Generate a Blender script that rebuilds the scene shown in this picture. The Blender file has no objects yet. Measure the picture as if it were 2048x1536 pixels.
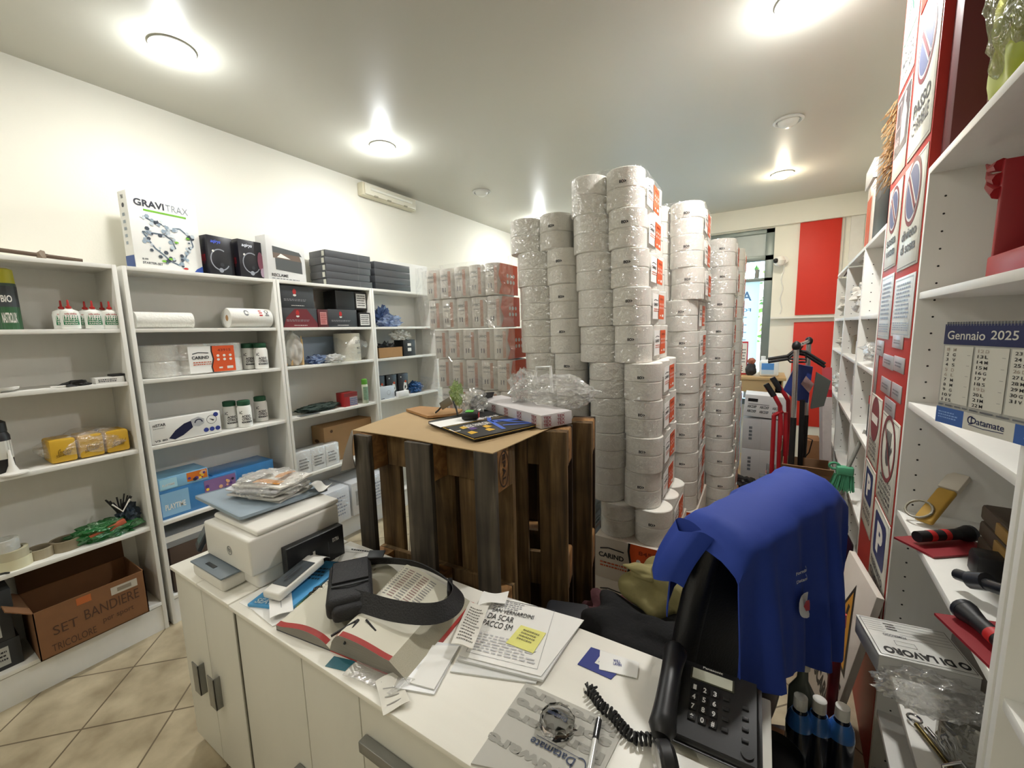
import bpy, bmesh, math, random
from mathutils import Vector, Matrix, Euler, noise
random.seed(7)
C = bpy.context.scene.collection
SC = bpy.context.scene
# ---------------------------------------------------------------- camera
F = 815.0; W2, H2 = 1024.0, 768.0
def _cam():
    vy = (1525., 648.); hs = -0.026
    a = Vector((vy[0]-W2, -(vy[1]-H2), -F)).normalized()
    b = Vector((vy[0]-1000-W2, -(vy[1]-1000*hs-H2), -F))
    up = a.cross(b).normalized()
    if up.y < 0: up = -up
    x = a.cross(up)
    return Matrix((x, a, up))
R = _cam()                         # world = R @ camera axes
CP = Vector((0, 0, 1.6))
cd = bpy.data.cameras.new('camera'); cam = bpy.data.objects.new('camera', cd); C.objects.link(cam)
cam.matrix_world = Matrix.Translation(CP) @ R.to_4x4()
cd.sensor_width = 36; cd.sensor_fit = 'HORIZONTAL'; cd.lens = F/2048*36; cd.clip_start = .03
SC.camera = cam
# ---------------------------------------------------------------- world, view, light
SC.view_settings.view_transform = 'Standard'; SC.view_settings.look = 'None'
SC.view_settings.gamma = 1; SC.view_settings.use_curve_mapping = False
SC.view_settings.exposure = 0.62
w = bpy.data.worlds.new('sky'); SC.world = w; w.use_nodes = True
nt = w.node_tree; nt.nodes.clear()
wo = nt.nodes.new('ShaderNodeOutputWorld'); bg = nt.nodes.new('ShaderNodeBackground'); sk = nt.nodes.new('ShaderNodeTexSky')
sk.sky_type = 'NISHITA'; sk.sun_elevation = math.radians(48); sk.sun_rotation = math.radians(200); sk.sun_disc = False
nt.links.new(sk.outputs[0], bg.inputs[0]); nt.links.new(bg.outputs[0], wo.inputs[0]); bg.inputs[1].default_value = 1.8
CEIL = 2.93
LAMPS = [(-2.375, .965), (-2.376, 2.19), (.07, 2.25), (.09, 4.574), (-2.37, 4.60)]
OFFL = [(-2.362, 3.384), (.085, 3.438)]
def lamp(x, y, z, power, r=.05, col=(1, .97, .90), typ='POINT', **k):
    l = bpy.data.lights.new('lamp_light', typ); l.energy = power; l.color = col
    if typ == 'POINT': l.shadow_soft_size = r
    o = bpy.data.objects.new('lamp_light', l); C.objects.link(o); o.location = (x, y, z)
    return o
def disc(x, y, z, power, size, col):
    l = bpy.data.lights.new('downlight_or_fill', 'AREA'); l.shape = 'DISK'; l.size = size; l.energy = power; l.color = col
    o = bpy.data.objects.new('downlight_or_fill', l); C.objects.link(o); o.location = (x, y, z); return o
for i, (x, y) in enumerate(LAMPS):
    k = [11, 17, 38, 16, 24][i]
    disc(x, y, CEIL-.035, k, .11, (1, .98, .94) if i != 3 else (1, .9, .74))
    lamp(x, y, CEIL-.10, [3.5, 4.5, 5, 3, 6][i], .03, (.93, .97, 1.0) if i != 3 else (1, .88, .7))
# unseen weak fill lights added behind the camera to lift the room
for (x, y, e) in ((-2.375, -.25, 6), (-1.15, -1.4, 10)):
    disc(x, y, CEIL-.035, e, .11, (1, .96, .88))
# ---------------------------------------------------------------- pixel -> point in the room
def ray(px, py): return R @ Vector((px-W2, -(py-H2), -F))
def _on(px, py, i, v):
    d = ray(px, py); return CP + d*((v-CP[i])/d[i])
def fx(px, py, x): return _on(px, py, 0, x)
def fy(px, py, y): return _on(px, py, 1, y)
def fz(px, py, z): return _on(px, py, 2, z)
# right-hand shelving runs along DV, NV points into it
DV = Vector((.0514, .99868, 0)); NV = Vector((.99868, -.0514, 0)); RA = math.atan2(-.0514, .99868); DF = .30
def fs(px, py, a=DF):
    d = ray(px, py); p = CP + d*((a-NV.dot(CP))/NV.dot(d)); return (DV.dot(p), p.z)
def rs(a, s, z=0): return NV*a + DV*s + Vector((0, 0, z))
# ---------------------------------------------------------------- materials
def lin(h):
    h = h.lstrip('#'); o = []
    for i in (0, 2, 4):
        c = int(h[i:i+2], 16)/255; o.append(c/12.92 if c <= .04045 else ((c+.055)/1.055)**2.4)
    return (*o, 1)
MC = {}
def mt(h, rough=.5, metal=0., var=.06, sc=14., bump=0., bsc=60., coat=0., em=0., spec=.5, stretch=None, alpha=1.):
    key = (h, rough, metal, var, sc, bump, bsc, coat, em, spec, stretch, alpha)
    if key in MC: return MC[key]
    m = bpy.data.materials.new('surface_'+h.lstrip('#')); m.use_nodes = True
    n = m.node_tree; p = n.nodes['Principled BSDF']
    p.inputs['Roughness'].default_value = rough; p.inputs['Metallic'].default_value = metal
    p.inputs['Coat Weight'].default_value = coat; p.inputs['Specular IOR Level'].default_value = spec
    p.inputs['Alpha'].default_value = alpha
    c = lin(h); tc = n.nodes.new('ShaderNodeTexCoord'); mp = n.nodes.new('ShaderNodeMapping')
    n.links.new(tc.outputs['Object'], mp.inputs[0])
    if stretch: mp.inputs['Scale'].default_value = stretch
    if var:
        nz = n.nodes.new('ShaderNodeTexNoise'); nz.inputs['Scale'].default_value = sc; nz.inputs['Detail'].default_value = 4
        n.links.new(mp.outputs[0], nz.inputs['Vector'])
        mx = n.nodes.new('ShaderNodeMix'); mx.data_type = 'RGBA'
        mx.inputs['A'].default_value = tuple(max(0, v*(1-var)) for v in c[:3])+(1,)
        mx.inputs['B'].default_value = tuple(min(1, v*(1+var)) for v in c[:3])+(1,)
        n.links.new(nz.outputs['Fac'], mx.inputs['Factor']); n.links.new(mx.outputs['Result'], p.inputs['Base Color'])
    else: p.inputs['Base Color'].default_value = c
    if bump:
        nb = n.nodes.new('ShaderNodeTexNoise'); nb.inputs['Scale'].default_value = bsc; nb.inputs['Detail'].default_value = 3
        bp = n.nodes.new('ShaderNodeBump'); bp.inputs['Strength'].default_value = bump; bp.inputs['Distance'].default_value = .01
        n.links.new(mp.outputs[0], nb.inputs['Vector']); n.links.new(nb.outputs['Fac'], bp.inputs['Height'])
        n.links.new(bp.outputs[0], p.inputs['Normal'])
    if em:
        p.inputs['Emission Color'].default_value = c; p.inputs['Emission Strength'].default_value = em
    MC[key] = m; return m
def film(name, tint='#ffffff', gl=.16, bump=.6, bsc=25., rough=.12, milk=.06):
    m = bpy.data.materials.new(name); m.use_nodes = True; n = m.node_tree; n.nodes.clear()
    o = n.nodes.new('ShaderNodeOutputMaterial'); tr = n.nodes.new('ShaderNodeBsdfTransparent'); tr.inputs[0].default_value = lin(tint)
    g = n.nodes.new('ShaderNodeBsdfGlossy'); g.inputs['Roughness'].default_value = rough
    df = n.nodes.new('ShaderNodeBsdfDiffuse'); df.inputs[0].default_value = lin(tint)
    tc = n.nodes.new('ShaderNodeTexCoord'); nz = n.nodes.new('ShaderNodeTexNoise'); nz.inputs['Scale'].default_value = bsc
    nz.inputs['Detail'].default_value = 2; nz.inputs['Distortion'].default_value = 1.2
    n.links.new(tc.outputs['Object'], nz.inputs['Vector'])
    bp = n.nodes.new('ShaderNodeBump'); bp.inputs['Strength'].default_value = bump; bp.inputs['Distance'].default_value = .02
    n.links.new(nz.outputs['Fac'], bp.inputs['Height']); n.links.new(bp.outputs[0], g.inputs['Normal'])
    m1 = n.nodes.new('ShaderNodeMixShader'); m1.inputs[0].default_value = gl
    n.links.new(tr.outputs[0], m1.inputs[1]); n.links.new(g.outputs[0], m1.inputs[2])
    m2 = n.nodes.new('ShaderNodeMixShader'); m2.inputs[0].default_value = milk
    n.links.new(m1.outputs[0], m2.inputs[1]); n.links.new(df.outputs[0], m2.inputs[2]); n.links.new(m2.outputs[0], o.inputs[0])
    return m
FILM = film('clear_film', '#ffffff', .2, .9, 28., .22, .05); FILMG = film('green_film', '#3f9a55', .2, .9, 30, .15, .35); FILMC = film('crumpled_film', '#fbfbfa', .28, 1.0, 18, .1, .14)
FILMB = film('blue_film', '#9fb4d8', .22, 1., 22, .12, .4); FILMW = film('milky_film', '#f2f2ee', .2, .8, 30, .2, .35)
def wood(name, ca, cb, cc, sc=(30, 30, 2.2), rough=.75):
    m = bpy.data.materials.new(name); m.use_nodes = True; n = m.node_tree; p = n.nodes['Principled BSDF']
    tc = n.nodes.new('ShaderNodeTexCoord'); mp = n.nodes.new('ShaderNodeMapping'); mp.inputs['Scale'].default_value = sc
    n.links.new(tc.outputs['Object'], mp.inputs[0])
    a = n.nodes.new('ShaderNodeTexNoise'); a.inputs['Scale'].default_value = 1.; a.inputs['Detail'].default_value = 6; a.inputs['Distortion'].default_value = .8
    n.links.new(mp.outputs[0], a.inputs['Vector'])
    r = n.nodes.new('ShaderNodeValToRGB'); e = r.color_ramp.elements; e[0].position = .3; e[0].color = lin(ca); e[1].position = .72; e[1].color = lin(cc)
    q = e.new(.5); q.color = lin(cb); n.links.new(a.outputs['Fac'], r.inputs[0])
    b = n.nodes.new('ShaderNodeTexNoise'); b.inputs['Scale'].default_value = 5.; b.inputs['Detail'].default_value = 3
    n.links.new(tc.outputs['Object'], b.inputs['Vector'])
    mx = n.nodes.new('ShaderNodeMix'); mx.data_type = 'RGBA'; mx.blend_type = 'MULTIPLY'; mx.inputs['Factor'].default_value = .6
    r2 = n.nodes.new('ShaderNodeValToRGB'); r2.color_ramp.elements[0].position = .35; r2.color_ramp.elements[0].color = (.35, .33, .3, 1); r2.color_ramp.elements[1].position = .6
    n.links.new(b.outputs['Fac'], r2.inputs[0]); n.links.new(r.outputs[0], mx.inputs['A']); n.links.new(r2.outputs[0], mx.inputs['B'])
    n.links.new(mx.outputs['Result'], p.inputs['Base Color']); p.inputs['Roughness'].default_value = rough
    bp = n.nodes.new('ShaderNodeBump'); bp.inputs['Strength'].default_value = .35; bp.inputs['Distance'].default_value = .01
    n.links.new(a.outputs['Fac'], bp.inputs['Height']); n.links.new(bp.outputs[0], p.inputs['Normal'])
    return m
# ---------------------------------------------------------------- mesh builder
TXT = {}
def text_mesh(s, bold=0.):
    k = (s, bold)
    if k not in TXT:
        cu = bpy.data.curves.new('t', 'FONT'); cu.body = s; cu.offset = bold; cu.resolution_u = 3
        ob = bpy.data.objects.new('t', cu); C.objects.link(ob)
        dg = bpy.context.evaluated_depsgraph_get(); me = bpy.data.meshes.new_from_object(ob.evaluated_get(dg))
        vs = [(v.co.x, v.co.y) for v in me.vertices]; fs_ = [tuple(p.vertices) for p in me.polygons]
        bpy.data.objects.remove(ob); bpy.data.curves.remove(cu); bpy.data.meshes.remove(me)
        if vs:
            x0 = min(v[0] for v in vs); x1 = max(v[0] for v in vs); y0 = min(v[1] for v in vs); y1 = max(v[1] for v in vs)
            vs = [((x-x0)/max(x1-x0, 1e-6), (y-y0)/max(y1-y0, 1e-6)) for x, y in vs]
        TXT[k] = (vs, fs_)
    return TXT[k]
class MB:
    def __init__(s, T=None): s.v = []; s.f = []; s.m = []; s.mats = []; s.T = T or Matrix()
    def mi(s, m):
        if m not in s.mats: s.mats.append(m)
        return s.mats.index(m)
    def add(s, vs, fs_, m):
        b = len(s.v); i = s.mi(m)
        s.v += [s.T @ Vector(p) for p in vs]; s.f += [tuple(b+k for k in f) for f in fs_]; s.m += [i]*len(fs_)
        return s
    def box(s, x0, x1, y0, y1, z0, z1, m, bev=0., seg=2):
        if bev <= 0:
            vs = [(x, y, z) for z in (z0, z1) for y in (y0, y1) for x in (x0, x1)]
            return s.add(vs, [(0, 2, 3, 1), (4, 5, 7, 6), (0, 1, 5, 4), (2, 6, 7, 3), (0, 4, 6, 2), (1, 3, 7, 5)], m)
        bm = bmesh.new(); bmesh.ops.create_cube(bm, size=1)
        for v in bm.verts: v.co = Vector((x0+(v.co.x+.5)*(x1-x0), y0+(v.co.y+.5)*(y1-y0), z0+(v.co.z+.5)*(z1-z0)))
        bmesh.ops.bevel(bm, geom=bm.edges[:], offset=bev, segments=seg, affect='EDGES', profile=.5)
        s.frombm(bm, m); bm.free(); return s
    def frombm(s, bm, m):
        bm.verts.index_update(); s.add([v.co[:] for v in bm.verts], [tuple(v.index for v in f.verts) for f in bm.faces], m)
    def ring(s, p, ax, r, n, r2=None, ph=0.):
        ax = Vector(ax).normalized(); u = ax.orthogonal().normalized(); w_ = ax.cross(u)
        return [tuple(Vector(p)+u*(r*math.cos(2*math.pi*i/n+ph))+w_*((r2 or r)*math.sin(2*math.pi*i/n+ph))) for i in range(n)]
    def cyl(s, p0, p1, r0, m, r1=None, n=20, cap=True):
        p0, p1 = Vector(p0), Vector(p1); r1 = r0 if r1 is None else r1; ax = p1-p0
        vs = s.ring(p0, ax, r0, n)+s.ring(p1, ax, r1, n); fs_ = [(i, (i+1) % n, n+(i+1) % n, n+i) for i in range(n)]
        if cap: fs_ += [tuple(range(n-1, -1, -1)), tuple(range(n, 2*n))]
        return s.add(vs, fs_, m)
    def tube(s, pts, r, m, n=8, closed=False, rf=None):
        pts = [Vector(p) for p in pts]; N = len(pts); vs = []; fs_ = []; u = None
        for i, p in enumerate(pts):
            t = (pts[(i+1) % N]-pts[i-1]) if closed else (pts[min(i+1, N-1)]-pts[max(i-1, 0)])
            t.normalize()
            u = t.orthogonal().normalized() if u is None else (u-t*u.dot(t)).normalized()
            w_ = t.cross(u); rr = rf(i/(N-1)) if rf else r
            vs += [tuple(p+u*rr*math.cos(2*math.pi*k/n)+w_*rr*math.sin(2*math.pi*k/n)) for k in range(n)]
        for i in range(N if closed else N-1):
            j = (i+1) % N
            fs_ += [(i*n+k, i*n+(k+1) % n, j*n+(k+1) % n, j*n+k) for k in range(n)]
        if not closed: fs_ += [tuple(range(n-1, -1, -1)), tuple(range((N-1)*n, N*n))]
        return s.add(vs, fs_, m)
    def lathe(s, prof, c, m, n=24, ax=None, sx=1., sy=1.):
        # prof [(r,z)], axis z (or matrix ax)
        vs = []; fs_ = []; K = len(prof); A = ax or Matrix()
        for r, z in prof:
            for i in range(n):
                q = A @ Vector((r*sx*math.cos(2*math.pi*i/n), r*sy*math.sin(2*math.pi*i/n), z)); vs.append(tuple(Vector(c)+q))
        for k in range(K-1): fs_ += [(k*n+i, k*n+(i+1) % n, (k+1)*n+(i+1) % n, (k+1)*n+i) for i in range(n)]
        if prof[0][0] > 1e-5: fs_.append(tuple(range(n-1, -1, -1)))
        if prof[-1][0] > 1e-5: fs_.append(tuple(range((K-1)*n, K*n)))
        return s.add(vs, fs_, m)
    def prism(s, poly, h0, h1, m, O=(0, 0, 0), U=(1, 0, 0), V=(0, 1, 0)):
        O, U, V = Vector(O), Vector(U), Vector(V); N = U.cross(V).normalized(); n = len(poly)
        vs = [tuple(O+U*a+V*b+N*h) for h in (h0, h1) for a, b in poly]
        return s.add(vs, [tuple(range(n-1, -1, -1)), tuple(range(n, 2*n))]+[(i, (i+1) % n, n+(i+1) % n, n+i) for i in range(n)], m)
    def poly(s, pts, m): return s.add([tuple(p) for p in pts], [tuple(range(len(pts)))], m)
    def grid(s, fn, nu, nv, m, th=0., wrap=False):
        P = [[Vector(fn(i/nu, j/nv)) for i in range(nu+1)] for j in range(nv+1)]
        vs = [tuple(p) for r_ in P for p in r_]; k = nu+1
        fs_ = [(j*k+i, j*k+i+1, (j+1)*k+i+1, (j+1)*k+i) for j in range(nv) for i in range(nu)]
        if th:
            b = len(vs); nn = []
            for j in range(nv+1):
                for i in range(nu+1):
                    du = P[j][min(i+1, nu)]-P[j][max(i-1, 0)]; dv = P[min(j+1, nv)][i]-P[max(j-1, 0)][i]
                    q = du.cross(dv); q = q.normalized() if q.length > 1e-9 else Vector((0, 0, 1)); nn.append(tuple(P[j][i]-q*th))
            vs += nn; fs_ += [tuple(b+x for x in reversed(f)) for f in fs_]
            e = [j*k for j in range(nv+1)]; e2 = [j*k+nu for j in range(nv+1)]
            for a_, c_ in zip(e, e[1:]): fs_.append((a_, c_, b+c_, b+a_))
            for a_, c_ in zip(e2, e2[1:]): fs_.append((c_, a_, b+a_, b+c_))
            for i in range(nu): fs_.append((i+1, i, b+i, b+i+1)); q = nv*k; fs_.append((q+i, q+i+1, b+q+i+1, b+q+i))
        return s.add(vs, fs_, m)
    def blob(s, c, size, m, seed=0, amp=.35, fr=1.6, sub=4, flat=None, crease=False):
        bm = bmesh.new(); bmesh.ops.create_icosphere(bm, subdivisions=sub, radius=1)
        for v in bm.verts:
            d = v.co.normalized(); q = noise.noise(d*fr+Vector((seed*7.3, seed*3.1, seed)))
            if crease: q = .6*q+.7*(abs(noise.noise(d*fr*2.2+Vector((seed, seed*5.1, 3))))-.25)+.25*(abs(noise.noise(d*fr*5+Vector((seed, 1, 3))))-.2)
            k = 1+amp*q*2
            p = Vector((d.x*size[0], d.y*size[1], d.z*size[2]))*k
            if flat is not None and p.z < flat: p.z = flat
            v.co = p+Vector(c)
        s.frombm(bm, m); bm.free(); return s
    def build(s, name, parent=None, loc=None, smooth=40, rotz=0.):
        """s.v are world coordinates; stored relative to the parent (or to loc)"""
        me = bpy.data.meshes.new(name)
        if parent is not None: I = ROOTM[parent.name].inverted()
        else:
            if loc is None:
                xs = [v.x for v in s.v]; ys = [v.y for v in s.v]; zs = [v.z for v in s.v]
                loc = ((min(xs)+max(xs))/2, (min(ys)+max(ys))/2, min(zs))
            M = Matrix.Translation(loc) @ Matrix.Rotation(rotz, 4, 'Z'); I = M.inverted()
        me.from_pydata([tuple(I @ v) for v in s.v], [], s.f)
        for m in s.mats: me.materials.append(m)
        me.polygons.foreach_set('material_index', s.m); me.update()
        o = bpy.data.objects.new(name, me); C.objects.link(o)
        if smooth:
            me.polygons.foreach_set('use_smooth', [True]*len(me.polygons))
            me.set_sharp_from_angle(angle=math.radians(smooth))
        if parent is not None:
            o.parent = parent; ROOTM[o.name] = ROOTM[parent.name].copy()
        else:
            o.location = loc; o.rotation_euler = (0, 0, rotz); ROOTM[o.name] = M
        return o
ROOTM = {}
def tag(o, label, cat=None, group=None, kind=None):
    if label: o['label'] = label
    if cat: o['category'] = cat
    if group: o['group'] = group
    if kind: o['kind'] = kind
    return o
def thing(name, label, cat, loc, rotz=0., group=None):
    o = bpy.data.objects.new(name, None); C.objects.link(o); o.empty_display_size = .05
    o.location = loc; o.rotation_euler = (0, 0, rotz); ROOTM[o.name] = Matrix.Translation(loc) @ Matrix.Rotation(rotz, 4, 'Z')
    return tag(o, label, cat, group)
def solo(name, mb, label, cat, group=None, loc=None, rotz=0., smooth=40):
    return tag(mb.build(name, None, loc, smooth, rotz), label, cat, group)
def struct(name, mb, smooth=40): return tag(mb.build(name, None, None, smooth), None, None, None, 'structure')
def dup(root, loc, label=None, rotz=None, group=None):
    r = root.copy(); C.objects.link(r); r.location = loc
    if rotz is not None: r.rotation_euler = (0, 0, rotz)
    ROOTM[r.name] = Matrix.Translation(loc) @ Matrix.Rotation(r.rotation_euler.z, 4, 'Z')
    if label: r['label'] = label
    if group: r['group'] = group
    for ch in list(root.children):
        c = ch.copy(); C.objects.link(c); c.parent = r
        for g in ch.children:
            d = g.copy(); C.objects.link(d); d.parent = c
    return r
class Dec:
    """printing on a flat face: O corner, U,V unit directions, layers raised by fractions of a millimetre"""
    def __init__(s, mb, O, U, V): s.mb = mb; s.O = Vector(O); s.U = Vector(U).normalized(); s.V = Vector(V).normalized(); s.N = s.U.cross(s.V); s.k = 1
    def P(s, u, v, k): return tuple(s.O+s.U*u+s.V*v+s.N*(.0005*k))
    def poly(s, pts, m, k=1): s.mb.poly([s.P(u, v, k) for u, v in pts], m); return s
    def rect(s, u0, u1, v0, v1, m, k=1): return s.poly([(u0, v0), (u1, v0), (u1, v1), (u0, v1)], m, k)
    def circ(s, u, v, r, m, k=1, n=20, r2=None): return s.poly([(u+r*math.cos(2*math.pi*i/n), v+(r2 or r)*math.sin(2*math.pi*i/n)) for i in range(n)], m, k)
    def ring(s, u, v, r, w_, m, k=1, n=24, a0=0., a1=360., ry=None):
        ry = ry or r; N = n
        for i in range(N):
            a, b = math.radians(a0+(a1-a0)*i/N), math.radians(a0+(a1-a0)*(i+1)/N)
            q = (r-w_)/r
            s.poly([(u+r*q*math.cos(a), v+ry*q*math.sin(a)), (u+r*math.cos(a), v+ry*math.sin(a)), (u+r*math.cos(b), v+ry*math.sin(b)), (u+r*q*math.cos(b), v+ry*q*math.sin(b))], m, k)
        return s
    def frame(s, u0, u1, v0, v1, t, m, k=1):
        s.rect(u0, u1, v0, v0+t, m, k); s.rect(u0, u1, v1-t, v1, m, k); s.rect(u0, u0+t, v0, v1, m, k); s.rect(u1-t, u1, v0, v1, m, k); return s
    def line(s, pts, w_, m, k=1):
        for (a, b), (c, d) in zip(pts, pts[1:]):
            L = math.hypot(c-a, d-b) or 1; x, y = -(d-b)/L*w_/2, (c-a)/L*w_/2
            s.poly([(a-x, b-y), (c-x, d-y), (c+x, d+y), (a+x, b+y)], m, k)
        return s
    def text(s, t, u0, u1, v0, v1, m, k=2, bold=.02, slant=0.):
        vs, fs_ = text_mesh(t, bold)
        s.mb.add([s.P(u0+(u1-u0)*x+slant*(v1-v0)*y, v0+(v1-v0)*y, k) for x, y in vs], fs_, m); return s
    def scrib(s, u0, u1, v0, v1, m, rows=3, k=2, seed=1, fill=.8):
        rn = random.Random(seed); h = (v1-v0)/rows
        for r in range(rows):
            u = u0; e = u1-(u1-u0)*(1-fill)*rn.random()
            while u < e:
                L = (u1-u0)*rn.uniform(.04, .13); s.rect(u, min(u+L, u1), v1-h*(r+.75), v1-h*(r+.3), m, k); u += L+(u1-u0)*.03
        return s
BLK = mt('#141416', .5); WHT = mt('#e8e6e0', .55); INK = mt('#1c1c22', .6, var=0)
MEL = mt('#e6e5df', .42, var=.03, sc=40, stretch=(1, 1, .15))
MELD = mt('#e8e7e1', .5, var=.03, sc=30, stretch=(1, 1, .15))
ORG = mt('#d9541e', .55); RED = mt('#b3201f', .5); GRNC = mt('#1d5238', .5); PAP = mt('#f0efeb', .7, var=.03); CARD = mt('#a98257', .85, var=.08, sc=30)
CARDD = mt('#8c6340', .85, var=.1, sc=30); CHROME = mt('#c8c8c8', .25, 1.); GREY = mt('#6c6f74', .5); DGREY = mt('#33363a', .55); WCARD = mt('#dddcd8', .75, var=.04)
def box_thing(name, label, cat, x0, x1, y0, y1, z0, z1, m, bev=.002, group=None, mb=None, rotz=0.):
    """simple carton built about its own centre; returns (root, T) so prints can be added"""
    c = Vector(((x0+x1)/2, (y0+y1)/2, z0)); T = Matrix.Translation(c) @ Matrix.Rotation(rotz, 4, 'Z')
    b = MB(T); b.box(-(x1-x0)/2, (x1-x0)/2, -(y1-y0)/2, (y1-y0)/2, 0, z1-z0, m, bev)
    return b, T, (x1-x0)/2, (y1-y0)/2, z1-z0, c
# ================================================================ SHELL
WL = -3.045; FY = 5.72
plaster = mt('#eeece0', .8, var=.02, sc=3, bump=.05, bsc=120)
ceilm = mt('#c4c2b6', .42, var=.02, sc=2)
def floor_mat():
    m = bpy.data.materials.new('beige_diagonal_tiles'); m.use_nodes = True; n = m.node_tree; p = n.nodes['Principled BSDF']
    tc = n.nodes.new('ShaderNodeTexCoord'); sp = n.nodes.new('ShaderNodeSeparateXYZ'); geo = n.nodes.new('ShaderNodeNewGeometry')
    n.links.new(geo.outputs['Position'], sp.inputs[0])
    def math_(op, a, b=None, v=None):
        q = n.nodes.new('ShaderNodeMath'); q.operation = op; n.links.new(a, q.inputs[0])
        if b is not None: n.links.new(b, q.inputs[1])
        if v is not None: q.inputs[1].default_value = v
        return q.outputs[0]
    g = []
    for op, off in (('ADD', 2.02), ('SUBTRACT', 3.135)):
        s_ = math_(op, sp.outputs[0], sp.outputs[1]); s_ = math_('ADD', s_, v=off+20*.467); s_ = math_('DIVIDE', s_, v=.467); s_ = math_('FRACT', s_)
        s_ = math_('SUBTRACT', s_, v=.5); s_ = math_('ABSOLUTE', s_); g.append(math_('GREATER_THAN', s_, v=.4895))
    gr = math_('MAXIMUM', g[0], g[1])
    nz = n.nodes.new('ShaderNodeTexNoise'); nz.inputs['Scale'].default_value = 7; nz.inputs['Detail'].default_value = 8; n.links.new(geo.outputs['Position'], nz.inputs['Vector'])
    r = n.nodes.new('ShaderNodeValToRGB'); r.color_ramp.elements[0].color = lin('#988a70'); r.color_ramp.elements[0].position = .3; r.color_ramp.elements[1].color = lin('#c6b99c'); r.color_ramp.elements[1].position = .7
    n.links.new(nz.outputs['Fac'], r.inputs[0])
    mx = n.nodes.new('ShaderNodeMix'); mx.data_type = 'RGBA'; mx.inputs['B'].default_value = lin('#6c5f4c')
    n.links.new(gr, mx.inputs['Factor']); n.links.new(r.outputs[0], mx.inputs['A']); n.links.new(mx.outputs['Result'], p.inputs['Base Color'])
    p.inputs['Roughness'].default_value = .4
    return m
struct('floor', MB().box(-3.3, 1.6, -2.6, 6.0, -.1, 0, floor_mat()))
struct('ceiling', MB().box(-3.3, 1.6, -2.6, 6.0, CEIL, CEIL+.1, ceilm))
struct('wall_left', MB().box(-3.2, WL, -2.6, 6.0, 0, CEIL, plaster))
struct('wall_back', MB().box(-3.2, 1.6, -2.7, -2.5, 0, CEIL, plaster))
T = Matrix.Translation(rs(.602, 0)) @ Matrix.Rotation(RA, 4, 'Z')
struct('wall_right', MB(T).box(0, .12, -2.5, 6.0, 0, CEIL, plaster))
# window wall
WX0, WX1 = -1.9, .075; WZ0, WZ1 = .62, 2.69
b = MB()
b.box(-3.2, WX0, FY, FY+.18, 0, CEIL, plaster); b.box(WX1, 1.3, FY, FY+.18, 0, CEIL, plaster)
b.box(WX0, WX1, FY, FY+.18, 0, WZ0, plaster); b.box(WX0, WX1, FY, FY+.18, WZ1, CEIL, plaster)
struct('wall_far', b)
struct('trim_1', MB().box(-3.1, 1.2, FY-.06, FY, 2.70, CEIL, plaster))             # soffit beam over the window
struct('trim_2', MB().box(.08, .95, FY-.03, FY, 0, 1.655, plaster).box(.075, .95, FY-.10, FY, 1.655, 1.675, mt('#e9e8e2', .5)))
struct('trim_3', MB().box(.70, .705, FY-.012, FY, 1.68, 2.70, mt('#b9b8b0', .6)).box(.75, .86, FY-.02, FY, 1.68, 2.70, mt('#e9e8e2', .5)))
redp = mt('#d2301f', .55, var=.03)
solo('red_wall_panel', MB().box(.31, .675, FY-.018, FY-.001, 1.69, 2.70, redp, .002), 'tall red panel on the window wall above the white ledge', 'panel')
solo('red_wall_panel', MB().box(.306, .672, FY-.05, FY-.031, .42, 1.61, redp, .002), 'red panel on the window wall below the white ledge', 'panel')
# window frame
fr = mt('#7d8886', .4, .3); b = MB(); y0, y1 = FY+.02, FY+.09
b.box(WX1-.085, WX1, y0, y1, WZ0, WZ1, fr, .004); b.box(WX0, WX0+.08, y0, y1, WZ0, WZ1, fr, .004)
b.box(WX0, WX1, y0, y1, 2.64, WZ1, fr, .004); b.box(WX0, WX1, y0, y1, 2.335, 2.395, fr, .004); b.box(WX0, WX1, y0, y1, 2.10, 2.14, fr, .004); b.box(WX0, WX1, y0, y1, WZ0, WZ0+.07, fr, .004)
b.box(-.98, -.92, y0, y1, WZ0, WZ1, fr, .004)
wf = struct('window_1', b)
MB().box(WX0+.05, WX1-.05, y0+.02, y0+.04, 2.39, 2.65, mt('#b9c2c0', .4)).build('opaque_panel', wf)
gl = film('window_glass', '#f6fbfb', .06, 0., 1, .02, .0)
MB().box(WX0+.05, WX1-.05, y0+.03, y0+.036, WZ0+.05, 2.34, gl).build('pane', wf)
def poster():
    m = bpy.data.materials.new('backlit_pale_blue_film'); m.use_nodes = True; n = m.node_tree; n.nodes.clear()
    o = n.nodes.new('ShaderNodeOutputMaterial'); t = n.nodes.new('ShaderNodeBsdfTranslucent'); t.inputs[0].default_value = lin('#e4f1f6')
    d = n.nodes.new('ShaderNodeBsdfDiffuse'); d.inputs[0].default_value = lin('#e4f0f4'); mx = n.nodes.new('ShaderNodeMixShader'); mx.inputs[0].default_value = .25
    n.links.new(t.outputs[0], mx.inputs[1]); n.links.new(d.outputs[0], mx.inputs[2]); n.links.new(mx.outputs[0], o.inputs[0]); return m
b = MB(); y = FY+.012
b.box(-.88, -.045, y, y+.002, .95, 2.10, poster())
d = Dec(b, (-.045, y, .95), (-1, 0, 0), (0, 0, 1)); d.N = -d.N
bl = mt('#5f86b8', .6, var=0)
U = Vector((-1, 0, 0))
d.text('AL', .08, .25, .93, 1.04, bl); d.text('FORNITURE', .08, .52, .80, .84, bl)
for k in range(7): d.scrib(.12, .6, .72-.09*k, .75-.09*k, mt('#a9c3d8', .6, var=0), 1, 2, k)
solo('window_poster', b, 'pale blue translucent poster with mirrored lettering on the window', 'poster')
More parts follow.
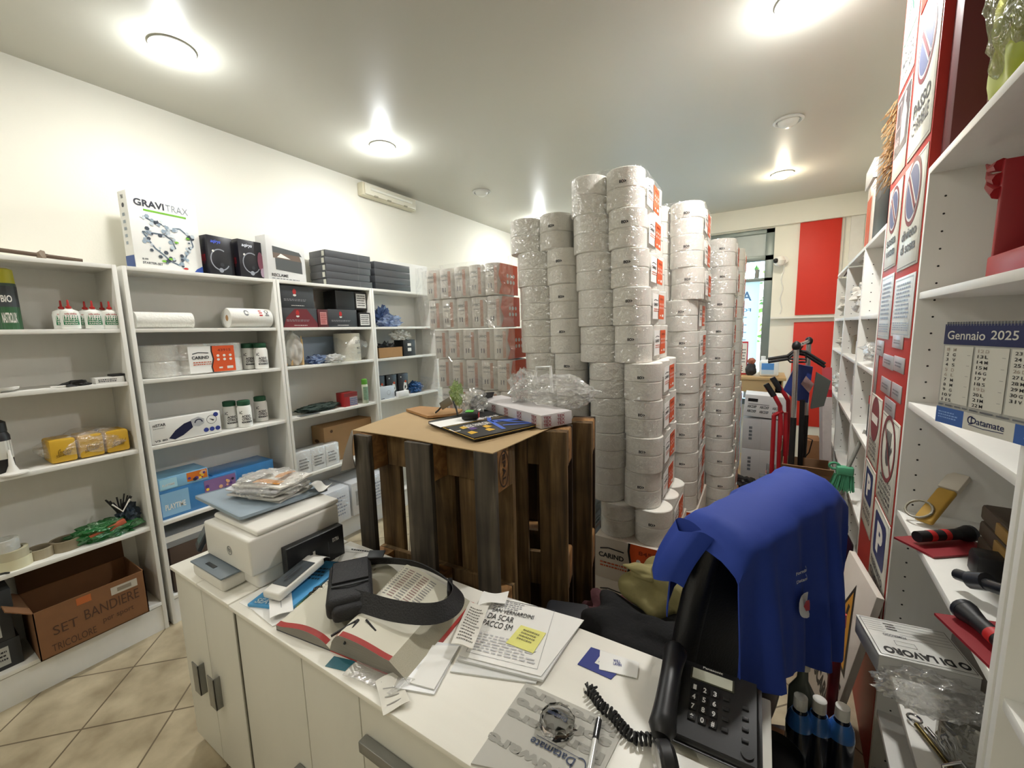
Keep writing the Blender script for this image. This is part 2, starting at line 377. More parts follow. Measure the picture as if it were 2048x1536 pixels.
# planting outside the window
b = MB()
lf = [mt('#6f9a25', .6), mt('#9fb93a', .6), mt('#4d7a1e', .6)]
for i in range(1500):
    p = Vector((random.uniform(-2.2, 1.2), random.uniform(6.9, 7.5), random.uniform(1.2, 3.6))); s = random.uniform(.03, .08)
    a = Vector((random.uniform(-1, 1), random.uniform(-1, 1), random.uniform(-1, 1))).normalized()*s; c_ = a.orthogonal().normalized()*s*.6
    b.poly([p-a, p+c_, p+a, p-c_], random.choice(lf))
for i in range(6): b.cyl((-2+i*.6, 7.2, 0), (-1.9+i*.6, 7.2, 2.4), .03, mt('#4a3b28', .8), n=8)
tag(solo('hedge', b, 'sunlit green foliage outside the window', 'hedge'), None, kind=None)
struct('floor_street', MB().box(-4, 4, 6.0, 12, -.12, -.02, mt('#9a9a98', .8)))
# ---------------------------------------------------------------- ceiling lamps
def downlight(x, y, on, label, tone='#fffaf0'):
    t = thing('ceiling_lamp', label, 'lamp', (x, y, CEIL), 0, 'round lamps on the ceiling')
    b = MB(); b.lathe([(.085, 0), (.088, -.008), (.075, -.014), (.068, -.008), (.066, -.002)], (x, y, CEIL), mt('#d9d9d4', .4), 32); b.build('trim_ring', t)
    b = MB(); m = mt(tone, .4, em=14., var=0) if on else mt('#e6e6df', .3, var=0)
    b.lathe([(.0, -.045), (.03, -.042), (.052, -.028), (.062, -.006)], (x, y, CEIL), m, 28); b.build('diffuser', t)
    return t
downlight(*LAMPS[0], True, 'glowing round ceiling lamp nearest the left corner of the photo')
downlight(*LAMPS[1], True, 'glowing round ceiling lamp in front of the wall emergency light')
downlight(*LAMPS[2], True, 'glowing round ceiling lamp at the top edge, near the red pillar')
downlight(*LAMPS[3], True, 'warm glowing round ceiling lamp near the window wall', '#ffe2b0')
downlight(*LAMPS[4], True, 'glowing ceiling lamp half hidden behind the left toilet roll stack', '#fff0d0')
downlight(*OFFL[0], False, 'small unlit ceiling spotlight above the toilet paper stacks')
downlight(*OFFL[1], False, 'unlit round ceiling lamp between the two lit ones on the right')
# emergency light on the left wall
t = thing('emergency_light', 'long cream emergency light fitting high on the left wall', 'light fitting', (WL, 2.81, 2.79))
b = MB(); b.box(WL, WL+.07, 2.49, 3.13, 2.79, 2.90, mt('#d9d2b8', .45), .012); b.build('housing', t)
b = MB(); b.box(WL+.07, WL+.085, 2.51, 3.11, 2.80, 2.89, mt('#e8e4d2', .25), .006); b.cyl((WL+.088, 2.56, 2.85), (WL+.088, 3.05, 2.85), .012, mt('#f5f3e6', .3)); b.build('lens', t)
b = MB()
for y in (2.6, 2.75, 2.95): b.box(WL+.08, WL+.092, y, y+.04, 2.795, 2.806, mt('#a9a48e', .5))
b.build('clip', t)
# dome camera on the far wall
t = thing('security_camera', 'white dome security camera beside the window with hanging cable', 'camera', (.17, FY, 2.28))
b = MB(); b.cyl((.17, FY, 2.31), (.17, FY-.06, 2.31), .045, WHT); b.lathe([(0, -.06), (.04, -.045), (.06, 0), (.04, .045), (0, .06)], (.13, FY-.10, 2.30), WHT, 20); b.build('body', t)
MB().lathe([(0, -.028), (.02, -.02), (.028, 0), (.02, .02), (0, .028)], (.095, FY-.14, 2.30), BLK, 16).build('lens', t)
b = MB(); b.tube([(.17+.01*math.sin(i), FY-.03-.008*math.cos(i*1.7), 2.27-.035*i) for i in range(17)], .006, mt('#e4e2da', .5)); b.build('cable', t)
# ================================================================ LEFT SHELVING
XF = -2.765; LV = [1.975, 1.66, 1.39, 1.03, .60, .165]
def unit_left(y0, y1, label, zt=1.975, first=None):
    t = thing('shelving_unit', label, 'shelving', (XF-.14, (y0+y1)/2, 0), 0, 'white shelving units along the left wall')
    for y in (y0, y1-.018): MB().box(WL+.005, XF, y, y+.018, 0, zt, MEL, .001).build('side_panel', t)
    MB().box(WL+.005, WL+.012, y0+.018, y1-.018, .02, zt-.02, MELD).build('back_panel', t)
    MB().box(XF-.02, XF-.006, y0+.018, y1-.018, 0, .14, MEL).build('plinth', t)
    for i, z in enumerate(LV):
        z = zt if i == 0 else z
        MB().box(WL+.012, XF-(.0 if i in (0, 5) else .006), y0+.018, y1-.018, z-.02, z, MEL, .001).build('shelf', t)
    return t
UY = [(-.01, .765), (.785, 1.552), (1.556, 2.33), (2.334, 3.10)]
unit_left(*UY[0], 'white shelving unit at the left edge, with the open brown carton at its foot')
unit_left(*UY[1], 'white shelving unit below the tall white puzzle game box')
unit_left(*UY[2], 'white shelving unit with dark grey boxes on its upper shelf')
unit_left(*UY[3], 'white shelving unit beside the wrapped paper rolls')
def yx(px, py, x=-2.80): return fx(px, py, x).y
def zx(px, py, x=-2.80): return fx(px, py, x).z
YV, ZV = (0, 1, 0), (0, 0, 1)
def lbox(name, label, cat, y0, y1, z0, z1, m, xf=-2.79, dep=.2, bev=.002, group=None, pr=None, rotz=0., solo_=True):
    """box on a left-hand shelf, front face at xf; pr(dec, width, height) prints on the front"""
    w_, h = y1-y0, z1-z0; c = Vector((xf-dep/2, (y0+y1)/2, z0)); T = Matrix.Translation(c) @ Matrix.Rotation(rotz, 4, 'Z')
    b = MB(T); b.box(-dep/2, dep/2, -w_/2, w_/2, 0, h, m, bev)
    if pr is None: return solo(name, b, label, cat, group, tuple(c), rotz)
    t = thing(name, label, cat, tuple(c), rotz, group); b.build('carton', t)
    q = MB(T); pr(Dec(q, (dep/2+.0004, -w_/2, 0), YV, ZV), w_, h, Dec(q, (-dep/2, -w_/2-.0004, 0), (1, 0, 0), ZV), dep); q.build('print', t, smooth=0)
    return t
def bottle(name, label, cat, c, prof, mbody, capprof, mcap, lab=None, group=None, parts=('body', 'cap'), n=20, sx=1., sy=1.):
    t = thing(name, label, cat, c, 0, group)
    MB().lathe(prof, c, mbody, n, sx=sx, sy=sy).build(parts[0], t); MB().lathe(capprof, c, mcap, n).build(parts[1], t)
    if lab: lab(t, c)
    return t
def arc_label(c, r, z0, z1, a0, a1, m, n=8, sx=1., sy=1.):
    b = MB(); A = [math.radians(a0+(a1-a0)*i/n) for i in range(n+1)]
    for a, e in zip(A, A[1:]):
        b.poly([(c[0]+r*sx*math.cos(a), c[1]+r*sy*math.sin(a), c[2]+z0), (c[0]+r*sx*math.cos(e), c[1]+r*sy*math.sin(e), c[2]+z0), (c[0]+r*sx*math.cos(e), c[1]+r*sy*math.sin(e), c[2]+z1), (c[0]+r*sx*math.cos(a), c[1]+r*sy*math.sin(a), c[2]+z1)], m)
    return b
def arc_text(b, s, c, r, z0, z1, a0, a1, m, sx=1., sy=1., bold=.02):
    vs, fs_ = text_mesh(s, bold); o = []
    for x, y in vs:
        a = math.radians(a0+(a1-a0)*x); o.append((c[0]+r*sx*math.cos(a), c[1]+r*sy*math.sin(a), c[2]+z0+(z1-z0)*y))
    b.add(o, fs_, m)
# --- unit 1
b = MB(); z = LV[0]
b.cyl((-2.84, .30, z+.035), (-2.82, .66, z+.012), .009, mt('#5b4a3c', .7), n=10)
b.cyl((-2.86, .10, z+.04), (-2.83, .55, z+.022), .008, mt('#4b4038', .7), n=10)
t = thing('wooden_rod', 'thin brown rods lying on top of the leftmost shelving unit', 'rod', (-2.84, .4, z)); b.build('rod', t)
b = MB(); b.blob((-2.838, .345, z+.022), (.02, .018, .022), mt('#7c6c5c', .6), 1, .2, sub=2); b.blob((-2.828, .53, z+.018), (.02, .018, .022), mt('#7c6c5c', .6), 2, .2, sub=2); b.build('knob', t)
z = LV[1]
c = (-2.86, yx(22, 655, -2.86), z)
def lb1(t, c):
    b = arc_label(c, .0363, .0, .10, -80, 80, mt('#2f5a38', .5)); b.build('green_label', t)
    b = arc_label(c, .0365, .10, .19, -80, 80, mt('#3c4044', .5)); arc_text(b, 'NASTROLUX', (c[0], c[1], c[2]), .0368, .03, .075, -40, 30, WHT); arc_text(b, 'BIO', c, .0368, .12, .15, -30, 20, WHT); b.build('dark_label', t)
bottle('spray_can', 'tall green and dark spray can with yellow cap on the leftmost unit', 'spray can', c, [(.033, 0), (.036, .004), (.036, .20), (.026, .215)], mt('#4a5a50', .4), [(.034, .2), (.035, .206), (.033, .262), (.02, .268)], mt('#b6b02c', .45), lb1)
gw = mt('#e8eae4', .4); gr_ = mt('#1f7a4c', .5)
def glue_label(t, c):
    sx, sy = .75, 1.25
    b = arc_label(c, .0273, .02, .065, -50, 50, gr_, 10, sx, sy)
    for k in range(4): arc_text(b, ['VINIL', 'COLLA', 'BIANCA', 'RAPIDA'][k], c, .0277, .053-.010*k, .060-.010*k, -38, 38, WHT, sx, sy)
    arc_text(b, 'colla vinilica', c, .0277, .068, .076, -36, 36, RED, sx, sy); b.build('label_print', t)
gy = [yx(p, 653, -2.80) for p in (143, 190, 224)]
first = None; names = ['left', 'middle', 'right']
for r in range(2):
    for i, y in enumerate(gy):
        c = (-2.80-.06*r, y-.012*r, z)
        lab = 'white glue bottle with green label and red nozzle, front row, %s of three' % names[i] if r == 0 else 'white glue bottle with red nozzle, back row, %s of three' % names[i]
        if first is None:
            first = bottle('glue_bottle', lab, 'bottle', c, [(.022, 0), (.027, .004), (.0275, .07), (.024, .085), (.010, .094), (.010, .098)], gw, [(.010, .096), (.010, .106), (.0045, .11), (.0035, .135), (.002, .137)], mt('#b02420', .4), glue_label, 'glue bottles on the leftmost unit', ('bottle_body', 'nozzle'), 24, .75, 1.25)
        else: dup(first, c, lab)
z = LV[2]
solo('blister_pouch', MB().blob((-2.80, yx(150, 766), z+.008), (.03, .05, .02), BLK, 5, .3, sub=3, flat=-.008), 'small black pouch lying on the leftmost unit', 'pouch')
solo('pen', MB().cyl((-2.79, yx(100, 770, -2.79), z+.005), (-2.78, yx(140, 770, -2.78), z+.005), .004, WHT, n=8), 'thin white stick beside the small black pouch', 'stick')
lbox('small_box', 'small flat white box on the leftmost unit', 'box', yx(190, 765), yx(248, 760), z, z+.03, WCARD, -2.79, .09, pr=lambda d, w_, h, e, dp: d.scrib(.01, w_-.03, .006, h-.006, INK, 2, 2, 3))
solo('leather_case', MB().box(-2.87, -2.80, yx(222, 745), yx(255, 745), z+.0305, z+.042, BLK, .005), 'thin black case lying on the small flat white box', 'case')
solo('dish', MB().lathe([(.02, 0), (.05, .012), (.052, .02), (.0, .01)], (-2.82, yx(2, 775, -2.82), z), WHT), 'white dish at the left edge of the photo', 'dish')
z = LV[3]
c = (-2.83, yx(3, 925, -2.83), z)
def lb2(t, c): arc_label(c, .0385, .07, .15, -85, 85, mt('#cfcdc4', .5)).build('label_band', t)
bottle('black_bottle', 'black bottle with pale label at the left edge', 'bottle', c, [(.035, 0), (.038, .005), (.038, .17), (.03, .19)], BLK, [(.031, .188), (.033, .19), (.032, .23), (.02, .24)], BLK, lb2)
solo('white_cone', MB().lathe([(.045, 0), (.045, .006), (.02, .012), (.01, .04), (.004, .105), (.001, .11)], (-2.79, yx(25, 937, -2.79), z), WHT), 'small white cone nozzle standing beside the black bottle', 'nozzle')
# yellow soap pack
ya, yb = yx(98, 908), yx(262, 880); t = thing('yellow_bottle_pack', 'shrink-wrapped pack of yellow boxes on the leftmost unit', 'pack', (-2.86, (ya+yb)/2, z))
yel = mt('#cfa42a', .5); n = 3; w_ = (yb-ya)/n
for i in range(n):
    b = MB(); b.box(-2.94, -2.805, ya+w_*i+.004, ya+w_*(i+1)-.004, z+.004, z+.115, yel, .01); o = b.build('yellow_packet', t)
    b = MB(); d = Dec(b, (-2.804, ya+w_*i, z), YV, ZV); d.text('Sanidol', .02, w_-.03, .035, .07, mt('#8a6a12', .5, var=0), 1, slant=.4); d.line([(.02, .03), (w_-.03, .045)], .003, mt('#8a6a12', .5, var=0)); b.build('packet_print', o, smooth=0)
MB().blob((-2.872, (ya+yb)/2, z+.065), (.085, (yb-ya)/2+.02, .075), FILM, 3, .12, 3, 4, flat=-.063).build('shrink_wrap', t)
# tape rolls
z = LV[4]
def tape(label, c, r, ri, h, m, first=[None]):
    return solo('tape_roll', MB().lathe([(ri, 0), (r, 0), (r, h), (ri, h), (ri, 0)], c, m, 28), label, 'tape', 'tape rolls on the leftmost unit', c)
cr = mt('#d5cfae', .5); c0 = (-2.84, yx(30, 1128, -2.84), z)
tape('cream tape roll at the bottom of the stack on the leftmost unit', c0, .055, .038, .045, cr)
tape('beige tape roll lying on the cream tape roll', (c0[0], c0[1]-.005, z+.0455), .053, .038, .04, mt('#b8b196', .5))
solo('clear_tape_roll', MB().lathe([(.03, 0), (.046, 0), (.046, .05), (.03, .05), (.03, 0)], (c0[0], c0[1]-.02, z+.086), FILMW, 24), 'clear tape roll on top of the tape stack', 'tape')
tape('pale brown tape roll, middle one on the shelf', (-2.86, yx(80, 1105, -2.86), z), .048, .038, .045, mt('#a59a82', .5))
tape('brown tape roll leaning beside the green bag', (-2.86, yx(132, 1085, -2.86), z), .055, .045, .05, mt('#8a7f68', .5))
solo('cable_end', MB().tube([(-2.79, yx(0, 1148, -2.79), z+.004), (-2.78, yx(10, 1150, -2.78), z+.006), (-2.77, yx(20, 1152, -2.77), z+.004)], .004, BLK), 'short black cable end on the shelf edge', 'cable')
yb = yx(215, 1070, -2.83)
t = thing('green_bag', 'crinkled green plastic bag holding an orange pack', 'bag', (-2.85, yb, z))
MB().blob((-2.85, yb, z+.035), (.07, .13, .05), FILMG, 8, .3, 3, 4, flat=-.035, crease=True).build('bag', t)
MB(Matrix.Translation((-2.80, yb, z+.05)) @ Matrix.Rotation(math.radians(15), 4, 'X')).box(-.012, .012, -.07, .07, -.012, .014, mt('#b55a3e', .5), .004).build('orange_pack', t)
b = MB(); b.blob((-2.86, yx(255, 1020, -2.86), z+.075), (.045, .045, .06), mt('#2c3a48', .5), 9, .35, 3, 4, crease=True, flat=-.074)
solo('dark_blue_bag', b, 'dark blue crumpled bag beside the green bag', 'bag')
b = MB(); cc = Vector((-2.83, yx(238, 1000, -2.83), z+.15))
for i in range(10):
    a = i*.63; b.tube([cc+Vector((.01*math.cos(a), .012*math.sin(a), -.04)), cc+Vector((.02*math.cos(a), .03*math.sin(a), .0)), cc+Vector((.03*math.cos(a), .05*math.sin(a), .035+.01*math.sin(3*a)))], .004, BLK, 6)
t = thing('cable_bundle', 'bundle of black cables with white ties above the green bag', 'cables', tuple(cc-Vector((0, 0, .04)))); b.build('cables', t)
MB().tube([cc+Vector((.03, -.035, .02)), cc+Vector((.035, 0, -.03)), cc+Vector((.03, .035, .025))], .004, WHT, 6).build('white_tie', t)
# bottom: open carton & dark boxes
z = LV[5]
def carton_open(label, c, sx, sy, h, rotz, m):
    T = Matrix.Translation(c) @ Matrix.Rotation(rotz, 4, 'Z'); t = thing('open_carton', label, 'carton', tuple(c), rotz)
    b = MB(T); q = .004
    b.box(-sx, sx, -sy, sy, 0, q, m); b.box(-sx, -sx+q, -sy, sy, 0, h, m); b.box(sx-q, sx, -sy, sy, 0, h, m); b.box(-sx, sx, -sy, -sy+q, 0, h, m); b.box(-sx, sx, sy-q, sy, 0, h, m)
    b.build('carton_body', t)
    MB(T @ Matrix.Translation((-sx, 0, h)) @ Matrix.Rotation(-.05, 4, 'Y')).box(-.004, 0, -sy, sy, 0, .11, mt('#5a3c26', .9)).build('rear_flap', t)
    MB(T @ Matrix.Translation((0, -sy, h)) @ Matrix.Rotation(.9, 4, 'X')).box(-sx, sx, -.002, .002, 0, .09, m).build('side_flap', t)
    return t, T
ya, yb = yx(60, 1220, -2.75), yx(292, 1200, -2.75)
t, T = carton_open('open brown carton with SET BANDIERE handwriting at the foot of the leftmost unit', Vector((-2.86, (ya+yb)/2, z+.001)), .14, (yb-ya)/2, .235, 0, mt('#7d5636', .9, var=.1, sc=20))
b = MB(T); d = Dec(b, (.1404, -(yb-ya)/2, 0), YV, ZV); W_ = yb-ya; hi = mt('#4c3220', .8, var=0)
d.text('SET', W_*.13, W_*.34, .095, .14, hi, 1, 0); d.text('BANDIERE', W_*.40, W_*.92, .105, .155, hi, 1, 0); d.text('TRICOLORE', W_*.10, W_*.48, .02, .055, hi, 1, 0); d.text('per sport', W_*.55, W_*.85, .045, .075, hi, 1, 0)
d.rect(W_*.35, W_*.48, .19, .225, mt('#b4602c', .6)); d.rect(W_*.66, W_*.92, .17, .21, mt('#b9b2a4', .6)); d.rect(W_*.72, W_*.86, .18, .2, mt('#857c6c', .6), 2); b.build('carton_print', t, smooth=0)
dk = mt('#2e3032', .6)
for i, (a, h0, h1) in enumerate(((-.02, z, z+.13), (-.03, z+.131, z+.27), (-.02, z+.271, z+.36))):
    y1 = yx(58, 1220)-.02+a
    t = lbox('dark_box', ['dark grey box at the bottom of the stack beside the open carton', 'dark grey box in the middle of the stack beside the open carton', 'dark grey box on top of the stack beside the open carton'][i], 'box', y1-.30, y1, h0, h1, dk, -2.80, .2, group='dark boxes at the foot of the leftmost unit', pr=lambda d, w_, h, e, dp: (d.rect(w_*.62, w_*.88, h*.15, h*.8, mt('#aeb0ac', .6)), d.scrib(w_*.65, w_*.86, h*.3, h*.7, INK, 3)))
# --- unit 2, top
z = LV[0]
wbx = mt('#e6e6e2', .45, var=.02)
T = None
ya, yb = yx(276, 540), yx(418, 545)
def gravi(d, w_, h, e, dp):
    G = mt('#2c2f3a', .5, var=0); gn = mt('#6fae2e', .5, var=0); s = [mt('#b9c4cc', .5, var=0), mt('#8fa0ae', .5, var=0), mt('#39424e', .5, var=0), mt('#d6dde2', .5, var=0)]
    d.text('GRAVI', w_*.08, w_*.50, h*.83, h*.92, G, 3, .03); d.text('TRAX', w_*.52, w_*.86, h*.83, h*.92, mt('#8f969e', .5, var=0), 3, .0)
    d.rect(w_*.2, w_*.82, h*.775, h*.80, gn); rn = random.Random(4)
    loop = [(.18, .70), (.3, .66), (.42, .64), (.55, .60), (.7, .62), (.85, .52), (.88, .40), (.8, .33), (.72, .2), (.62, .11), (.5, .15), (.42, .22), (.3, .30), (.22, .40), (.15, .5), (.25, .5), (.45, .5), (.55, .45), (.6, .33)]
    d.line([(a*w_, c_*h) for a, c_ in loop], .009, s[1]); d.line([(a*w_, c_*h) for a, c_ in loop], .003, s[2], 2)
    for k in range(90):
        a, c_ = rn.choice(loop); a += rn.uniform(-.07, .07); c_ += rn.uniform(-.04, .05); d.circ(a*w_, c_*h, rn.uniform(.004, .012), rn.choice(s), 3+k % 5, 6)
    for a, c_ in ((.62, .42), (.5, .18), (.4, .14), (.8, .5)): d.circ(a*w_, c_*h, .011, gn, 9, 8, .006)
    d.poly([(w_*.82, 0), (w_, 0), (w_, h*.13), (w_*.9, h*.08)], mt('#2b4c9c', .5, var=0)); d.text('STARTER-SET', w_*.1, w_*.38, h*.08, h*.11, G); d.text('8-99', w_*.1, w_*.18, h*.13, h*.155, G)
    d.circ(w_*.72, h*.07, .014, RED, 2, 10, .006)
    e.rect(0, dp, 0, h*.18, mt('#2b4c8c', .5, var=0)); e.scrib(dp*.3, dp*.6, h*.3, h*.75, s[1], 5, 2); e.circ(dp*.5, h*.82, .012, s[2]); e.text('TRAX', dp*.35, dp*.65, h*.9, h*.95, G)
lbox('puzzle_game_box', 'tall white marble-run game box with grey track picture', 'box', ya, yb, z, z+.40, wbx, -2.86, .085, pr=gravi, rotz=.12)
def headset(d, w_, h, e, dp, tint):
    s = mt('#8b8f98', .4, var=0); d.ring(w_*.45, h*.42, h*.24, .006, s, 1, 22, 60, 330, h*.27); d.circ(w_*.45, h*.16, .014, s, 2, 12); d.circ(w_*.5, h*.3, .012, mt('#22242c', .5), 3, 12)
    d.text('aqirys', w_*.12, w_*.5, h*.80, h*.9, mt(tint, .5, var=0), 2, .02, .2); d.circ(w_*.2, h*.62, .007, WHT); d.scrib(w_*.5, w_*.9, h*.03, h*.06, WHT, 1); e.text('aqirys', dp*.3, dp*.7, h*.3, h*.6, mt('#8e1d24', .5, var=0))
bk = mt('#16161e', .35)
def _h(tint): return lambda d, w_, h, e, dp: headset(d, w_, h, e, dp, tint)
ya = yx(422, 545)+.01
lbox('headset_box', 'black headset box with blue logo beside the game box', 'box', ya, ya+.15, z, z+.24, bk, -2.86, .09, pr=_h('#4a63d8'), rotz=.15)
def h2(d, w_, h, e, dp):
    headset(d, w_, h, e, dp, '#dfe3ee'); d.circ(w_*.8, h*.5, .02, mt('#8a5262', .5), 3, 12, .06); d.circ(w_*.85, h*.2, .015, mt('#b9a0b4', .5), 4, 10, .03)
lbox('headset_box', 'black headset box with white logo beside the white boot box', 'box', ya+.17, ya+.345, z, z+.245, bk, -2.86, .09, pr=h2, rotz=.15)
ya, yb = yx(540, 560), yx(622, 568)
def boot(d, w_, h, e, dp):
    g = mt('#4c4f50', .5, var=0); d.poly([(w_*.2, h*.26), (w_*.9, h*.22), (w_*.9, h*.5), (w_*.2, h*.52)], g); d.poly([(w_*.15, h*.78), (w_*.85, h*.72), (w_*.92, h*.63), (w_*.15, h*.64)], g, 1)
    d.poly([(w_*.15, h*.52), (w_*.9, h*.5), (w_*.85, h*.64), (w_*.15, h*.64)], mt('#6a5a50', .5, var=0)); d.poly([(w_*.25, h*.54), (w_*.6, h*.53), (w_*.35, h*.63)], WHT, 2)
    d.text('RECLAME', w_*.08, w_*.5, h*.1, h*.17, INK); d.scrib(w_*.08, w_*.8, h*.04, h*.08, GREY, 1)
lbox('boot_box', 'white box with a grey lidded case pictured on its front', 'box', ya, yb, z, z+.295, mt('#cfcfce', .45), -2.84, .10, pr=boot, rotz=.12)
# flat grey boxes
ya, yb = yx(655, 565, -2.80), yx(745, 575, -2.80)
gb = mt('#46484c', .4)
ORD = ['bottom', 'second from the bottom', 'middle', 'second from the top', 'top']
for i in range(5):
    lbox('flat_box', '%s flat grey box of the five stacked on the third shelving unit' % ORD[i], 'box', ya-.005*(i % 2), yb-.01*((i*2) % 3)+(.015 if i == 4 else 0), z+.052*i+.0005, z+.052*(i+1), gb, -2.80, .20, .003, 'five stacked flat grey boxes', pr=(lambda d, w_, h, e, dp: (e.rect(dp*.78, dp*.93, h*.15, h*.85, mt('#c4c4b8', .5)), d.rect(w_*.7, w_*.72, h*.1, h*.9, mt('#5a5c60', .3)))))
ya, yb = yx(752, 580, -2.80), yx(822, 588, -2.80)
ORD4 = ['bottom', 'second from the bottom', 'third from the bottom', 'top']
for i in range(4):
    lbox('flat_box', '%s flat grey box of the four stacked on the fourth shelving unit' % ORD4[i], 'box', ya, yb, z+.058*i+.0005, z+.058*(i+1), gb if i else mt('#2d3034', .4), -2.80, .17, .003, 'four stacked flat grey boxes')
lbox('white_carton', 'large white carton behind the four flat grey boxes', 'box', yx(775, 560, -2.98), 3.25, z, z+.30, wbx, -2.985, .055)
# --- unit 2, second shelf
z = LV[1]
b = MB(); ya, yb = yx(275, 652), yx(390, 652)
b.cyl((-2.84, ya, z+.045), (-2.84, yb, z+.045), .045, mt('#e4e3dc', .7, bump=.4, bsc=90), n=24)
solo('white_roll', b, 'long white roll lying on the second unit under the game box', 'roll')
def kroll(name, y0, y1, x, label):
    t = thing(name, label, 'roll', (x, (y0+y1)/2, z), 0, 'two kitchen rolls lying on the second unit')
    A = Matrix.Rotation(math.radians(-90), 4, 'X'); L = y1-y0
    MB().lathe([(.019, .01), (.019, 0), (.058, 0), (.062, .006), (.062, L-.006), (.058, L), (.019, L)], (x, y0, z+.062), mt('#e9e8e2', .6, bump=.15, bsc=80), 28, A).build('paper', t)
    MB().lathe([(.017, .001), (.019, .001), (.019, .012), (.017, .012)], (x, y0, z+.062), CARD, 20, A).build('core', t)
    b = MB()
    for (u, sz, m, s_) in ((.3, .03, GREY, 'o'), (.66, .02, RED, 'ill'), (.8, .025, INK, 'CHI')):
        vs, fs_ = text_mesh(s_, .02); b.add([(x+.0626*math.cos(.9-a*.7), y0+L*u+sz*c_, z+.062+.0626*math.sin(.9-a*.7)) for a, c_ in vs], fs_, m)
    b.build('print', t)
kroll('kitchen_roll', yx(460, 650), yx(543, 650), -2.83, 'front kitchen roll lying on the second unit with printed marks')
kroll('kitchen_roll', yx(450, 650, -2.97), yx(528, 650, -2.97), -2.96, 'kitchen roll lying behind the printed one on the second unit')
# --- unit 2, third shelf: roll pack + bottles
z = LV[2]
def carind(d, w_, h, code='43915', six=True):
    d.text('CARIND', w_*.06, w_*.42, h*.52, h*.64, INK, 2, .03); d.line([(w_*.08, h*.72), (w_*.2, h*.77), (w_*.42, h*.74)], h*.03, INK)
    d.scrib(w_*.08, w_*.46, h*.28, h*.44, mt('#c4562c', .6), 2, 2, 5, .9)
    P = [(w_*.50, 0), (w_*.48, h*.2), (w_*.53, h*.5), (w_*.50, h*.8), (w_*.51, h), (w_, h), (w_, 0)]
    d.poly([(a-w_*.03, c_) for a, c_ in P], INK, 1); d.poly(P, ORG, 2); d.text(code, w_*.62, w_*.92, h*.78, h*.88, mt('#8a2c10', .6), 3)
    for k in range(6 if six else 4): d.circ(w_*(.62+.14*(k % 3)), h*(.62-.15*(k//3)), h*.05, WHT, 3, 14)
    d.rect(w_*.62, w_*.7, h*.12, h*.18, WHT, 3); d.rect(w_*.8, w_*.94, h*.1, h*.2, WHT, 3)
ya, yb = yx(292, 752, -2.80), yx(500, 742, -2.80); t = thing('paper_roll_pack', 'shrink-wrapped pack of white rolls with orange printed label on the second unit', 'pack', (-2.90, (ya+yb)/2, z))
pw = mt('#e6e4dd', .75, bump=.3, bsc=70)
for k in range(3):
    for j in range(2):
        MB().lathe([(.03, 0), (.085, 0), (.09, .006), (.09, .082), (.085, .087), (.03, .087)], (-2.90, ya+.095+k*(yb-ya-.19)/2, z+.002+.088*j), pw, 28).build('paper_roll', t)
b = MB(); q = .003
def hull(u, v):
    a = u*2*math.pi; L = (yb-ya)/2-.095; cy = L*(1 if math.cos(a) > 0 else -1) if abs(math.cos(a)) > .05 else 0
    r = .095; return (-2.90+r*math.sin(a), (ya+yb)/2+cy+r*math.cos(a), z+.002+.18*v)
b.grid(hull, 40, 6, FILM); b.build('shrink_wrap', t)
b = MB(); d = Dec(b, (-2.80, (ya+yb)/2-.06, z+.01), YV, ZV); b.box(-2.803, -2.8005, (ya+yb)/2-.06, (ya+yb)/2+.18, z+.01, z+.165, PAP); carind(d, .24, .155); b.build('pack_label', t, smooth=0)
jar_m = mt('#ebebe6', .4)
def jar_lab(t, c):
    b = MB(); arc_text(b, 'AC', c, .0405, .088, .108, -68, -40, INK); arc_text(b, 'ACIDO', c, .0405, .064, .080, -48, 22, INK, bold=.04); arc_text(b, 'CITRICO', c, .0405, .045, .061, -48, 32, INK, bold=.04); arc_text(b, 'MONOIDRATO', c, .0405, .029, .041, -52, 36, INK, bold=.06)
    b.build('label_print', t, smooth=0)
JP = [(.034, 0), (.040, .004), (.040, .125), (.034, .140), (.03, .145)]; JC = [(.034, .140), (.036, .143), (.036, .168), (.030, .172)]
jar0 = None
zj = LV[3]
for i, (px, py, x) in enumerate(((490, 836, -2.82), (462, 842, -2.88), (523, 832, -2.90))):
    c = (x, yx(px, py, x), zj); lab = ['front citric acid jar with green cap, beside the handheld vacuum box', 'left citric acid jar with green cap, standing half behind the front one', 'right citric acid jar with green cap, nearest the unit side'][i]
    if jar0 is None: jar0 = bottle('white_jar', lab, 'jar', c, JP, jar_m, JC, GRNC, jar_lab, 'white jars with green caps', ('jar_body', 'cap'), 24)
    else: dup(jar0, c, lab)
for i, (px, x) in enumerate(((525, -2.83), (500, -2.90), (512, -2.99))):
    dup(jar0, (x, yx(px, 742, x), LV[2]), ['white jar with green cap at the right end of the roll pack', 'white jar with green cap half hidden by the roll pack', 'white jar with green cap behind the other two near the roll pack'][i])
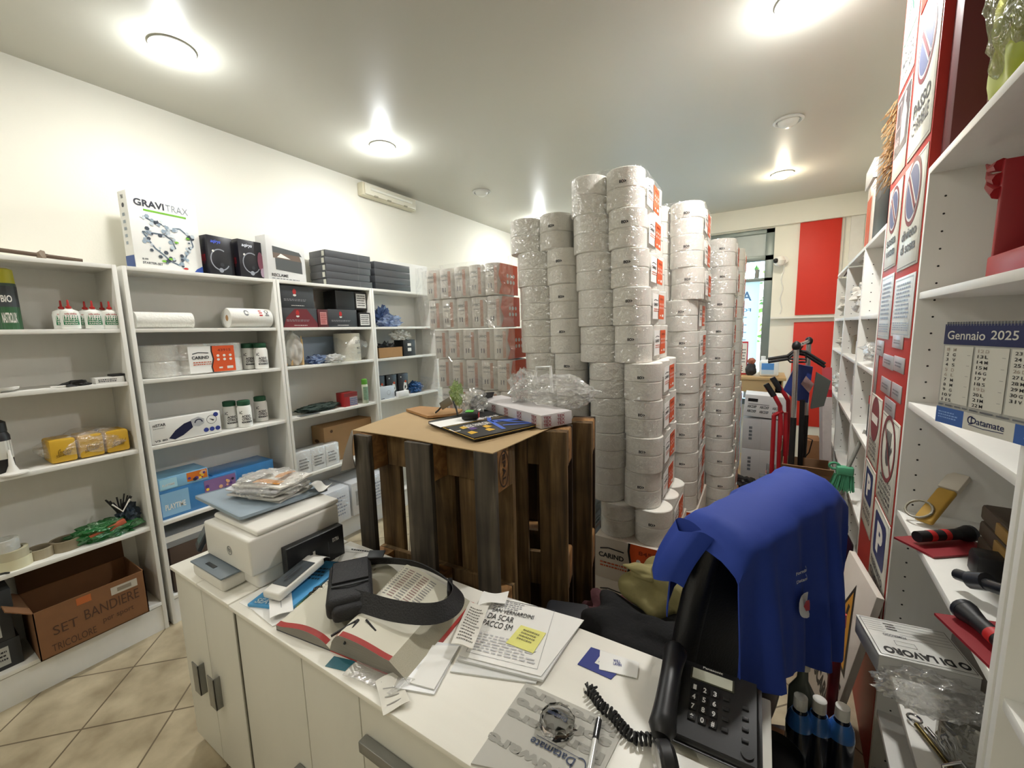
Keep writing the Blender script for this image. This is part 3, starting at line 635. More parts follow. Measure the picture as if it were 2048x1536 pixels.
# vacuum box
def vac(d, w_, h, e, dp):
    nb = mt('#1c2140', .4, var=0); d.text('niSTAR', w_*.03, w_*.2, h*.72, h*.84, INK); d.scrib(w_*.03, w_*.18, h*.62, h*.66, INK, 1)
    d.poly([(w_*.22, h*.15), (w_*.32, h*.45), (w_*.45, h*.68), (w_*.55, h*.75), (w_*.57, h*.45), (w_*.42, h*.18), (w_*.3, h*.06)], nb); d.poly([(w_*.55, h*.8), (w_*.66, h*.88), (w_*.75, h*.75), (w_*.74, h*.55), (w_*.66, h*.45), (w_*.57, h*.5)], mt('#b9bcc0', .4, var=0)); d.ring(w_*.66, h*.62, h*.16, .006, nb, 2, 18, 0, 180)
    d.ring(w_*.86, h*.66, h*.2, .002, INK, 1); d.poly([(w_*.82, h*.72), (w_*.88, h*.58), (w_*.9, h*.64)], INK, 2)
    for k in range(3): d.circ(w_*(.76+.09*k), h*.22, h*.1, mt('#2b3b8c', .5, var=0))
    d.circ(w_*.93, h*.86, h*.1, mt('#2b3b8c', .5, var=0)); d.text('V5 80', w_*.03, w_*.2, h*.08, h*.16, INK)
lbox('vacuum_cleaner_box', 'long white box showing a handheld vacuum cleaner', 'box', yx(302, 876), yx(441, 850), zj+.004, zj+.135, wbx, -2.79, .10, pr=vac)
# --- unit 2, fifth shelf: toy boxes
z = LV[4]
def toy(c1, c2):
    def f(d, w_, h, e, dp):
        rn = random.Random(int(w_*1e4)); d.rect(w_*.02, w_*.35, h*.1, h*.9, mt(c1, .4)); d.rect(w_*.55, w_*.98, h*.2, h*.95, mt(c2, .4))
        for k in range(12): d.circ(w_*rn.uniform(.55, .95), h*rn.uniform(.3, .85), .012*rn.uniform(.5, 1), mt(rn.choice(['#5b3c8c', '#e8b48c', '#ffd24a', '#2a2238']), .5), 2+k, 8)
        d.text('PLAYTIME', w_*.06, w_*.3, h*.3, h*.5, WHT, 2)
    return f
bt = mt('#3f7db8', .35, var=.2, sc=20)
lbox('toy_box', 'lower large blue toy box with red and green print', 'box', yx(322, 1032), yx(478, 990), z, z+.165, bt, -2.80, .18, pr=toy('#8cb8d8', '#8a6a9c'))
lbox('toy_box', 'smaller light blue toy box with orange picture lying on the large blue one', 'box', yx(318, 975), yx(418, 960), z+.1655, z+.235, mt('#86b9da', .35, var=.2, sc=20), -2.80, .18, pr=toy('#a8d6ea', '#d9782c'))
t = lbox('toy_box', 'flat blue glossy toy box behind the newspapers, wrapped in film', 'box', yx(432, 985), yx(552, 950), z+.10, z+.17, mt('#3f83c2', .2, var=.25, sc=10), -2.82, .2)
lbox('dark_box', 'dark box carrying the flat glossy blue toy box', 'box', yx(440, 990)+.09, yx(552, 950), z, z+.0995, mt('#1f2a3c', .5), -2.83, .18)
z = LV[5]
lbox('brown_box', 'dark brown box low on the second unit behind the cabinet', 'box', .82, 1.25, z, z+.27, mt('#4a3a30', .6), -2.79, .2)
lbox('grey_box', 'long white and grey box lying on the dark brown box', 'box', .81, 1.3, z+.2705, z+.34, mt('#8d9094', .5), -2.79, .2, pr=lambda d, w_, h, e, dp: d.rect(0, w_, h*.5, h, WHT))
# --- unit 3
z = LV[1]
def toner(d, w_, h, e, dp, red=False):
    if red: d.poly([(0, 0), (w_, 0), (w_, h*.2), (w_*.7, h*.95), (w_*.35, h*.95), (w_*.1, h*.5)], mt('#6d1c26', .5, var=0), 1)
    d.circ(w_*.42, h*.74, .013, RED, 2, 12, .02); d.circ(w_*.42, h*.58, .012, WHT, 2, 10, .008); d.scrib(w_*.1, w_*.75, h*.3, h*.42, mt('#8a8c90', .6), 2, 2, 3); d.scrib(w_*.3, w_*.7, h*.08, h*.14, WHT, 1, 2, 4)
tg = mt('#36393d', .5)
TP = lambda r: (lambda d, w_, h, e, dp: toner(d, w_, h, e, dp, r))
ya = UY[2][0]+.03; h1 = .135
lbox('toner_box', 'dark grey and wine red box at the lower left of the dark box group', 'box', ya, ya+.255, z, z+h1, tg, -2.785, .2, pr=TP(True), group='dark boxes on the third unit')
lbox('toner_box', 'dark grey box standing on the wine red one under the shelf top', 'box', ya-.005, ya+.24, z+h1+.0005, z+2*h1+.015, tg, -2.785, .2, pr=TP(False), group='dark boxes on the third unit')
lbox('toner_box', 'narrow dark red box with pink label between the grey boxes', 'box', ya+.258, ya+.34, z, z+h1-.005, mt('#4d1119', .5), -2.78, .2, pr=lambda d, w_, h, e, dp: (d.rect(w_*.2, w_*.85, h*.15, h*.85, mt('#c98a88', .5)), d.scrib(w_*.25, w_*.8, h*.2, h*.8, mt('#8c1c20', .6), 6)), group='dark boxes on the third unit')
lbox('toner_box', 'dark grey box with red logo right of the narrow red box', 'box', ya+.343, ya+.60, z, z+h1, tg, -2.785, .2, pr=TP(False), group='dark boxes on the third unit')
LAB = lambda d, w_, h, e, dp: (d.rect(w_*.1, w_*.9, h*.12, h*.9, mt('#dcdcd8', .5)), d.scrib(w_*.16, w_*.84, h*.2, h*.85, INK, 5, 2, 9))
lbox('toner_box', 'black box with white square label at the lower right of the dark box group', 'box', ya+.612, ya+.725, z, z+h1-.02, BLK, -2.775, .2, pr=LAB, group='dark boxes on the third unit')
lbox('toner_box', 'black box with white label standing above the lower labelled one', 'box', ya+.605, ya+.72, z+h1-.0195+.02, z+2*h1+.01, BLK, -2.80, .15, pr=LAB, group='dark boxes on the third unit')
lbox('black_box', 'plain black box under the top of the third unit', 'box', ya+.43, ya+.60, z+h1+.0005, z+2*h1+.01, BLK, -2.80, .15, pr=lambda d, w_, h, e, dp: d.frame(w_*.05, w_*.95, h*.06, h*.94, .002, DGREY))
z = LV[2]
yc = yx(590, 728, -2.84)
t = thing('bag_of_sticks', 'clear plastic bag of pale wooden sticks standing on the third unit', 'bag', (-2.84, yc, z))
b = MB(); rn = random.Random(3); sm = mt('#c9a878', .6)
for k in range(26): a, c_ = rn.uniform(-.04, .04), rn.uniform(-.05, .05); b.cyl((-2.84+a, yc+c_, z+.005), (-2.84+a*.8+.01, yc+c_*.7+.015, z+.19+rn.uniform(-.03, .02)), .0035, sm, n=6)
b.build('sticks', t); MB().blob((-2.84, yc, z+.115), (.055, .065, .12), FILMW, 4, .15, 2, 4, flat=-.112).build('bag', t)
yc = yx(640, 728, -2.84); b = MB(); b.blob((-2.86, yc, z+.03), (.06, .09, .035), FILMB, 11, .35, 3, 4, flat=-.03, crease=True)
solo('crumpled_bag', b, 'flat crumpled blue and clear bag on the third unit', 'bag')
t = thing('crumpled_bag', 'white crumpled bag beside the large wrapped roll', 'bag', (-2.82, yx(655, 725, -2.82), z))
MB().blob((-2.81, yx(655, 725, -2.82)+.05, z+.03), (.05, .08, .035), FILMW, 12, .35, 3, 4, flat=-.03, crease=True).build('bag', t)
yc = yx(697, 722, -2.89)
t = thing('large_paper_roll', 'large white paper roll in clear plastic on the third unit', 'roll', (-2.89, yc, z))
MB().lathe([(.03, 0), (.098, 0), (.1, .004), (.1, .215), (.097, .22), (.03, .22)], (-2.89, yc, z+.001), mt('#e3e0d2', .7), 32).build('paper_roll', t)
MB().blob((-2.89, yc+.02, z+.11), (.125, .14, .13), FILM, 6, .12, 2.4, 4, flat=-.108).build('plastic_bag', t)
b = MB(); cc = (-2.89, yc, z)
arc_text(b, '23 Tx', cc, .1015, .14, .165, 0, 40, INK); arc_text(b, 'MAX', cc, .1015, .095, .11, 8, 30, INK); arc_text(b, 'CE TA', cc, .1015, .055, .07, 10, 35, GREY); b.build('print', t, smooth=0)
solo('tinted_board', MB().box(-3.01, -3.0, yx(600, 700, -3.0), yx(668, 700, -3.0), z, z+.20, mt('#9fb0c4', .5)), 'pale blue board leaning behind the crumpled bags on the third unit', 'board')
z = LV[3]
ya, yb = yx(600, 830, -2.83), yx(680, 812, -2.83)
MBb = MB(); MBb.blob((-2.86, (ya+yb)/2, z+.028), (.06, (yb-ya)/2, .03), mt('#26382f', .6, bump=1, bsc=80, var=.3), 7, .2, 3, 4, flat=-.026, crease=True)
solo('dark_green_pack', MBb, 'flat dark green wrapped pack lying on the third unit', 'pack')
solo('paper_sheet', MB().box(-2.82, -2.77, ya-.03, ya+.12, z, z+.002, mt('#5a5f60', .6)), 'dark leaflet lying on the shelf in front of the dark green pack', 'leaflet')
def rb(d, w_, h, e, dp):
    d.rect(0, w_, h*.72, h, mt('#7d1a1c', .5), 1); d.rect(w_*.4, w_*.98, h*.03, h*.68, mt('#9a9298', .5)); d.scrib(w_*.4, w_*.98, h*.05, h*.6, mt('#3a4c8c', .5), 4, 2, 3)
yc = yx(704, 803, -2.80)
lbox('red_box', 'small red box with dark lid next to the green-capped can', 'box', yc-.07, yc+.055, z, z+.11, mt('#a8262a', .45), -2.80, .1, pr=rb)
c = (-2.80, yx(731, 798, -2.80), z)
bottle('spray_can', 'slim spray can with green cap on the third unit', 'spray can', c, [(.022, 0), (.025, .004), (.025, .155), (.018, .165)], mt('#c9d2bc', .4), [(.023, .16), (.024, .163), (.024, .2), (.015, .205)], mt('#5fa63a', .5), lambda t, c: arc_label(c, .0253, .03, .14, -70, 70, mt('#7c9c84', .5, var=.4, sc=80)).build('label_print', t))
z = LV[4]
ya, yb = yx(648, 870, -2.86), yx(745, 850, -2.86)
def crt(d, w_, h, e, dp):
    k = mt('#5b3d22', .7, var=0); d.circ(w_*.12, h*.86, .012, k); d.rect(w_*.82, w_*.95, h*.86, h*.93, k); e.circ(dp*.4, h*.6, .03, k, 1, 16, .015)
lbox('brown_carton', 'closed brown carton on the third unit behind the crate', 'carton', ya, yb+.08, z, z+.29, mt('#b08a60', .8), -2.86, .16, pr=crt)
t = thing('shrink_wrapped_pack', 'white shrink-wrapped pack of small cartons on the third unit', 'pack', (-2.83, yx(635, 930), z)); ya, yb = yx(595, 945), yx(680, 925)
for i in range(3):
    a = ya+(yb-ya)/3*i; MB().box(-2.90, -2.80, a+.002, a+(yb-ya)/3-.002, z+.001, z+.17, mt('#eceeee', .45), .004).build('small_carton', t)
b = MB(); d = Dec(b, (-2.799, ya, z), YV, ZV)
for i in range(3): d.scrib((yb-ya)/3*i+.02, (yb-ya)/3*(i+1)-.02, .03, .12, GREY, 4, 2, i, .7)
b.build('print', t, smooth=0)
MB().box(-2.91, -2.79, ya-.006, yb+.006, z, z+.18, FILM, .02, 3).build('shrink_wrap', t)
z = LV[5]
def ream(label, y0, y1, z0, z1):
    t = thing('wrapped_carton', label, 'carton', (-2.82, (y0+y1)/2, z0), 0, 'wrapped white cartons low on the third unit')
    MB().box(-2.99, -2.70, y0, y1, z0, z1, mt('#e4e7ec', .4), .008).build('carton', t)
    b = MB(); d = Dec(b, (-2.6985, y0, z0), YV, ZV); w_, h = y1-y0, z1-z0
    for k in range(14): d.rect(w_*.1+.006*k, w_*.1+.006*k+.003, h*.3, h*.75, GREY)
    d.scrib(w_*.45, w_*.9, h*.2, h*.8, mt('#8c96ac', .5), 6, 2, 4, .6); b.build('print', t, smooth=0)
    MB().box(-2.995, -2.697, y0-.005, y1+.005, z0, z1+.004, FILM, .012, 3).build('shrink_wrap', t)
ream('left white wrapped carton at the foot of the third unit', 1.59, 1.93, z+.001, z+.27)
ream('right white wrapped carton at the foot of the third unit, seen through the crate', 1.95, 2.29, z+.001, z+.27)
# --- unit 4
z = LV[1]
yc = yx(783, 650, -2.85)
solo('crumpled_bag', MB().blob((-2.87, yc, z+.05), (.06, .11, .055), FILMB, 21, .4, 3, 4, flat=-.05, crease=True), 'crumpled blue and silver bag on the fourth unit, front', 'bag')
solo('crumpled_bag', MB().blob((-2.93, yc-.03, z+.09), (.045, .08, .085), mt('#50689c', .3, var=.3, sc=30), 22, .45, 3, 4, flat=-.088, crease=True), 'dark blue crumpled bag standing up on the fourth unit', 'bag')
z = LV[2]
t = thing('brown_tray', 'open brown cardboard tray with black items on the fourth unit', 'tray', (-2.86, yx(782, 715, -2.84), z)); ya, yb = yx(758, 718, -2.80), yx(806, 712, -2.80)
b = MB(); b.box(-2.92, -2.80, ya, yb, z, z+.004, CARD); b.box(-2.804, -2.80, ya, yb, z, z+.09, CARD); b.box(-2.92, -2.916, ya, yb, z, z+.09, CARD); b.box(-2.92, -2.80, ya, ya+.004, z, z+.09, CARD); b.box(-2.92, -2.80, yb-.004, yb, z, z+.09, CARD); b.build('tray_body', t)
solo('black_parts', MB().blob((-2.86, (ya+yb)/2, z+.066), (.045, (yb-ya)/2-.015, .06), BLK, 31, .4, 4, 4, crease=True), 'black plastic parts heaped in the brown tray', 'parts')
t = lbox('black_box', 'black box with white labels beside the brown tray', 'box', yb+.012, yb+.16, z, z+.15, BLK, -2.80, .12, pr=lambda d, w_, h, e, dp: (d.rect(w_*.35, w_*.65, h*.62, h*.78, WHT), d.rect(w_*.35, w_*.65, h*.3, h*.5, WHT)))
solo('clear_bag', MB().blob((-2.84, yb+.02, z+.19), (.05, .1, .05), FILMW, 33, .4, 3, 4, crease=True, flat=-.04), 'clear crinkled bag lying on the black box of the fourth unit', 'bag')
z = LV[3]
def hb(d, w_, h, e, dp): d.poly([(w_*.5, h*.12), (w_*.85, h*.3), (w_*.8, h*.55), (w_*.55, h*.6), (w_*.45, h*.35)], WHT); d.circ(w_*.7, h*.62, .012, ORG, 2, 10); d.rect(w_*.2, w_*.3, h*.82, h*.88, WHT); d.poly([(w_*.58, h*.25), (w_*.75, h*.35), (w_*.7, h*.45), (w_*.58, h*.42)], BLK, 2)
y0 = UY[3][0]+.02
for i in range(3):
    lbox('hanging_pack', '%s of three black packs with white pictures on the fourth unit' % ['left', 'middle', 'right'][i], 'pack', y0+.02+.13*i, y0+.14+.13*i, z, z+.20, mt('#232428', .45), -2.84-.01*(2-i), .05, pr=hb, group='three black packs on the fourth unit')
lbox('white_box', 'white box with pale print in front of the black packs', 'box', y0+.01, y0+.18, z, z+.11, mt('#ced6e0', .5), -2.79, .045, pr=lambda d, w_, h, e, dp: (d.ring(w_*.6, h*.5, .02, .002, GREY), d.rect(w_*.1, w_*.3, h*.06, h*.1, INK)))
solo('white_card', MB().box(-2.80, -2.765, y0+.20, y0+.33, z, z+.05, mt('#f0f0f2', .5), .004), 'small white card box at the shelf edge before the black packs', 'card box')
b = MB(); b.blob((-2.85, y0+.50, z+.05), (.05, .08, .05), mt('#1f4f86', .4), 41, .4, 3, 4, flat=-.05, crease=True)
solo('blue_gadget', b, 'blue plastic gadgets heaped on the fourth unit', 'gadgets')
# ================================================================ PALLETS
WG = wood('weathered_grey_wood', '#2c2721', '#4a4237', '#696051'); WB = wood('brown_pallet_wood', '#443219', '#6d5432', '#97794e'); WD = wood('dark_pallet_wood', '#1e150c', '#362514', '#4a351e')
WE = wood('pallet_end_wood', '#6d4c28', '#94693a', '#b58a54', (20, 20, 20))
def pallet(label, O, U, group, mats=(WG, WB, WB), back_on_far=True):
    """1.2 x 0.8 pallet on its short end: O = lower front-left corner, U = along the 0.8 m face, depth away from the viewer"""
    U = Vector(U).normalized(); D = Vector((-U.y, U.x, 0)); t = thing('wooden_pallet', label, 'pallet', O, math.atan2(U.y, U.x), group)
    T = ROOTM[t.name] @ Matrix.Diagonal((KP, 1, 1, 1)); rn = random.Random(int(O[0]*100)+5)
    for x0, w_ in ((0, .10), (.3275, .145), (.70, .10)):
        MB(T).box(x0, x0+w_, 0, .022, 0, 1.2, mats[0] if rn.random() < .75 or x0 else mats[0], .003).build('runner_board', t)
    for z0 in (0, .5275, 1.055):
        for x0, w_ in ((0, .10), (.3275, .145), (.70, .10)):
            MB(T).box(x0, x0+w_, .0225, .10, z0, z0+.145, WE, .004).build('block', t)
        MB(T).box(0, .8, .1005, .1225, z0, z0+.145, mats[1], .002).build('cross_board', t)
    for x0, w_ in ((0, .145), (.187, .10), (.3275, .145), (.513, .10), (.655, .145)):
        MB(T).box(x0, x0+w_, .123, .145, 0, 1.2, mats[rn.choice((1, 2))], .003).build('deck_board', t)
    return t, T
p0 = fz(706, 869, 1.2); p1 = fz(988, 908, 1.2)
U = (p1-p0).normalized(); KP = (p1-p0).length/.8; print('pallet A', p0, p1, KP)
t, T = pallet('wooden pallet standing on end facing the desk, with the stamped corner block', tuple(Vector((p1.x, p1.y, 0))-Vector((U.x, U.y, 0))*.8*KP), U, 'wooden pallets standing on end')
b = MB(); d = Dec(b, (.8005, .03, 1.06), (0, 1, 0), ZV); d.O = T @ Vector((.8008, .0225, 1.058)); d.U = T.to_3x3() @ Vector((0, 1, 0)); d.V = Vector((0, 0, 1)); d.N = T.to_3x3() @ Vector((1, 0, 0))
bn = mt('#2a1a0c', .8, var=0)
d.ring(.039, .072, .034, .003, bn, 1, 28, 0, 360, .066); vs, fs_ = text_mesh('EPAL', .02); b.add([d.P(.028+.022*y, .125-.105*x, 2) for x, y in vs], fs_, bn); b.build('stamp', t, smooth=0)

# two narrower pallets behind it, deck boards towards the viewer
def pallet_deck(label, O, U, W_, group):
    U = Vector(U).normalized(); t = thing('wooden_pallet', label, 'pallet', O, math.atan2(U.y, U.x), group); T = ROOTM[t.name]
    xs = [(0, .12), (.16, .10), (.30, .10), (W_-.155, .10)] if W_ > .55 else [(0, .12)]; xs = [(0, .14), (W_*.32, .10), (W_-.115-.05-.08, .08), (W_-.115, .115)]
    for x0, w_ in xs: MB(T).box(x0, x0+w_, 0, .022, 0, 1.2, WB, .003).build('deck_board', t)
    for z0 in (0, .5275, 1.055):
        MB(T).box(0, W_, .0225, .0445, z0, z0+.145, WB, .002).build('cross_board', t)
        for x0 in (0, W_/2-.05, W_-.10): MB(T).box(x0, x0+.1, .045, .122, z0, z0+.145, WE, .008).build('block', t)
    for x0 in (0, W_/2-.05, W_-.10): MB(T).box(x0, x0+.1, .1225, .1445, 0, 1.2, WD, .003).build('runner_board', t)
    return t
a = math.radians(14); U = Vector((math.cos(a), math.sin(a), 0)); q1 = Vector((-.632, 1.43, 0))
pallet_deck('second wooden pallet, with chipped light end blocks, right behind the front one', tuple(q1-U*.6), U, .6, 'wooden pallets standing on end')
q2 = Vector((-.60, 1.62, 0)); pallet_deck('rear wooden pallet next to the toilet paper stack', tuple(q2-U*.6), U, .6, 'wooden pallets standing on end')
# cardboard sheet over the pallets
ZC = 1.2015
c0 = fz(705, 862, ZC); c1 = fz(985, 907, ZC); c2 = fz(1130, 846, ZC); c3 = fz(822, 822, ZC); c1b = fz(1000, 905, ZC)
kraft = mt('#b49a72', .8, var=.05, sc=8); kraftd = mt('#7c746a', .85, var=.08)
t = thing('cardboard_sheet', 'tan cardboard sheet covering the pallets, one flap hanging down', 'cardboard', (-1.1, 1.25, ZC))
def sh(u, v):
    p = (c0*(1-u)+c1*u)*(1-v)+(c3*(1-u)+c2*u)*v; return (p.x, p.y, ZC+.004+.003*math.sin(5*u+3*v))
MB().grid(sh, 14, 8, kraft, .003).build('sheet', t)
FT1 = fz(716, 869, ZC+.003); FB0, FB1 = fy(683, 943, c0.y-.035), fy(711, 934, c0.y-.035)
def fl(u, v):
    a = Vector((c0.x, c0.y, ZC+.003))*(1-u)+(FT1+Vector((0, -.022, 0)))*u; b_ = FB0*(1-u)+FB1*u; p = a*(1-v)+b_*v; return (p.x, p.y-.008*math.sin(v*3.1), p.z)
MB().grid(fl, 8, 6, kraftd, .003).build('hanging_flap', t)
# printed black art sheets
zt = ZC+.010
def sheet(pts, z0, h, m): return MB().prism([(p.x, p.y) for p in pts], z0, z0+h, m)
A4 = [fz(*q, zt) for q in ((857, 848), (948, 882), (1092, 850), (975, 820))]
t = thing('art_portfolio', 'black card portfolio with blue, white and yellow lettering on the cardboard sheet', 'portfolio', (-.9, 1.25, zt))
b = sheet(A4, zt, .012, BLK); b.build('board', t)
nb = [fz(*q, zt+.0125) for q in ((857, 846), (948, 880), (1092, 848), (975, 818))]
O = nb[1]; Ux = (nb[2]-nb[1]); Vx = (nb[0]-nb[1]); O.z = 0
b = MB(); d = Dec(b, (nb[1].x, nb[1].y, zt+.0126), (Ux.x, Ux.y, 0), (0, 1, 0)); d.V = Vector((Vx.x, Vx.y, 0)).normalized(); d.N = Vector((0, 0, 1)); W_, H_ = Ux.length, Vx.length
bb = mt('#3a62c4', .4, var=0); yy = mt('#dcae2c', .45, var=0)
d.rect(0, W_*.62, H_*.70, H_, PAP); d.line([(W_*.5, H_*.15), (W_*.62, H_*.6), (W_*.72, H_*.75)], .018, bb); d.poly([(W_*.62, H_*.6), (W_*.98, H_*.45), (W_*.94, H_*.38), (W_*.6, H_*.48)], bb); d.line([(W_*.68, H_*.52), (W_*.97, H_*.12), (W_*.60, H_*.3)], .013, bb)
d.text('SKEK PAVILON', W_*.22, W_*.55, H_*.45, H_*.58, WHT); d.text('VISIONI', W_*.50, W_*.86, H_*.72, H_*.8, WHT); d.line([(W_*.03, H_*.55), (W_*.02, H_*.42), (W_*.1, H_*.42)], .006, WHT)
for u, v in ((.1, .2), (.2, .35), (.32, .18), (.15, .45), (.38, .32)): d.poly([(W_*u, H_*v), (W_*(u+.1), H_*(v+.02)), (W_*(u+.08), H_*(v+.12)), (W_*(u+.01), H_*(v+.1))], yy if u != .2 else mt('#5b3c7c', .5, var=0))
d.frame(W_*.01, W_*.99, H_*.01, H_*.68, .003, yy); b.build('cover_print', t, smooth=0)
# tape measure
c = fz(941, 836, zt+.02); t = thing('tape_measure', 'black and green tape measure lying on the art portfolio', 'tape measure', (c.x, c.y, zt+.016))
T = Matrix.Translation((c.x, c.y, zt+.016)) @ Matrix.Rotation(.5, 4, 'Z'); MB(T).box(-.035, .035, -.03, .03, 0, .032, BLK, .01, 3).build('case', t)
MB(T).box(-.02, .015, -.02, .02, .032, .036, mt('#58b83a', .4), .002).build('green_button', t); b = MB(T); b.box(.0351, .037, -.02, .02, .006, .026, mt('#a3262a', .5)); b.build('red_side', t)
# second piece of cardboard, torn
P = [fz(*q, ZC+.02) for q in ((812, 818), (855, 832), (915, 826), (925, 818), (840, 812))]
solo('torn_cardboard', MB().prism([(p.x, p.y) for p in P], ZC+.0085, ZC+.02, CARD), 'torn piece of brown cardboard at the rear left of the pallet top', 'cardboard')
# folded black card
e0, e1 = fz(916, 838, ZC+.01), fz(965, 822, ZC+.01)
b = MB(); 
b.poly([(e0.x, e0.y, ZC+.012), (e1.x, e1.y+.02, ZC+.03), (e1.x-.01, e1.y+.10, ZC+.10), (e0.x+.10, e0.y+.12, ZC+.10)], BLK)
b = MB(); b.grid(lambda u, v: ((e0.x)*(1-u)+e1.x*u, e0.y*(1-u)+e1.y*u+.05+.06*v, ZC+.012+.075*v+.01*math.sin(3*u)), 6, 4, BLK, .003)
solo('folded_black_card', b, 'folded black card leaning behind the tape measure', 'card')
# printed flat box
k0 = fz(975, 840, ZC+.01); k1 = fz(1083, 858, ZC+.01); k2 = fz(1130, 842, ZC+.01)
k0 = fz(950, 818, ZC+.01); Uk = Vector((k1.x-k0.x, k1.y-k0.y, 0)); L = Uk.length; Uk.normalize()
t = thing('printed_flat_box', 'flat white box with dark red lettering at the rear of the pallet top', 'box', (k1.x, k1.y, ZC+.001), math.atan2(Uk.y, Uk.x)); T = ROOTM[t.name]
zb = .008; MB(T).box(-L, 0, 0, .16, zb, zb+.055, mt('#c7c3c2', .5), .002).build('carton', t)
b = MB(); X = T.to_3x3(); d = Dec(b, T @ Vector((-L, -.0005, zb)), X @ Vector((1, 0, 0)), ZV); dr = mt('#8c1c2c', .5, var=0)
for k in range(5):
    u = L*(.12+.19*k)
    for j in range(3): d.text(('TEX', 'SCX')[k % 2] if j < 3 else '', u, u+.035, .006+.015*j, .018+.015*j, dr)
d2 = Dec(b, T @ Vector((.0005, 0, zb)), X @ Vector((0, 1, 0)), ZV)
for j in range(3): d2.text('TEX', .01, .05, .006+.015*j, .018+.015*j, dr); d2.text('TEX', .08, .12, .006+.015*j, .018+.015*j, dr)
b.build('print', t, smooth=0)
# clear plastic bag
cb = fz(1075, 815, ZC+.06)
t = thing('clear_plastic_bag', 'crinkled clear plastic bag with handle on the rear of the pallet top', 'bag', (cb.x, cb.y+.08, ZC+.07))
MB().blob((cb.x+.03, cb.y+.12, ZC+.11), (.19, .10, .08), FILMC, 15, .2, 2.4, 5, flat=-.06, crease=True).build('bag', t)
MB().blob((cb.x-.13, cb.y+.11, ZC+.12), (.06, .07, .09), FILMC, 16, .35, 3, 4, flat=-.05, crease=True).build('bag_fold', t)
h0 = fy(1066, 785, cb.y+.10); h1 = fy(1073, 735, cb.y+.10); h2_ = fy(1101, 733, cb.y+.10); h3 = fy(1104, 785, cb.y+.10); b = MB()
b.tube([h0, h1, h2_, h3], .007, mt('#e9e9e6', .4), 8); b.build('handle', t)
# phone gadget stand with crumpled wrap
g = fz(893, 828, ZC+.022); t = thing('gadget_stand', 'small grey metal clip stand with bent legs on the torn cardboard', 'stand', (g.x, g.y, ZC+.022)); gm = mt('#7e7a70', .35, .6)
b = MB(); b.tube([(g.x-.06, g.y-.01, ZC+.024), (g.x-.05, g.y, ZC+.035), (g.x-.01, g.y+.01, ZC+.075)], .004, BLK); b.build('leg', t); b = MB(); b.tube([(g.x+.075, g.y-.01, ZC+.024), (g.x+.06, g.y, ZC+.05), (g.x+.035, g.y+.01, ZC+.085)], .004, BLK); b.build('leg', t)
MB(Matrix.Translation((g.x, g.y, ZC+.07)) @ Matrix.Rotation(-.5, 4, 'Y')).box(-.035, .04, -.004, .004, -.016, .02, gm, .003).build('plate', t)
solo('green_wrap', MB().blob((g.x+.015, g.y+.06, ZC+.11), (.03, .03, .05), film('pale_green_film', '#d3e6b0', .3, 1, 25, .1, .15), 25, .45, 3, 4, flat=-.1, crease=True), 'crumpled pale green film wrap above the clip stand', 'wrap')
solo('clear_wrap', MB().blob((g.x+.11, g.y+.07, ZC+.075), (.06, .05, .055), FILMC, 26, .35, 3, 4, flat=-.065, crease=True), 'clump of clear film with violet print right of the clip stand', 'wrap')
# ================================================================ TOILET PAPER STACKS
RR, RH = .094, .0935
def roll_mesh():
    b = MB(); b.lathe([(.028, .0), (RR-.004, 0), (RR, .004), (RR, RH-.004), (RR-.004, RH), (.03, RH), (.028, RH-.002)], (0, 0, 0), mt('#e9e6dd', .8, bump=.25, bsc=160, var=.03), 32)
    b.lathe([(.028, RH-.003), (.026, RH-.001), (.026, 0)], (0, 0, 0), CARD, 16); return b
PK = None
def mark_text(d):
    d.text('EO', -.02, .003, -.006, .006, INK, 1, .04); d.poly([(.005, -.006), (.005, .006), (.014, 0)], INK, 1)
def make_pack():
    t = thing('toilet_roll_pack', 'x', 'roll pack', (0, 0, 0), 0, 'x')
    first = None
    for j in range(2):
        for k in range(3):
            for i in (0, 1):
                if first is None:
                    first = roll_mesh(); first.T = Matrix(); o = first.build('toilet_roll', t); o.location = (-.095, .095, .0005); first = o
                else:
                    o = first.copy(); C.objects.link(o); o.location = (-.095+.19*i, .095+.19*k, .0005+.0945*j)
    # film hull around the six columns
    def hp(a, r=.0975):
        x, y = math.cos(a), math.sin(a); ex, ey = (.095 if x > 0 else -.095), (.285 if y < -.0 else .285)
        return x, y
    P = []
    for cx, cy, a0 in ((.095, .475, 0), (-.095, .475, 90), (-.095, .095, 180), (.095, .095, 270)):
        for q in range(7): a = math.radians(a0+15*q); P.append((cx+.0975*math.cos(a), cy+.0975*math.sin(a)))
    P.append(P[0]); n = len(P)
    for i in range(1): pass
    def fn(u, v):
        f = u*(n-1); i = min(int(f), n-2); k = f-i; x = P[i][0]*(1-k)+P[i+1][0]*k; y = P[i][1]*(1-k)+P[i+1][1]*k
        q = noise.noise(Vector((x*30, y*30, v*4)))*.0025; pin = -.006*math.exp(-((v-.5)/.08)**2)
        return (x*(1+q*4)+0, y+q, .001+.188*v)
    b = MB(); b.grid(fn, 2*(n-1), 8, FILM); b.build('shrink_wrap', t)
    return t
PK = make_pack()
lbl = MB(); d = Dec(lbl, (.1935, .02, .01), (0, 1, 0), ZV)
lbl.box(.1925, .1935, .13, .40, .03, .16, PAP); d.O = Vector((.1936, .13, .03)); carind(d, .27, .13, '84596')
LB = lbl.build('pack_label', PK, smooth=0)
mk = MB(); vs_done = []
arc_text(mk, 'EO', (.095, .095, 0), .0992, .112, .126, -92, -79, INK, bold=.05); arc_text(mk, '>', (.095, .095, 0), .0992, .112, .126, -78, -73, INK, bold=.05); MK = mk.build('wrap_print', PK, smooth=0)
used = [False]
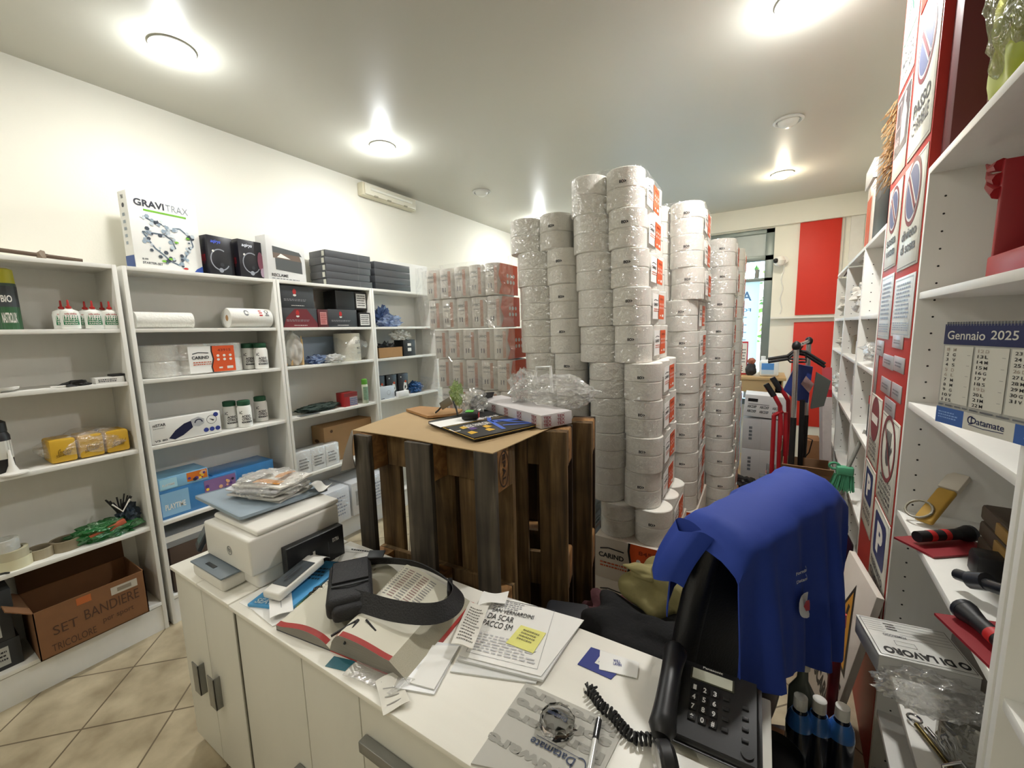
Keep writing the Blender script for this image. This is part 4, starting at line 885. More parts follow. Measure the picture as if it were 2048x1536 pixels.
def place_pack(x, y, z, label, group):
    if not used[0]:
        used[0] = True; PK.location = (x, y, z); PK['label'] = label; PK['group'] = group; ROOTM[PK.name] = Matrix.Translation((x, y, z)); return PK
    return dup(PK, (x, y, z), label, group=group)
ordn = ['bottom', 'second', 'third', 'fourth', 'fifth', 'sixth', 'seventh', 'eighth', 'ninth', 'tenth', 'eleventh']
def stack(xs, y, z0, name, group, n=10):
    for i in range(n):
        lab = ('topmost pack of rolls in ' if i == n-1 else 'bottom pack of rolls in ' if i == 0 else ordn[i]+' pack of rolls from the bottom of ')+name
        place_pack(xs[i], y+(.004 if i % 2 else 0), z0+.1895*i, lab, group)
zc = .4735
sx = [-.60, -.665, -.66, -.665, -.668, -.72, -.735, -.755, -.77, -.785]
sx = [-.545, -.605, -.60, -.607, -.612, -.665, -.675, -.688, -.70, -.713]
stack(sx, 2.05, zc, 'the tallest stack, standing on the cartons', 'packs in the tallest toilet roll stack')
sx2 = [-.50, -.50, -.505, -.51, -.51, -.52, -.53, -.50, -.51, -.515]
stack(sx2, 2.66, .43, 'the second stack, behind the tallest one', 'packs in the second toilet roll stack')
stack([-.31, -.32, -.33, -.34, -.35, -.36, -.37, -.37, -.37, -.36, -.37], 3.25, .11, 'the third stack, behind the second one', 'packs in the third toilet roll stack', 11)
stack([-.33, -.33, -.33, -.33, -.33, -.34, -.34, -.34, -.34, -.34, -.34], 3.85, .13, 'the rearmost stack near the window', 'packs in the rearmost toilet roll stack', 11)
sxb = [-1.00, -1.0, -1.0, -1.0, -1.01, -1.02, -1.045, -1.05, -1.06, -1.105]
stack(sxb, 2.07, .33, 'the stack left of the tallest one', 'packs in the left toilet roll stack')
# cartons carrying the stacks
def carind_box(label, x0, x1, y0, y1, z0, z1):
    b, T, hx, hy, h, c = box_thing('', '', '', x0, x1, y0, y1, z0, z1, mt('#cfc6b8', .75, var=.05), .003)
    t = thing('paper_carton', label, 'carton', tuple(c), 0, 'cartons under the toilet roll stacks'); b.build('carton', t)
    q = MB(); d = Dec(q, (x0, y0-.0006, z0), (1, 0, 0), ZV); carind(d, x1-x0, h, '84596'); d2 = Dec(q, (x1+.0006, y0, z0), YV, ZV); d2.scrib(.05, .5, .05, .15, ORG, 3)
    q.build('print', t, smooth=0); return t
carind_box('upper carton with orange circles print under the tallest stack', -.735, -.352, 2.03, 2.62, .2365, .473)
carind_box('lower carton with orange circles print, under the upper one', -.735, -.352, 2.03, 2.62, 0, .236)
carind_box('carton under the second toilet roll stack', -.73, -.30, 2.66, 3.22, .0, .43)
solo('low_board', MB().box(-.60, -.12, 3.24, 3.83, 0, .109, CARDD, .003), 'low brown board under the third toilet roll stack', 'board')
solo('low_board', MB().box(-.60, -.12, 3.84, 4.44, 0, .129, CARDD, .003), 'low brown board under the rearmost toilet roll stack', 'board')
carind_box('carton under the left toilet roll stack', -1.20, -.81, 2.06, 2.65, .0, .329)
# --- kitchen roll stack with film
KR, KH = .0575, .188
def krow(label, x0, z, nx, cut=1):
    t = thing('kitchen_roll_pack', label, 'roll pack', (x0, 2.07, z), 0, 'packs of kitchen rolls wrapped in film')
    km = mt('#e4dfd6', .7, var=.03, bump=.15, bsc=120); bl_ = mt('#28324c', .6, var=0)
    for k in range(2):
        for i in range(nx):
            c = (x0+.119*i, 2.07+KR+.119*k, z+.001); b = MB(); b.lathe([(.02, 0), (KR-.003, 0), (KR, .004), (KR, KH-.004), (KR-.003, KH), (.02, KH)], c, km, 24)
            if k == 0:
                arc_text(b, 'CARIND', c, KR+.0006, .135, .15, -120, -60, INK); arc_text(b, '~~~', c, KR+.0006, .112, .118, -110, -65, GREY)
                p = [(c[0]+(KR+.0007)*math.cos(math.radians(a)), c[1]+(KR+.0007)*math.sin(math.radians(a)), c[2]+zz) for zz, A in ((.04, (-100, -75)), (.068, (-75, -100))) for a in A]
                b.poly(p, bl_)
                p = []
                for s0_, s1_ in ((.0, 1.),): b.add([(c[0]+(KR+.0006)*math.cos(math.radians(a)), c[1]+(KR+.0006)*math.sin(math.radians(a)), c[2]+zz) for zz in (.01, .17) for a in (-62+4*math.sin(zz*40), -52, -42)], [(0, 1, 4, 3), (1, 2, 5, 4)], mt('#cf8a6a', .6, var=.1))
            b.build('kitchen_roll', t)
    X0, X1 = x0-KR-.004, x0+.119*(nx-1)+KR+.004
    def fn(u, v):
        # front and right side of the row
        if u < .82: x = X0+(X1-X0)*u/.82; y = 2.066-.003*abs(math.sin(math.pi*nx*u/.82))
        else: x = X1; y = 2.066+.24*(u-.82)/.18
        q = noise.noise(Vector((x*12, y*12, v*3+z*4)))*.006; return (x+q*.5, y-abs(q), z+.002+(KH-.003)*v)
    MB().grid(fn, 60, 6, FILM).build('shrink_wrap', t)
    b = MB(); d = Dec(b, (X1+.002, 2.075, z+.004), YV, ZV); d.poly([(.0, 0), (.03, KH*.3), (.0, KH*.6), (.02, KH*.97), (.22, KH*.97), (.22, 0)], ORG)
    for k in range(6): d.circ(.10+.035*(k % 3), KH*(.6-.2*(k//3)), .012, WHT, 2, 12)
    b.build('orange_label', t, smooth=0)
xk = -1.885
for i, (dx, z) in enumerate(((.09, 1.02), (.07, 1.2125), (.05, 1.405), (.01, 1.60), (0, 1.795))):
    krow(['bottom row of wrapped kitchen rolls, partly behind the pallet top', 'second row from the bottom of wrapped kitchen rolls', 'middle row of wrapped kitchen rolls', 'second row from the top of wrapped kitchen rolls', 'top row of wrapped kitchen rolls'][i], xk+dx, z+.02, 5)
for i in range(2): carind_box(['lower carton under the wrapped kitchen rolls', 'upper carton under the wrapped kitchen rolls'][i], -1.88, -1.25, 2.07, 2.40, .515*i, .515*i+.52)
b = MB()
def ff(u, v):
    x = -1.96+.74*u; z = 1.04+.98*v; q = noise.noise(Vector((x*5, z*5, 2)))*.03; return (x-.02*math.sin(v*9)*(1-u), 2.045+q*.6-.012, z)
solo('stretch_film', MB().grid(ff, 40, 40, film('stretch_film', '#ffffff', .18, 1., 9, .12, .04)), 'loose clear stretch film around the wrapped kitchen rolls', 'film')
# ================================================================ DESK ROW
DZ = .76; DY0, DY1 = .55, .985
dm = mt('#f0ede3', .38, var=.03, sc=40, stretch=(.15, 1, 1)); fm = mt('#dad8cd', .4, var=.02, sc=30, stretch=(1, 1, .2)); hm = mt('#8c8c88', .35, .5)
t = thing('storage_cabinet', 'white two-door cabinet under the printer', 'cabinet', (-1.63, .77, 0))
MB().box(-1.85, -1.415, DY0+.02, DY1, .04, .745, dm).box(-1.82, -1.44, DY0+.05, DY1-.02, 0, .04, dm).build('body', t)
MB().box(-1.855, -1.635, DY0-.012, DY1, .745, DZ, dm, .003).build('top_board', t); MB().box(-1.634, -1.412, DY0-.012, DY1, .745, DZ, dm, .003).build('top_board', t)
for x0, x1, hx in ((-1.852, -1.640, -1.74), (-1.637, -1.414, -1.62)):
    o = MB().box(x0, x1, DY0, DY0+.0195, .045, .743, fm, .002).build('door', t)
    b = MB(); b.box(hx-.002, hx+.045, DY0-.022, DY0-.018, .30, .42, hm, .001); b.box(hx+.041, hx+.045, DY0-.022, DY0+.001, .30, .42, hm, .001); b.build('handle', o)
t = thing('storage_cabinet', 'long white cabinet row carrying the open catalogue and telephone', 'cabinet', (-.68, .77, 0))
MB().box(-1.405, .05, DY0+.02, DY1, .04, .745, dm).box(-1.38, .03, DY0+.05, DY1-.02, 0, .04, dm).build('body', t)
MB().box(-1.405, .055, DY0-.014, DY1+.005, .745, DZ, dm, .003).build('top_board', t)
for x0, x1, hx in ((-1.395, -1.040, -1.10), (-1.037, -.80, None)):
    o = MB().box(x0, x1, DY0, DY0+.0195, .045, .743, fm, .002).build('door', t)
    if hx: MB().box(hx-.002, hx+.045, DY0-.022, DY0-.001, .24, .36, hm, .002).build('handle', o)
for z0, z1 in ((.51, .743), (.28, .508), (.045, .278)):
    o = MB().box(-.797, .045, DY0, DY0+.0195, z0, z1, fm, .002).build('drawer', t)
    MB().box(-.78, -.60, DY0-.025, DY0-.001, (z0+z1)/2-.02, (z0+z1)/2+.01, hm, .003).build('handle', o)
MB().box(-1.40, -1.396, DY0-.002, DY0+.03, .04, .745, mt('#5f5b50', .5)).build('gap_strip', t)
# ---------------------------------------------------------------- printer
pm = mt('#e8e6df', .4, var=.02); pg = mt('#7f8b95', .4); pdk = mt('#2c3036', .35)
a0 = fz(405, 1175, DZ); a1 = fz(590, 1225, DZ)
T = Matrix.Translation((-1.615, .60, DZ)) @ Matrix.Rotation(.0, 4, 'Z')
PW, PD = .37, .36
t = thing('printer', 'white and grey inkjet printer at the left end of the cabinets', 'printer', (-1.60, .63, DZ))
X0, X1, Y0, Y1 = -1.70, -1.385, .605, .935
b = MB(); b.box(X0+.02, X1-.01, Y0+.02, Y1-.01, DZ+.001, DZ+.06, pm, .015, 3); b.box(X0, X1, Y0, Y1, DZ+.06, DZ+.185, pm, .008, 3); b.box(X0-.055, X0, Y0+.06, Y1-.03, DZ+.06, DZ+.17, pm, .01); b.build('body', t)
b = MB(); b.box(X0+.01, X1-.005, Y0+.03, Y1+.01, DZ+.1855, DZ+.205, pm, .009, 3); b.build('scanner_lid', t)
MB(Matrix.Translation((-1.665, .80, DZ+.208)) @ Matrix.Rotation(-.04, 4, 'X') @ Matrix.Rotation(.03, 4, 'Y')).box(-.172, .172, -.165, .17, 0.012, .021, mt('#93a3b0', .35), .01, 3).build('paper_feeder_tray', t)
MB(Matrix.Translation((X0-.028, Y0+.0, DZ+.10)) @ Matrix.Rotation(-.30, 4, 'Z') @ Matrix.Rotation(-.5, 4, 'X')).box(-.045, .03, -.008, .008, -.03, .065, pdk, .004).box(-.038, .022, -.0095, -.008, -.01, .055, mt('#59606a', .15)).build('control_panel', t)
b = MB(); b.box(X0-.0, X0+.22, Y0-.05, Y0+.03, DZ+.002, DZ+.05, pm, .014, 3); o = b.build('output_tray', t)
MB().box(X0-.003, X0+.223, Y0-.053, Y0+.02, DZ+.05, DZ+.057, pg, .003).build('tray_cover', t)
MB().box(X0+.07, X0+.13, Y0-.035, Y0-.022, DZ+.0572, DZ+.0585, pdk).build('tray_slot', t)
b = MB(); d = Dec(b, (X0+.17, Y0-.0006, DZ+.10), (1, 0, 0), ZV); d.ring(.01, .02, .016, .0025, mt('#8a8d8e', .3, .5), 1, 24); d.text('hp', .001, .018, .009, .033, mt('#8a8d8e', .3, .5), 1); b.build('logo', t, smooth=0)
# newspapers in bags on the printer
cN = Vector((-1.63, .815, DZ+.232))
t = thing('newspaper_stack', 'stack of folded newspapers in clear plastic on the printer', 'newspapers', tuple(cN))
for i in range(5):
    T = Matrix.Translation((cN.x+.008*math.sin(i*2), cN.y+.01*math.cos(i*3), cN.z+.0115*i)) @ Matrix.Rotation(.25+.12*math.sin(i*2.3), 4, 'Z')
    b = MB(T); k = i
    b.grid(lambda u, v: (-.115+.23*u, -.08+.16*v, .004+.004*math.sin(5*u+k)+.003*math.sin(7*v+k*2)), 14, 10, mt(['#dcdad4', '#d3d0ca', '#e4e2dd', '#cfcfd4', '#e8e5de'][i], .6, var=.12, sc=60), .007)
    b.build('newspaper', t)
T = Matrix.Translation((cN.x, cN.y, cN.z+.0115*5)) @ Matrix.Rotation(.4, 4, 'Z'); b = MB(T); og = mt('#e29a3a', .5, var=.1)
b.grid(lambda u, v: (-.02+.11*u, -.065+.03*v, .006+.003*math.sin(5*u)), 6, 3, og, .002); b.grid(lambda u, v: (.03+.03*v, -.01+.08*u, .006+.003*math.sin(5*u)), 6, 3, og, .002); b.grid(lambda u, v: (-.10+.07*v, -.05+.12*u, .005), 6, 3, mt('#b9b8b6', .6, var=.4, sc=90), .001); b.build('orange_print', t)
MB(Matrix.Translation((cN.x, cN.y, cN.z+.036)) @ Matrix.Rotation(.3, 4, 'Z')).blob((0, 0, 0), (.14, .105, .046), FILMC, 51, .16, 3, 5, flat=-.034, crease=True).build('plastic_bag', t)
b = MB(); b.grid(lambda u, v: (-1.55+.07*u, .92+.06*v, DZ+.232+.012*math.sin(4*u+3*v)), 8, 8, PAP, .002)
solo('curled_paper', b, 'curled white paper sticking out at the back of the printer tray', 'paper')
# black box at the printer side
L = .215; ang = math.radians(88); bx0 = Vector((-1.345, .70, DZ+.001)); T = Matrix.Translation(bx0) @ Matrix.Rotation(ang, 4, 'Z')
t = thing('ink_box', 'black carton with white print leaning against the side of the printer', 'box', tuple(bx0), ang)
MB(T).box(0, L, 0, .035, 0, .12, mt('#17181c', .4), .002).build('carton', t); b = MB(); d = Dec(b, T @ Vector((0, -.0006, 0)), T.to_3x3() @ Vector((1, 0, 0)), ZV)
d.text('EXTRA', L*.78, L*.9, .07, .085, WHT, 1); d.circ(L*.25, .055, .006, WHT, 1, 10); d.circ(L*.25, .03, .006, WHT, 1, 10); d.rect(L*.42, L*.46, .03, .07, WHT); d.rect(L*.32, L*.37, .03, .065, GREY); d.line([(L*.7, .005), (L*.7, .08)], .001, GREY); b.build('print', t, smooth=0)
# ---------------------------------------------------------------- things on the desk
def quadpts(z, *q): return [fz(px, py, z) for px, py in q]
def flat(name, label, cat, z, h, m, q, group=None, wave=0., pr=None, sub=None, seed=0):
    """sheet-like object given by four photo corners (near-left, near-right, far-right, far-left) at height z"""
    P = quadpts(z+h, *q); c = sum(P, Vector())/4
    t = thing(name, label, cat, (c.x, c.y, z), 0, group) if pr else None
    b = MB()
    def fn(u, v):
        p = (P[0]*(1-u)+P[1]*u)*(1-v)+(P[3]*(1-u)+P[2]*u)*v
        return (p.x, p.y, z+h+wave*(.5+.5*math.sin(4*u+3*v+seed)))
    if wave: b.grid(fn, 14, 14, m, h*.9)
    else: b.prism([(p.x, p.y) for p in P], z, z+h, m)
    if not pr: return solo(name, b, label, cat, group)
    b.build(sub or 'sheet', t)
    q_ = MB(); Ux = P[1]-P[0]; Vx = P[3]-P[0]; Ux.z = Vx.z = 0; d = Dec(q_, (P[0].x, P[0].y, z+h+wave+.0003), Ux, Vx); d.N = Vector((0, 0, 1))
    if wave:
        W_, H_ = Ux.length, Vx.length; old = d.P
        def PP(u, v, k):
            p = Vector(fn(u/W_, v/H_)); return (p.x, p.y, p.z+.0004*k+.0003)
        d.P = PP
    pr(d, Ux.length, Vx.length); q_.build('print', t, smooth=0); return t
flat('blue_booklet', 'blue booklet lying under the white card terminal', 'booklet', DZ+.0045, .008, mt('#4a9ad0', .4, var=.1), ((495, 1208), (580, 1218), (692, 1125), (612, 1118)), pr=lambda d, w_, h: (d.text('SEAT', w_*.1, w_*.5, h*.03, h*.12, mt('#cfe6f4', .5)), d.scrib(w_*.2, w_*.9, h*.55, h*.85, mt('#2c3c4a', .5), 4)), sub='cover')
flat('paper_sheet', 'white paper sheet under the blue booklet', 'paper', DZ+.0002, .0012, PAP, ((478, 1205), (560, 1250), (740, 1130), (640, 1100)))
flat('form_sheet', 'white sheet with printed frame near the pallet', 'paper', DZ+.0018, .002, PAP, ((650, 1145), (715, 1155), (750, 1105), (690, 1090)), pr=lambda d, w_, h: (d.line([(w_*.15, h*.15), (w_*.1, h*.75), (w_*.75, h*.8)], .001, INK), d.scrib(w_*.3, w_*.9, h*.82, h*.92, INK, 1)))
flat('yellow_note', 'yellow paper note beside the blue booklet', 'note', DZ+.0018, .0012, mt('#e6df72', .6), ((590, 1212), (612, 1222), (668, 1178), (650, 1165)))
# card terminal
q = [fz(534, 1178, DZ+.045), fz(557, 1189, DZ+.045), fz(655, 1116, DZ+.07), fz(628, 1100, DZ+.07)]
cT = fz(592, 1152, DZ+.045); ax = Vector((q[3].x-q[0].x, q[3].y-q[0].y, 0)); L = ax.length; ang = math.atan2(ax.y, ax.x)
T = Matrix.Translation((cT.x, cT.y, DZ+.0135)) @ Matrix.Rotation(ang, 4, 'Z') @ Matrix.Rotation(-.10, 4, 'Y')
t = thing('card_terminal', 'white card payment terminal with dark screen lying on the blue booklet', 'payment terminal', (cT.x, cT.y, DZ+.0135)); L = .19
MB(T).box(-L/2, L/2, -.036, .036, .018, .045, mt('#e3e1da', .35), .008, 3).build('body', t)
MB(T).box(-.06, .06, -.029, .029, .0452, .0465, mt('#4a5054', .12)).build('screen', t)
b = MB(); X = T.to_3x3(); d = Dec(b, T @ Vector((0, 0, .0468)), X @ Vector((1, 0, 0)), X @ Vector((0, 1, 0))); d.text('POSIPAY', -.04, .03, -.012, .004, BLK, 1, .02); d.scrib(-.03, .02, .008, .016, BLK, 1, 1); b.build('screen_text', t, smooth=0)
MB(T).grid(lambda u, v: (L/2-.02+.05*u, -.03+.06*v, .03-.05*u*u+.04*u), 8, 3, PAP, .001).build('receipt_paper', t)
flat('folded_slip', 'small folded white slip with a pencil mark in front of the blue booklet', 'paper', DZ+.014, .002, PAP, ((540, 1238), (587, 1222), (583, 1186), (538, 1196)), wave=.006, pr=lambda d, w_, h: (d.line([(w_*.1, h*.75), (w_*.5, h*.8), (w_*.9, h*.78)], .0015, GREY), d.line([(w_*.5, h*.75), (w_*.5, h*.3)], .0012, GREY)))
flat('paper_sheet', 'white note sheet under the folded slip at the desk edge', 'paper', DZ+.0015, .0025, PAP, ((500, 1215), (545, 1252), (600, 1225), (560, 1205)))
# key chain
b = MB(); rn = random.Random(2); pts = [fz(622+48*k/14, 1186-26*k/14+4*math.sin(k*1.3), DZ+.014) for k in range(15)]
for k in range(14):
    p, r_ = pts[k], pts[k+1]; mid = (p+r_)/2; dx = (r_-p).normalized()*.010; s_ = Vector((-dx.y, dx.x, 0))*.6
    b.tube([mid-dx, mid-dx*.6+s_+Vector((0, 0, .002*(k % 2))), mid+dx*.6+s_, mid+dx, mid+dx*.6-s_, mid-dx*.6-s_], .0022, mt('#4b4740', .35, .7), 6, True)
solo('key_chain', b, 'dark metal chain lying between booklet and catalogue', 'chain')
# ---------------------------------------------------------------- the catalogue
ca, cb_, cc_, cdp = (552, 1252), (810, 1368), (948, 1212), (700, 1128)
g0 = fz(552, 1253, DZ+.012); g1 = fz(818, 1366, DZ+.004); g2 = fz(948, 1205, DZ+.004); g3 = fz(710, 1120, DZ+.004)
sp0 = fz(660, 1300, DZ+.004); sp1 = fz(800, 1150, DZ+.004)
t = thing('catalogue', 'thick open catalogue with red edged pages lying across the desk', 'book', (sp0.x, sp0.y, DZ+.001))
pgm = mt('#d9d5c4', .6, var=.05, sc=5); edge = mt('#8a857c', .8, var=.35, sc=4, stretch=(2, 2, 260)); redl = mt('#a3342e', .6)
def block(name, A, B, C_, D_, hs, he, bulge, out=None):
    # A,B spine near/far ; D,C outer near/far ; hs height at the spine, he at the outer edge
    def h(u): return (hs*(1-u)+he*u)*min(1, (u/.16)**.5 if u < .16 else 1)+bulge*math.sin(math.pi*min(1, u*1.1))*(1-u*.3)
    def top(u, v):
        p = (A*(1-u)+D_*u)*(1-v)+(B*(1-u)+C_*u)*v; return (p.x, p.y, DZ+.004+max(.002, h(u)))
    b = MB(); b.grid(top, 24, 10, pgm); n = 24
    for vv, s_ in ((0, 1), (1, -1)):
        for i in range(n):
            p, q = Vector(top(i/n, vv)), Vector(top((i+1)/n, vv)); lo, hi_ = Vector((p.x, p.y, DZ+.004)), Vector((q.x, q.y, DZ+.004)); b.poly([lo, hi_, q, p] if s_ > 0 else [p, q, hi_, lo], edge)
    O0, O1 = out or (D_, C_)
    for i in range(10):
        p, q = Vector(top(1, i/10)), Vector(top(1, (i+1)/10)); e0, e1 = O0.lerp(O1, i/10), O0.lerp(O1, (i+1)/10)
        b.poly([(e0.x, e0.y, DZ+.004), (e1.x, e1.y, DZ+.004), q, p], edge if not out else mt('#b5b09c', .8, var=.2, sc=4, stretch=(120, 120, 120)))
    if out:
        p = Vector(top(1, 0)); b.poly([(p.x, p.y, DZ+.004), (O0.x, O0.y, DZ+.004), p], edge); p = Vector(top(1, 1)); b.poly([(p.x, p.y, DZ+.004), p, (O1.x, O1.y, DZ+.004)], edge)
    b.build(name, t); return top
A, B = sp0, sp1
tl = block('left_pages', A, B, g3, g0, .012, .012, .018)
tr_ = block('right_pages', A, B, fz(905, 1185, DZ+.03), fz(778, 1322, DZ+.04), .050, .036, .010, (fz(812, 1360, DZ+.004), fz(943, 1204, DZ+.004)))
b = MB(); cv = mt('#3c3c44', .5); b.prism([(p.x, p.y) for p in (g0, sp0, sp1, g3)], DZ+.0005, DZ+.0035, cv); b.prism([(p.x, p.y) for p in (sp0, g1, g2, sp1)], DZ+.0005, DZ+.0035, mt('#b23a36', .5)); b.build('cover', t)
b = MB()
for tp, n in ((tl, 16), (tr_, 16)):     # red page strips along the near edges
    for i in range(1, n):
        p, q, r_, s_ = [Vector(tp(a, c_)) for a, c_ in ((i/n, .0), ((i+1)/n, .0), ((i+1)/n, .05), (i/n, .05))]
        z = Vector((0, 0, .0008)); b.poly([p+z, q+z, r_+z, s_+z], redl)
for k in range(13):                      # table columns printed at the far part of the right page
    for j in range(5):
        u0, v0 = .15+.13*j, .55+.032*k; p, q, r_, s_ = [Vector(tr_(a, c_)) for a, c_ in ((u0, v0), (u0+.10, v0), (u0+.10, v0+.014), (u0, v0+.014))]
        z = Vector((0, 0, .0009)); b.poly([p+z, q+z, r_+z, s_+z], mt('#9a7f78', .6, var=0) if j % 2 else mt('#8d8a86', .6, var=0))
for k in range(6):
    u0, v0 = .35, .5+.07*k; p, q, r_, s_ = [Vector(tl(a, c_)) for a, c_ in ((u0, v0), (u0+.4, v0), (u0+.4, v0+.035), (u0, v0+.035))]; z = Vector((0, 0, .0009)); b.poly([s_+z, r_+z, q+z, p+z], mt('#a5958c', .6, var=.2))
b.build('page_print', t, smooth=0)
# ---------------------------------------------------------------- waist bag
zb = DZ+.05; nyl = mt('#1b1b1e', .6, bump=.3, bsc=200); cbg = fz(705, 1190, zb+.02)
t = thing('waist_bag', 'black waist bag with wide strap lying on the open catalogue', 'bag', (cbg.x, cbg.y, zb-.01))
ang = math.radians(-38); T = Matrix.Translation((-1.04, .722, zb)) @ Matrix.Rotation(ang, 4, 'Z')
b = MB(T); b.box(-.115, .095, -.066, .062, -.012, .050, nyl, .018, 4)
b.box(.05, .115, -.05, .045, -.012, .034, nyl, .016, 3); b.build('pouch', t)
b = MB(T); b.box(-.105, .015, -.054, .054, .050, .057, nyl, .006); b.tube([(.03, -.052, .053), (.04, 0, .056), (.03, .052, .053)], .003, DGREY, 6); b.build('flap', t)
b = MB(); pa = fz(705, 1255, zb)
for dx in (-.03, .025): b.tube([pa+Vector((0, .02, .01)), pa+Vector((dx*.4, -.01, .004)), pa+Vector((dx, -.045, -.006))], .0035, BLK, 6)
b.tube([pa+Vector((.02, .03, .01)), pa+Vector((.07, .02, .002))], .003, BLK, 6); b.build('zip_cord', t)
# strap loop, ribbon standing on edge
loop = [(690, 1198, .07), (725, 1208, .078), (790, 1226, .082), (860, 1232, .082), (903, 1218, .078), (918, 1192, .068), (905, 1170, .06), (870, 1146, .05), (830, 1130, .045), (780, 1124, .045), (735, 1126, .05), (705, 1137, .06)]
pts = [fz(a, c_, DZ+h) for a, c_, h in loop]
def smooth_path(P, n=6):
    o = []
    for i in range(len(P)-1):
        p0, p1, p2, p3 = P[max(i-1, 0)], P[i], P[i+1], P[min(i+2, len(P)-1)]
        for k in range(n):
            s = k/n; o.append(.5*((2*p1)+(p2-p0)*s+(2*p0-5*p1+4*p2-p3)*s*s+(3*p1-p0-3*p2+p3)*s**3))
    return o+[P[-1]]
S = smooth_path(pts, 5); n = len(S)-1
def rib(u, v):
    f = u*n; i = min(int(f), n-1); k = f-i; p = S[i]*(1-k)+S[i+1]*k; d_ = (S[i+1]-S[i]).normalized(); s_ = Vector((-d_.y, d_.x, 0))
    ww = .021
    return tuple(p+s_*(.016*(v-.5)*2)+Vector((0, 0, (v-.35)*2*ww)))
MB().grid(rib, n, 4, nyl, .003).build('strap', t)
p = fz(900, 1180, DZ+.045); MB(Matrix.Translation(p) @ Matrix.Rotation(-.9, 4, 'Z')).box(-.035, .035, -.008, .008, -.02, .022, BLK, .006, 3).build('buckle', t)
p = fz(752, 1110, DZ+.02); solo('black_card_holder', MB(Matrix.Translation(p) @ Matrix.Rotation(.5, 4, 'Z') @ Matrix.Rotation(.3, 4, 'X')).box(-.03, .03, -.02, .02, -.002, .004, mt('#3b3f44', .5), .001), 'small dark card standing behind the bag strap', 'card')
# ---------------------------------------------------------------- papers right of the catalogue
hw = mt('#1a1a1c', .6, var=0); z = DZ+.0005
flat('plastic_sleeve', 'clear plastic sleeve with papers under the catalogue corner', 'sleeve', z, .004, mt('#dedfdf', .3), ((790, 1375), (868, 1388), (920, 1290), (850, 1280)))
flat('paper_sheet', 'white sheet sticking out below the red catalogue cover', 'paper', z+.0045, .003, PAP, ((820, 1365), (868, 1378), (918, 1292), (865, 1290)))
flat('plastic_sleeve', 'lower clear document sleeve with punched holes', 'sleeve', z, .004, mt('#e0e1df', .25, coat=.5), ((900, 1342), (1072, 1366), (1140, 1262), (960, 1240)), pr=lambda d, w_, h: [d.circ(w_*.96, h*(.15+.1*k), .003, GREY, 1, 8) for k in range(8)])
def invoice(d, w_, h):
    d.frame(w_*.06, w_*.94, h*.06, h*.93, .0008, GREY); d.scrib(w_*.1, w_*.9, h*.10, h*.36, mt('#c3c3c6', .6, var=0), 7, 2, 4, .7); d.scrib(w_*.1, w_*.6, h*.78, h*.92, mt('#9a9a9e', .6, var=0), 4, 2, 9, .6)
    d.text('SAN VERNARDINI', w_*.12, w_*.70, h*.70, h*.77, hw, 3, .0); d.line([(w_*.10, h*.735), (w_*.70, h*.745)], .0016, hw, 4); d.text('DA SCAR', w_*.10, w_*.46, h*.58, h*.67, hw, 3, .0); d.text('PACCO SM', w_*.08, w_*.48, h*.46, h*.55, hw, 3, .0)
    d.line([(w_*.05, h*.93), (w_*.9, h*.93)], .0012, hw, 2)
flat('document', 'stack of invoices under the handwritten sheet', 'paper', z+.0045, .006, mt('#dcdcda', .7, var=.08, sc=60), ((915, 1318), (1086, 1360), (1165, 1240), (1000, 1190)))
flat('document', 'invoice sheet with black handwriting reading DA SCAR', 'paper', z+.011, .002, PAP, ((918, 1310), (1082, 1352), (1168, 1240), (985, 1188)), pr=invoice)
flat('sticky_note', 'yellow sticky note stuck on the handwritten invoice', 'note', z+.0145, .001, mt('#ece98a', .6), ((1012, 1285), (1066, 1306), (1092, 1266), (1042, 1250)), pr=lambda d, w_, h: (d.scrib(w_*.2, w_*.8, h*.3, h*.9, mt('#8f8c5c', .6, var=0), 4, 2, 8)))
flat('receipt', 'long white till receipt lying against the catalogue', 'receipt', DZ+.032, .0012, mt('#e4e1d8', .6), ((902, 1290), (945, 1298), (978, 1215), (940, 1205)), wave=.008, pr=lambda d, w_, h: (d.scrib(w_*.15, w_*.9, h*.08, h*.9, mt('#77736c', .6, var=0), 12, 1, 6, .7)))
flat('receipt', 'crumpled receipts tucked behind the long receipt', 'receipt', DZ+.02, .0012, PAP, ((955, 1215), (1010, 1208), (1018, 1188), (968, 1186)), wave=.012)
# blue and white visiting cards
flat('envelope_card', 'dark blue card under the white one near the desk edge', 'card', z, .0015, mt('#2e3a86', .5), ((1155, 1328), (1222, 1358), (1262, 1320), (1182, 1294)), pr=lambda d, w_, h: (d.poly([(w_*.38, h*.35), (w_*.75, h*.35), (w_*.75, h*.78), (w_*.38, h*.78)], WHT), d.text('AIR', w_*.45, w_*.6, h*.45, h*.6, mt('#2e3a86', .5, var=0))))
flat('visiting_card', 'white card with small blue print lying on the dark blue card', 'card', z+.0016, .0015, PAP, ((1198, 1338), (1274, 1356), (1278, 1325), (1200, 1300)), pr=lambda d, w_, h: (d.text('WILL', w_*.38, w_*.58, h*.52, h*.66, mt('#2e3a86', .5, var=0)), d.text('LAVIN', w_*.38, w_*.6, h*.36, h*.5, mt('#2e3a86', .5, var=0))))
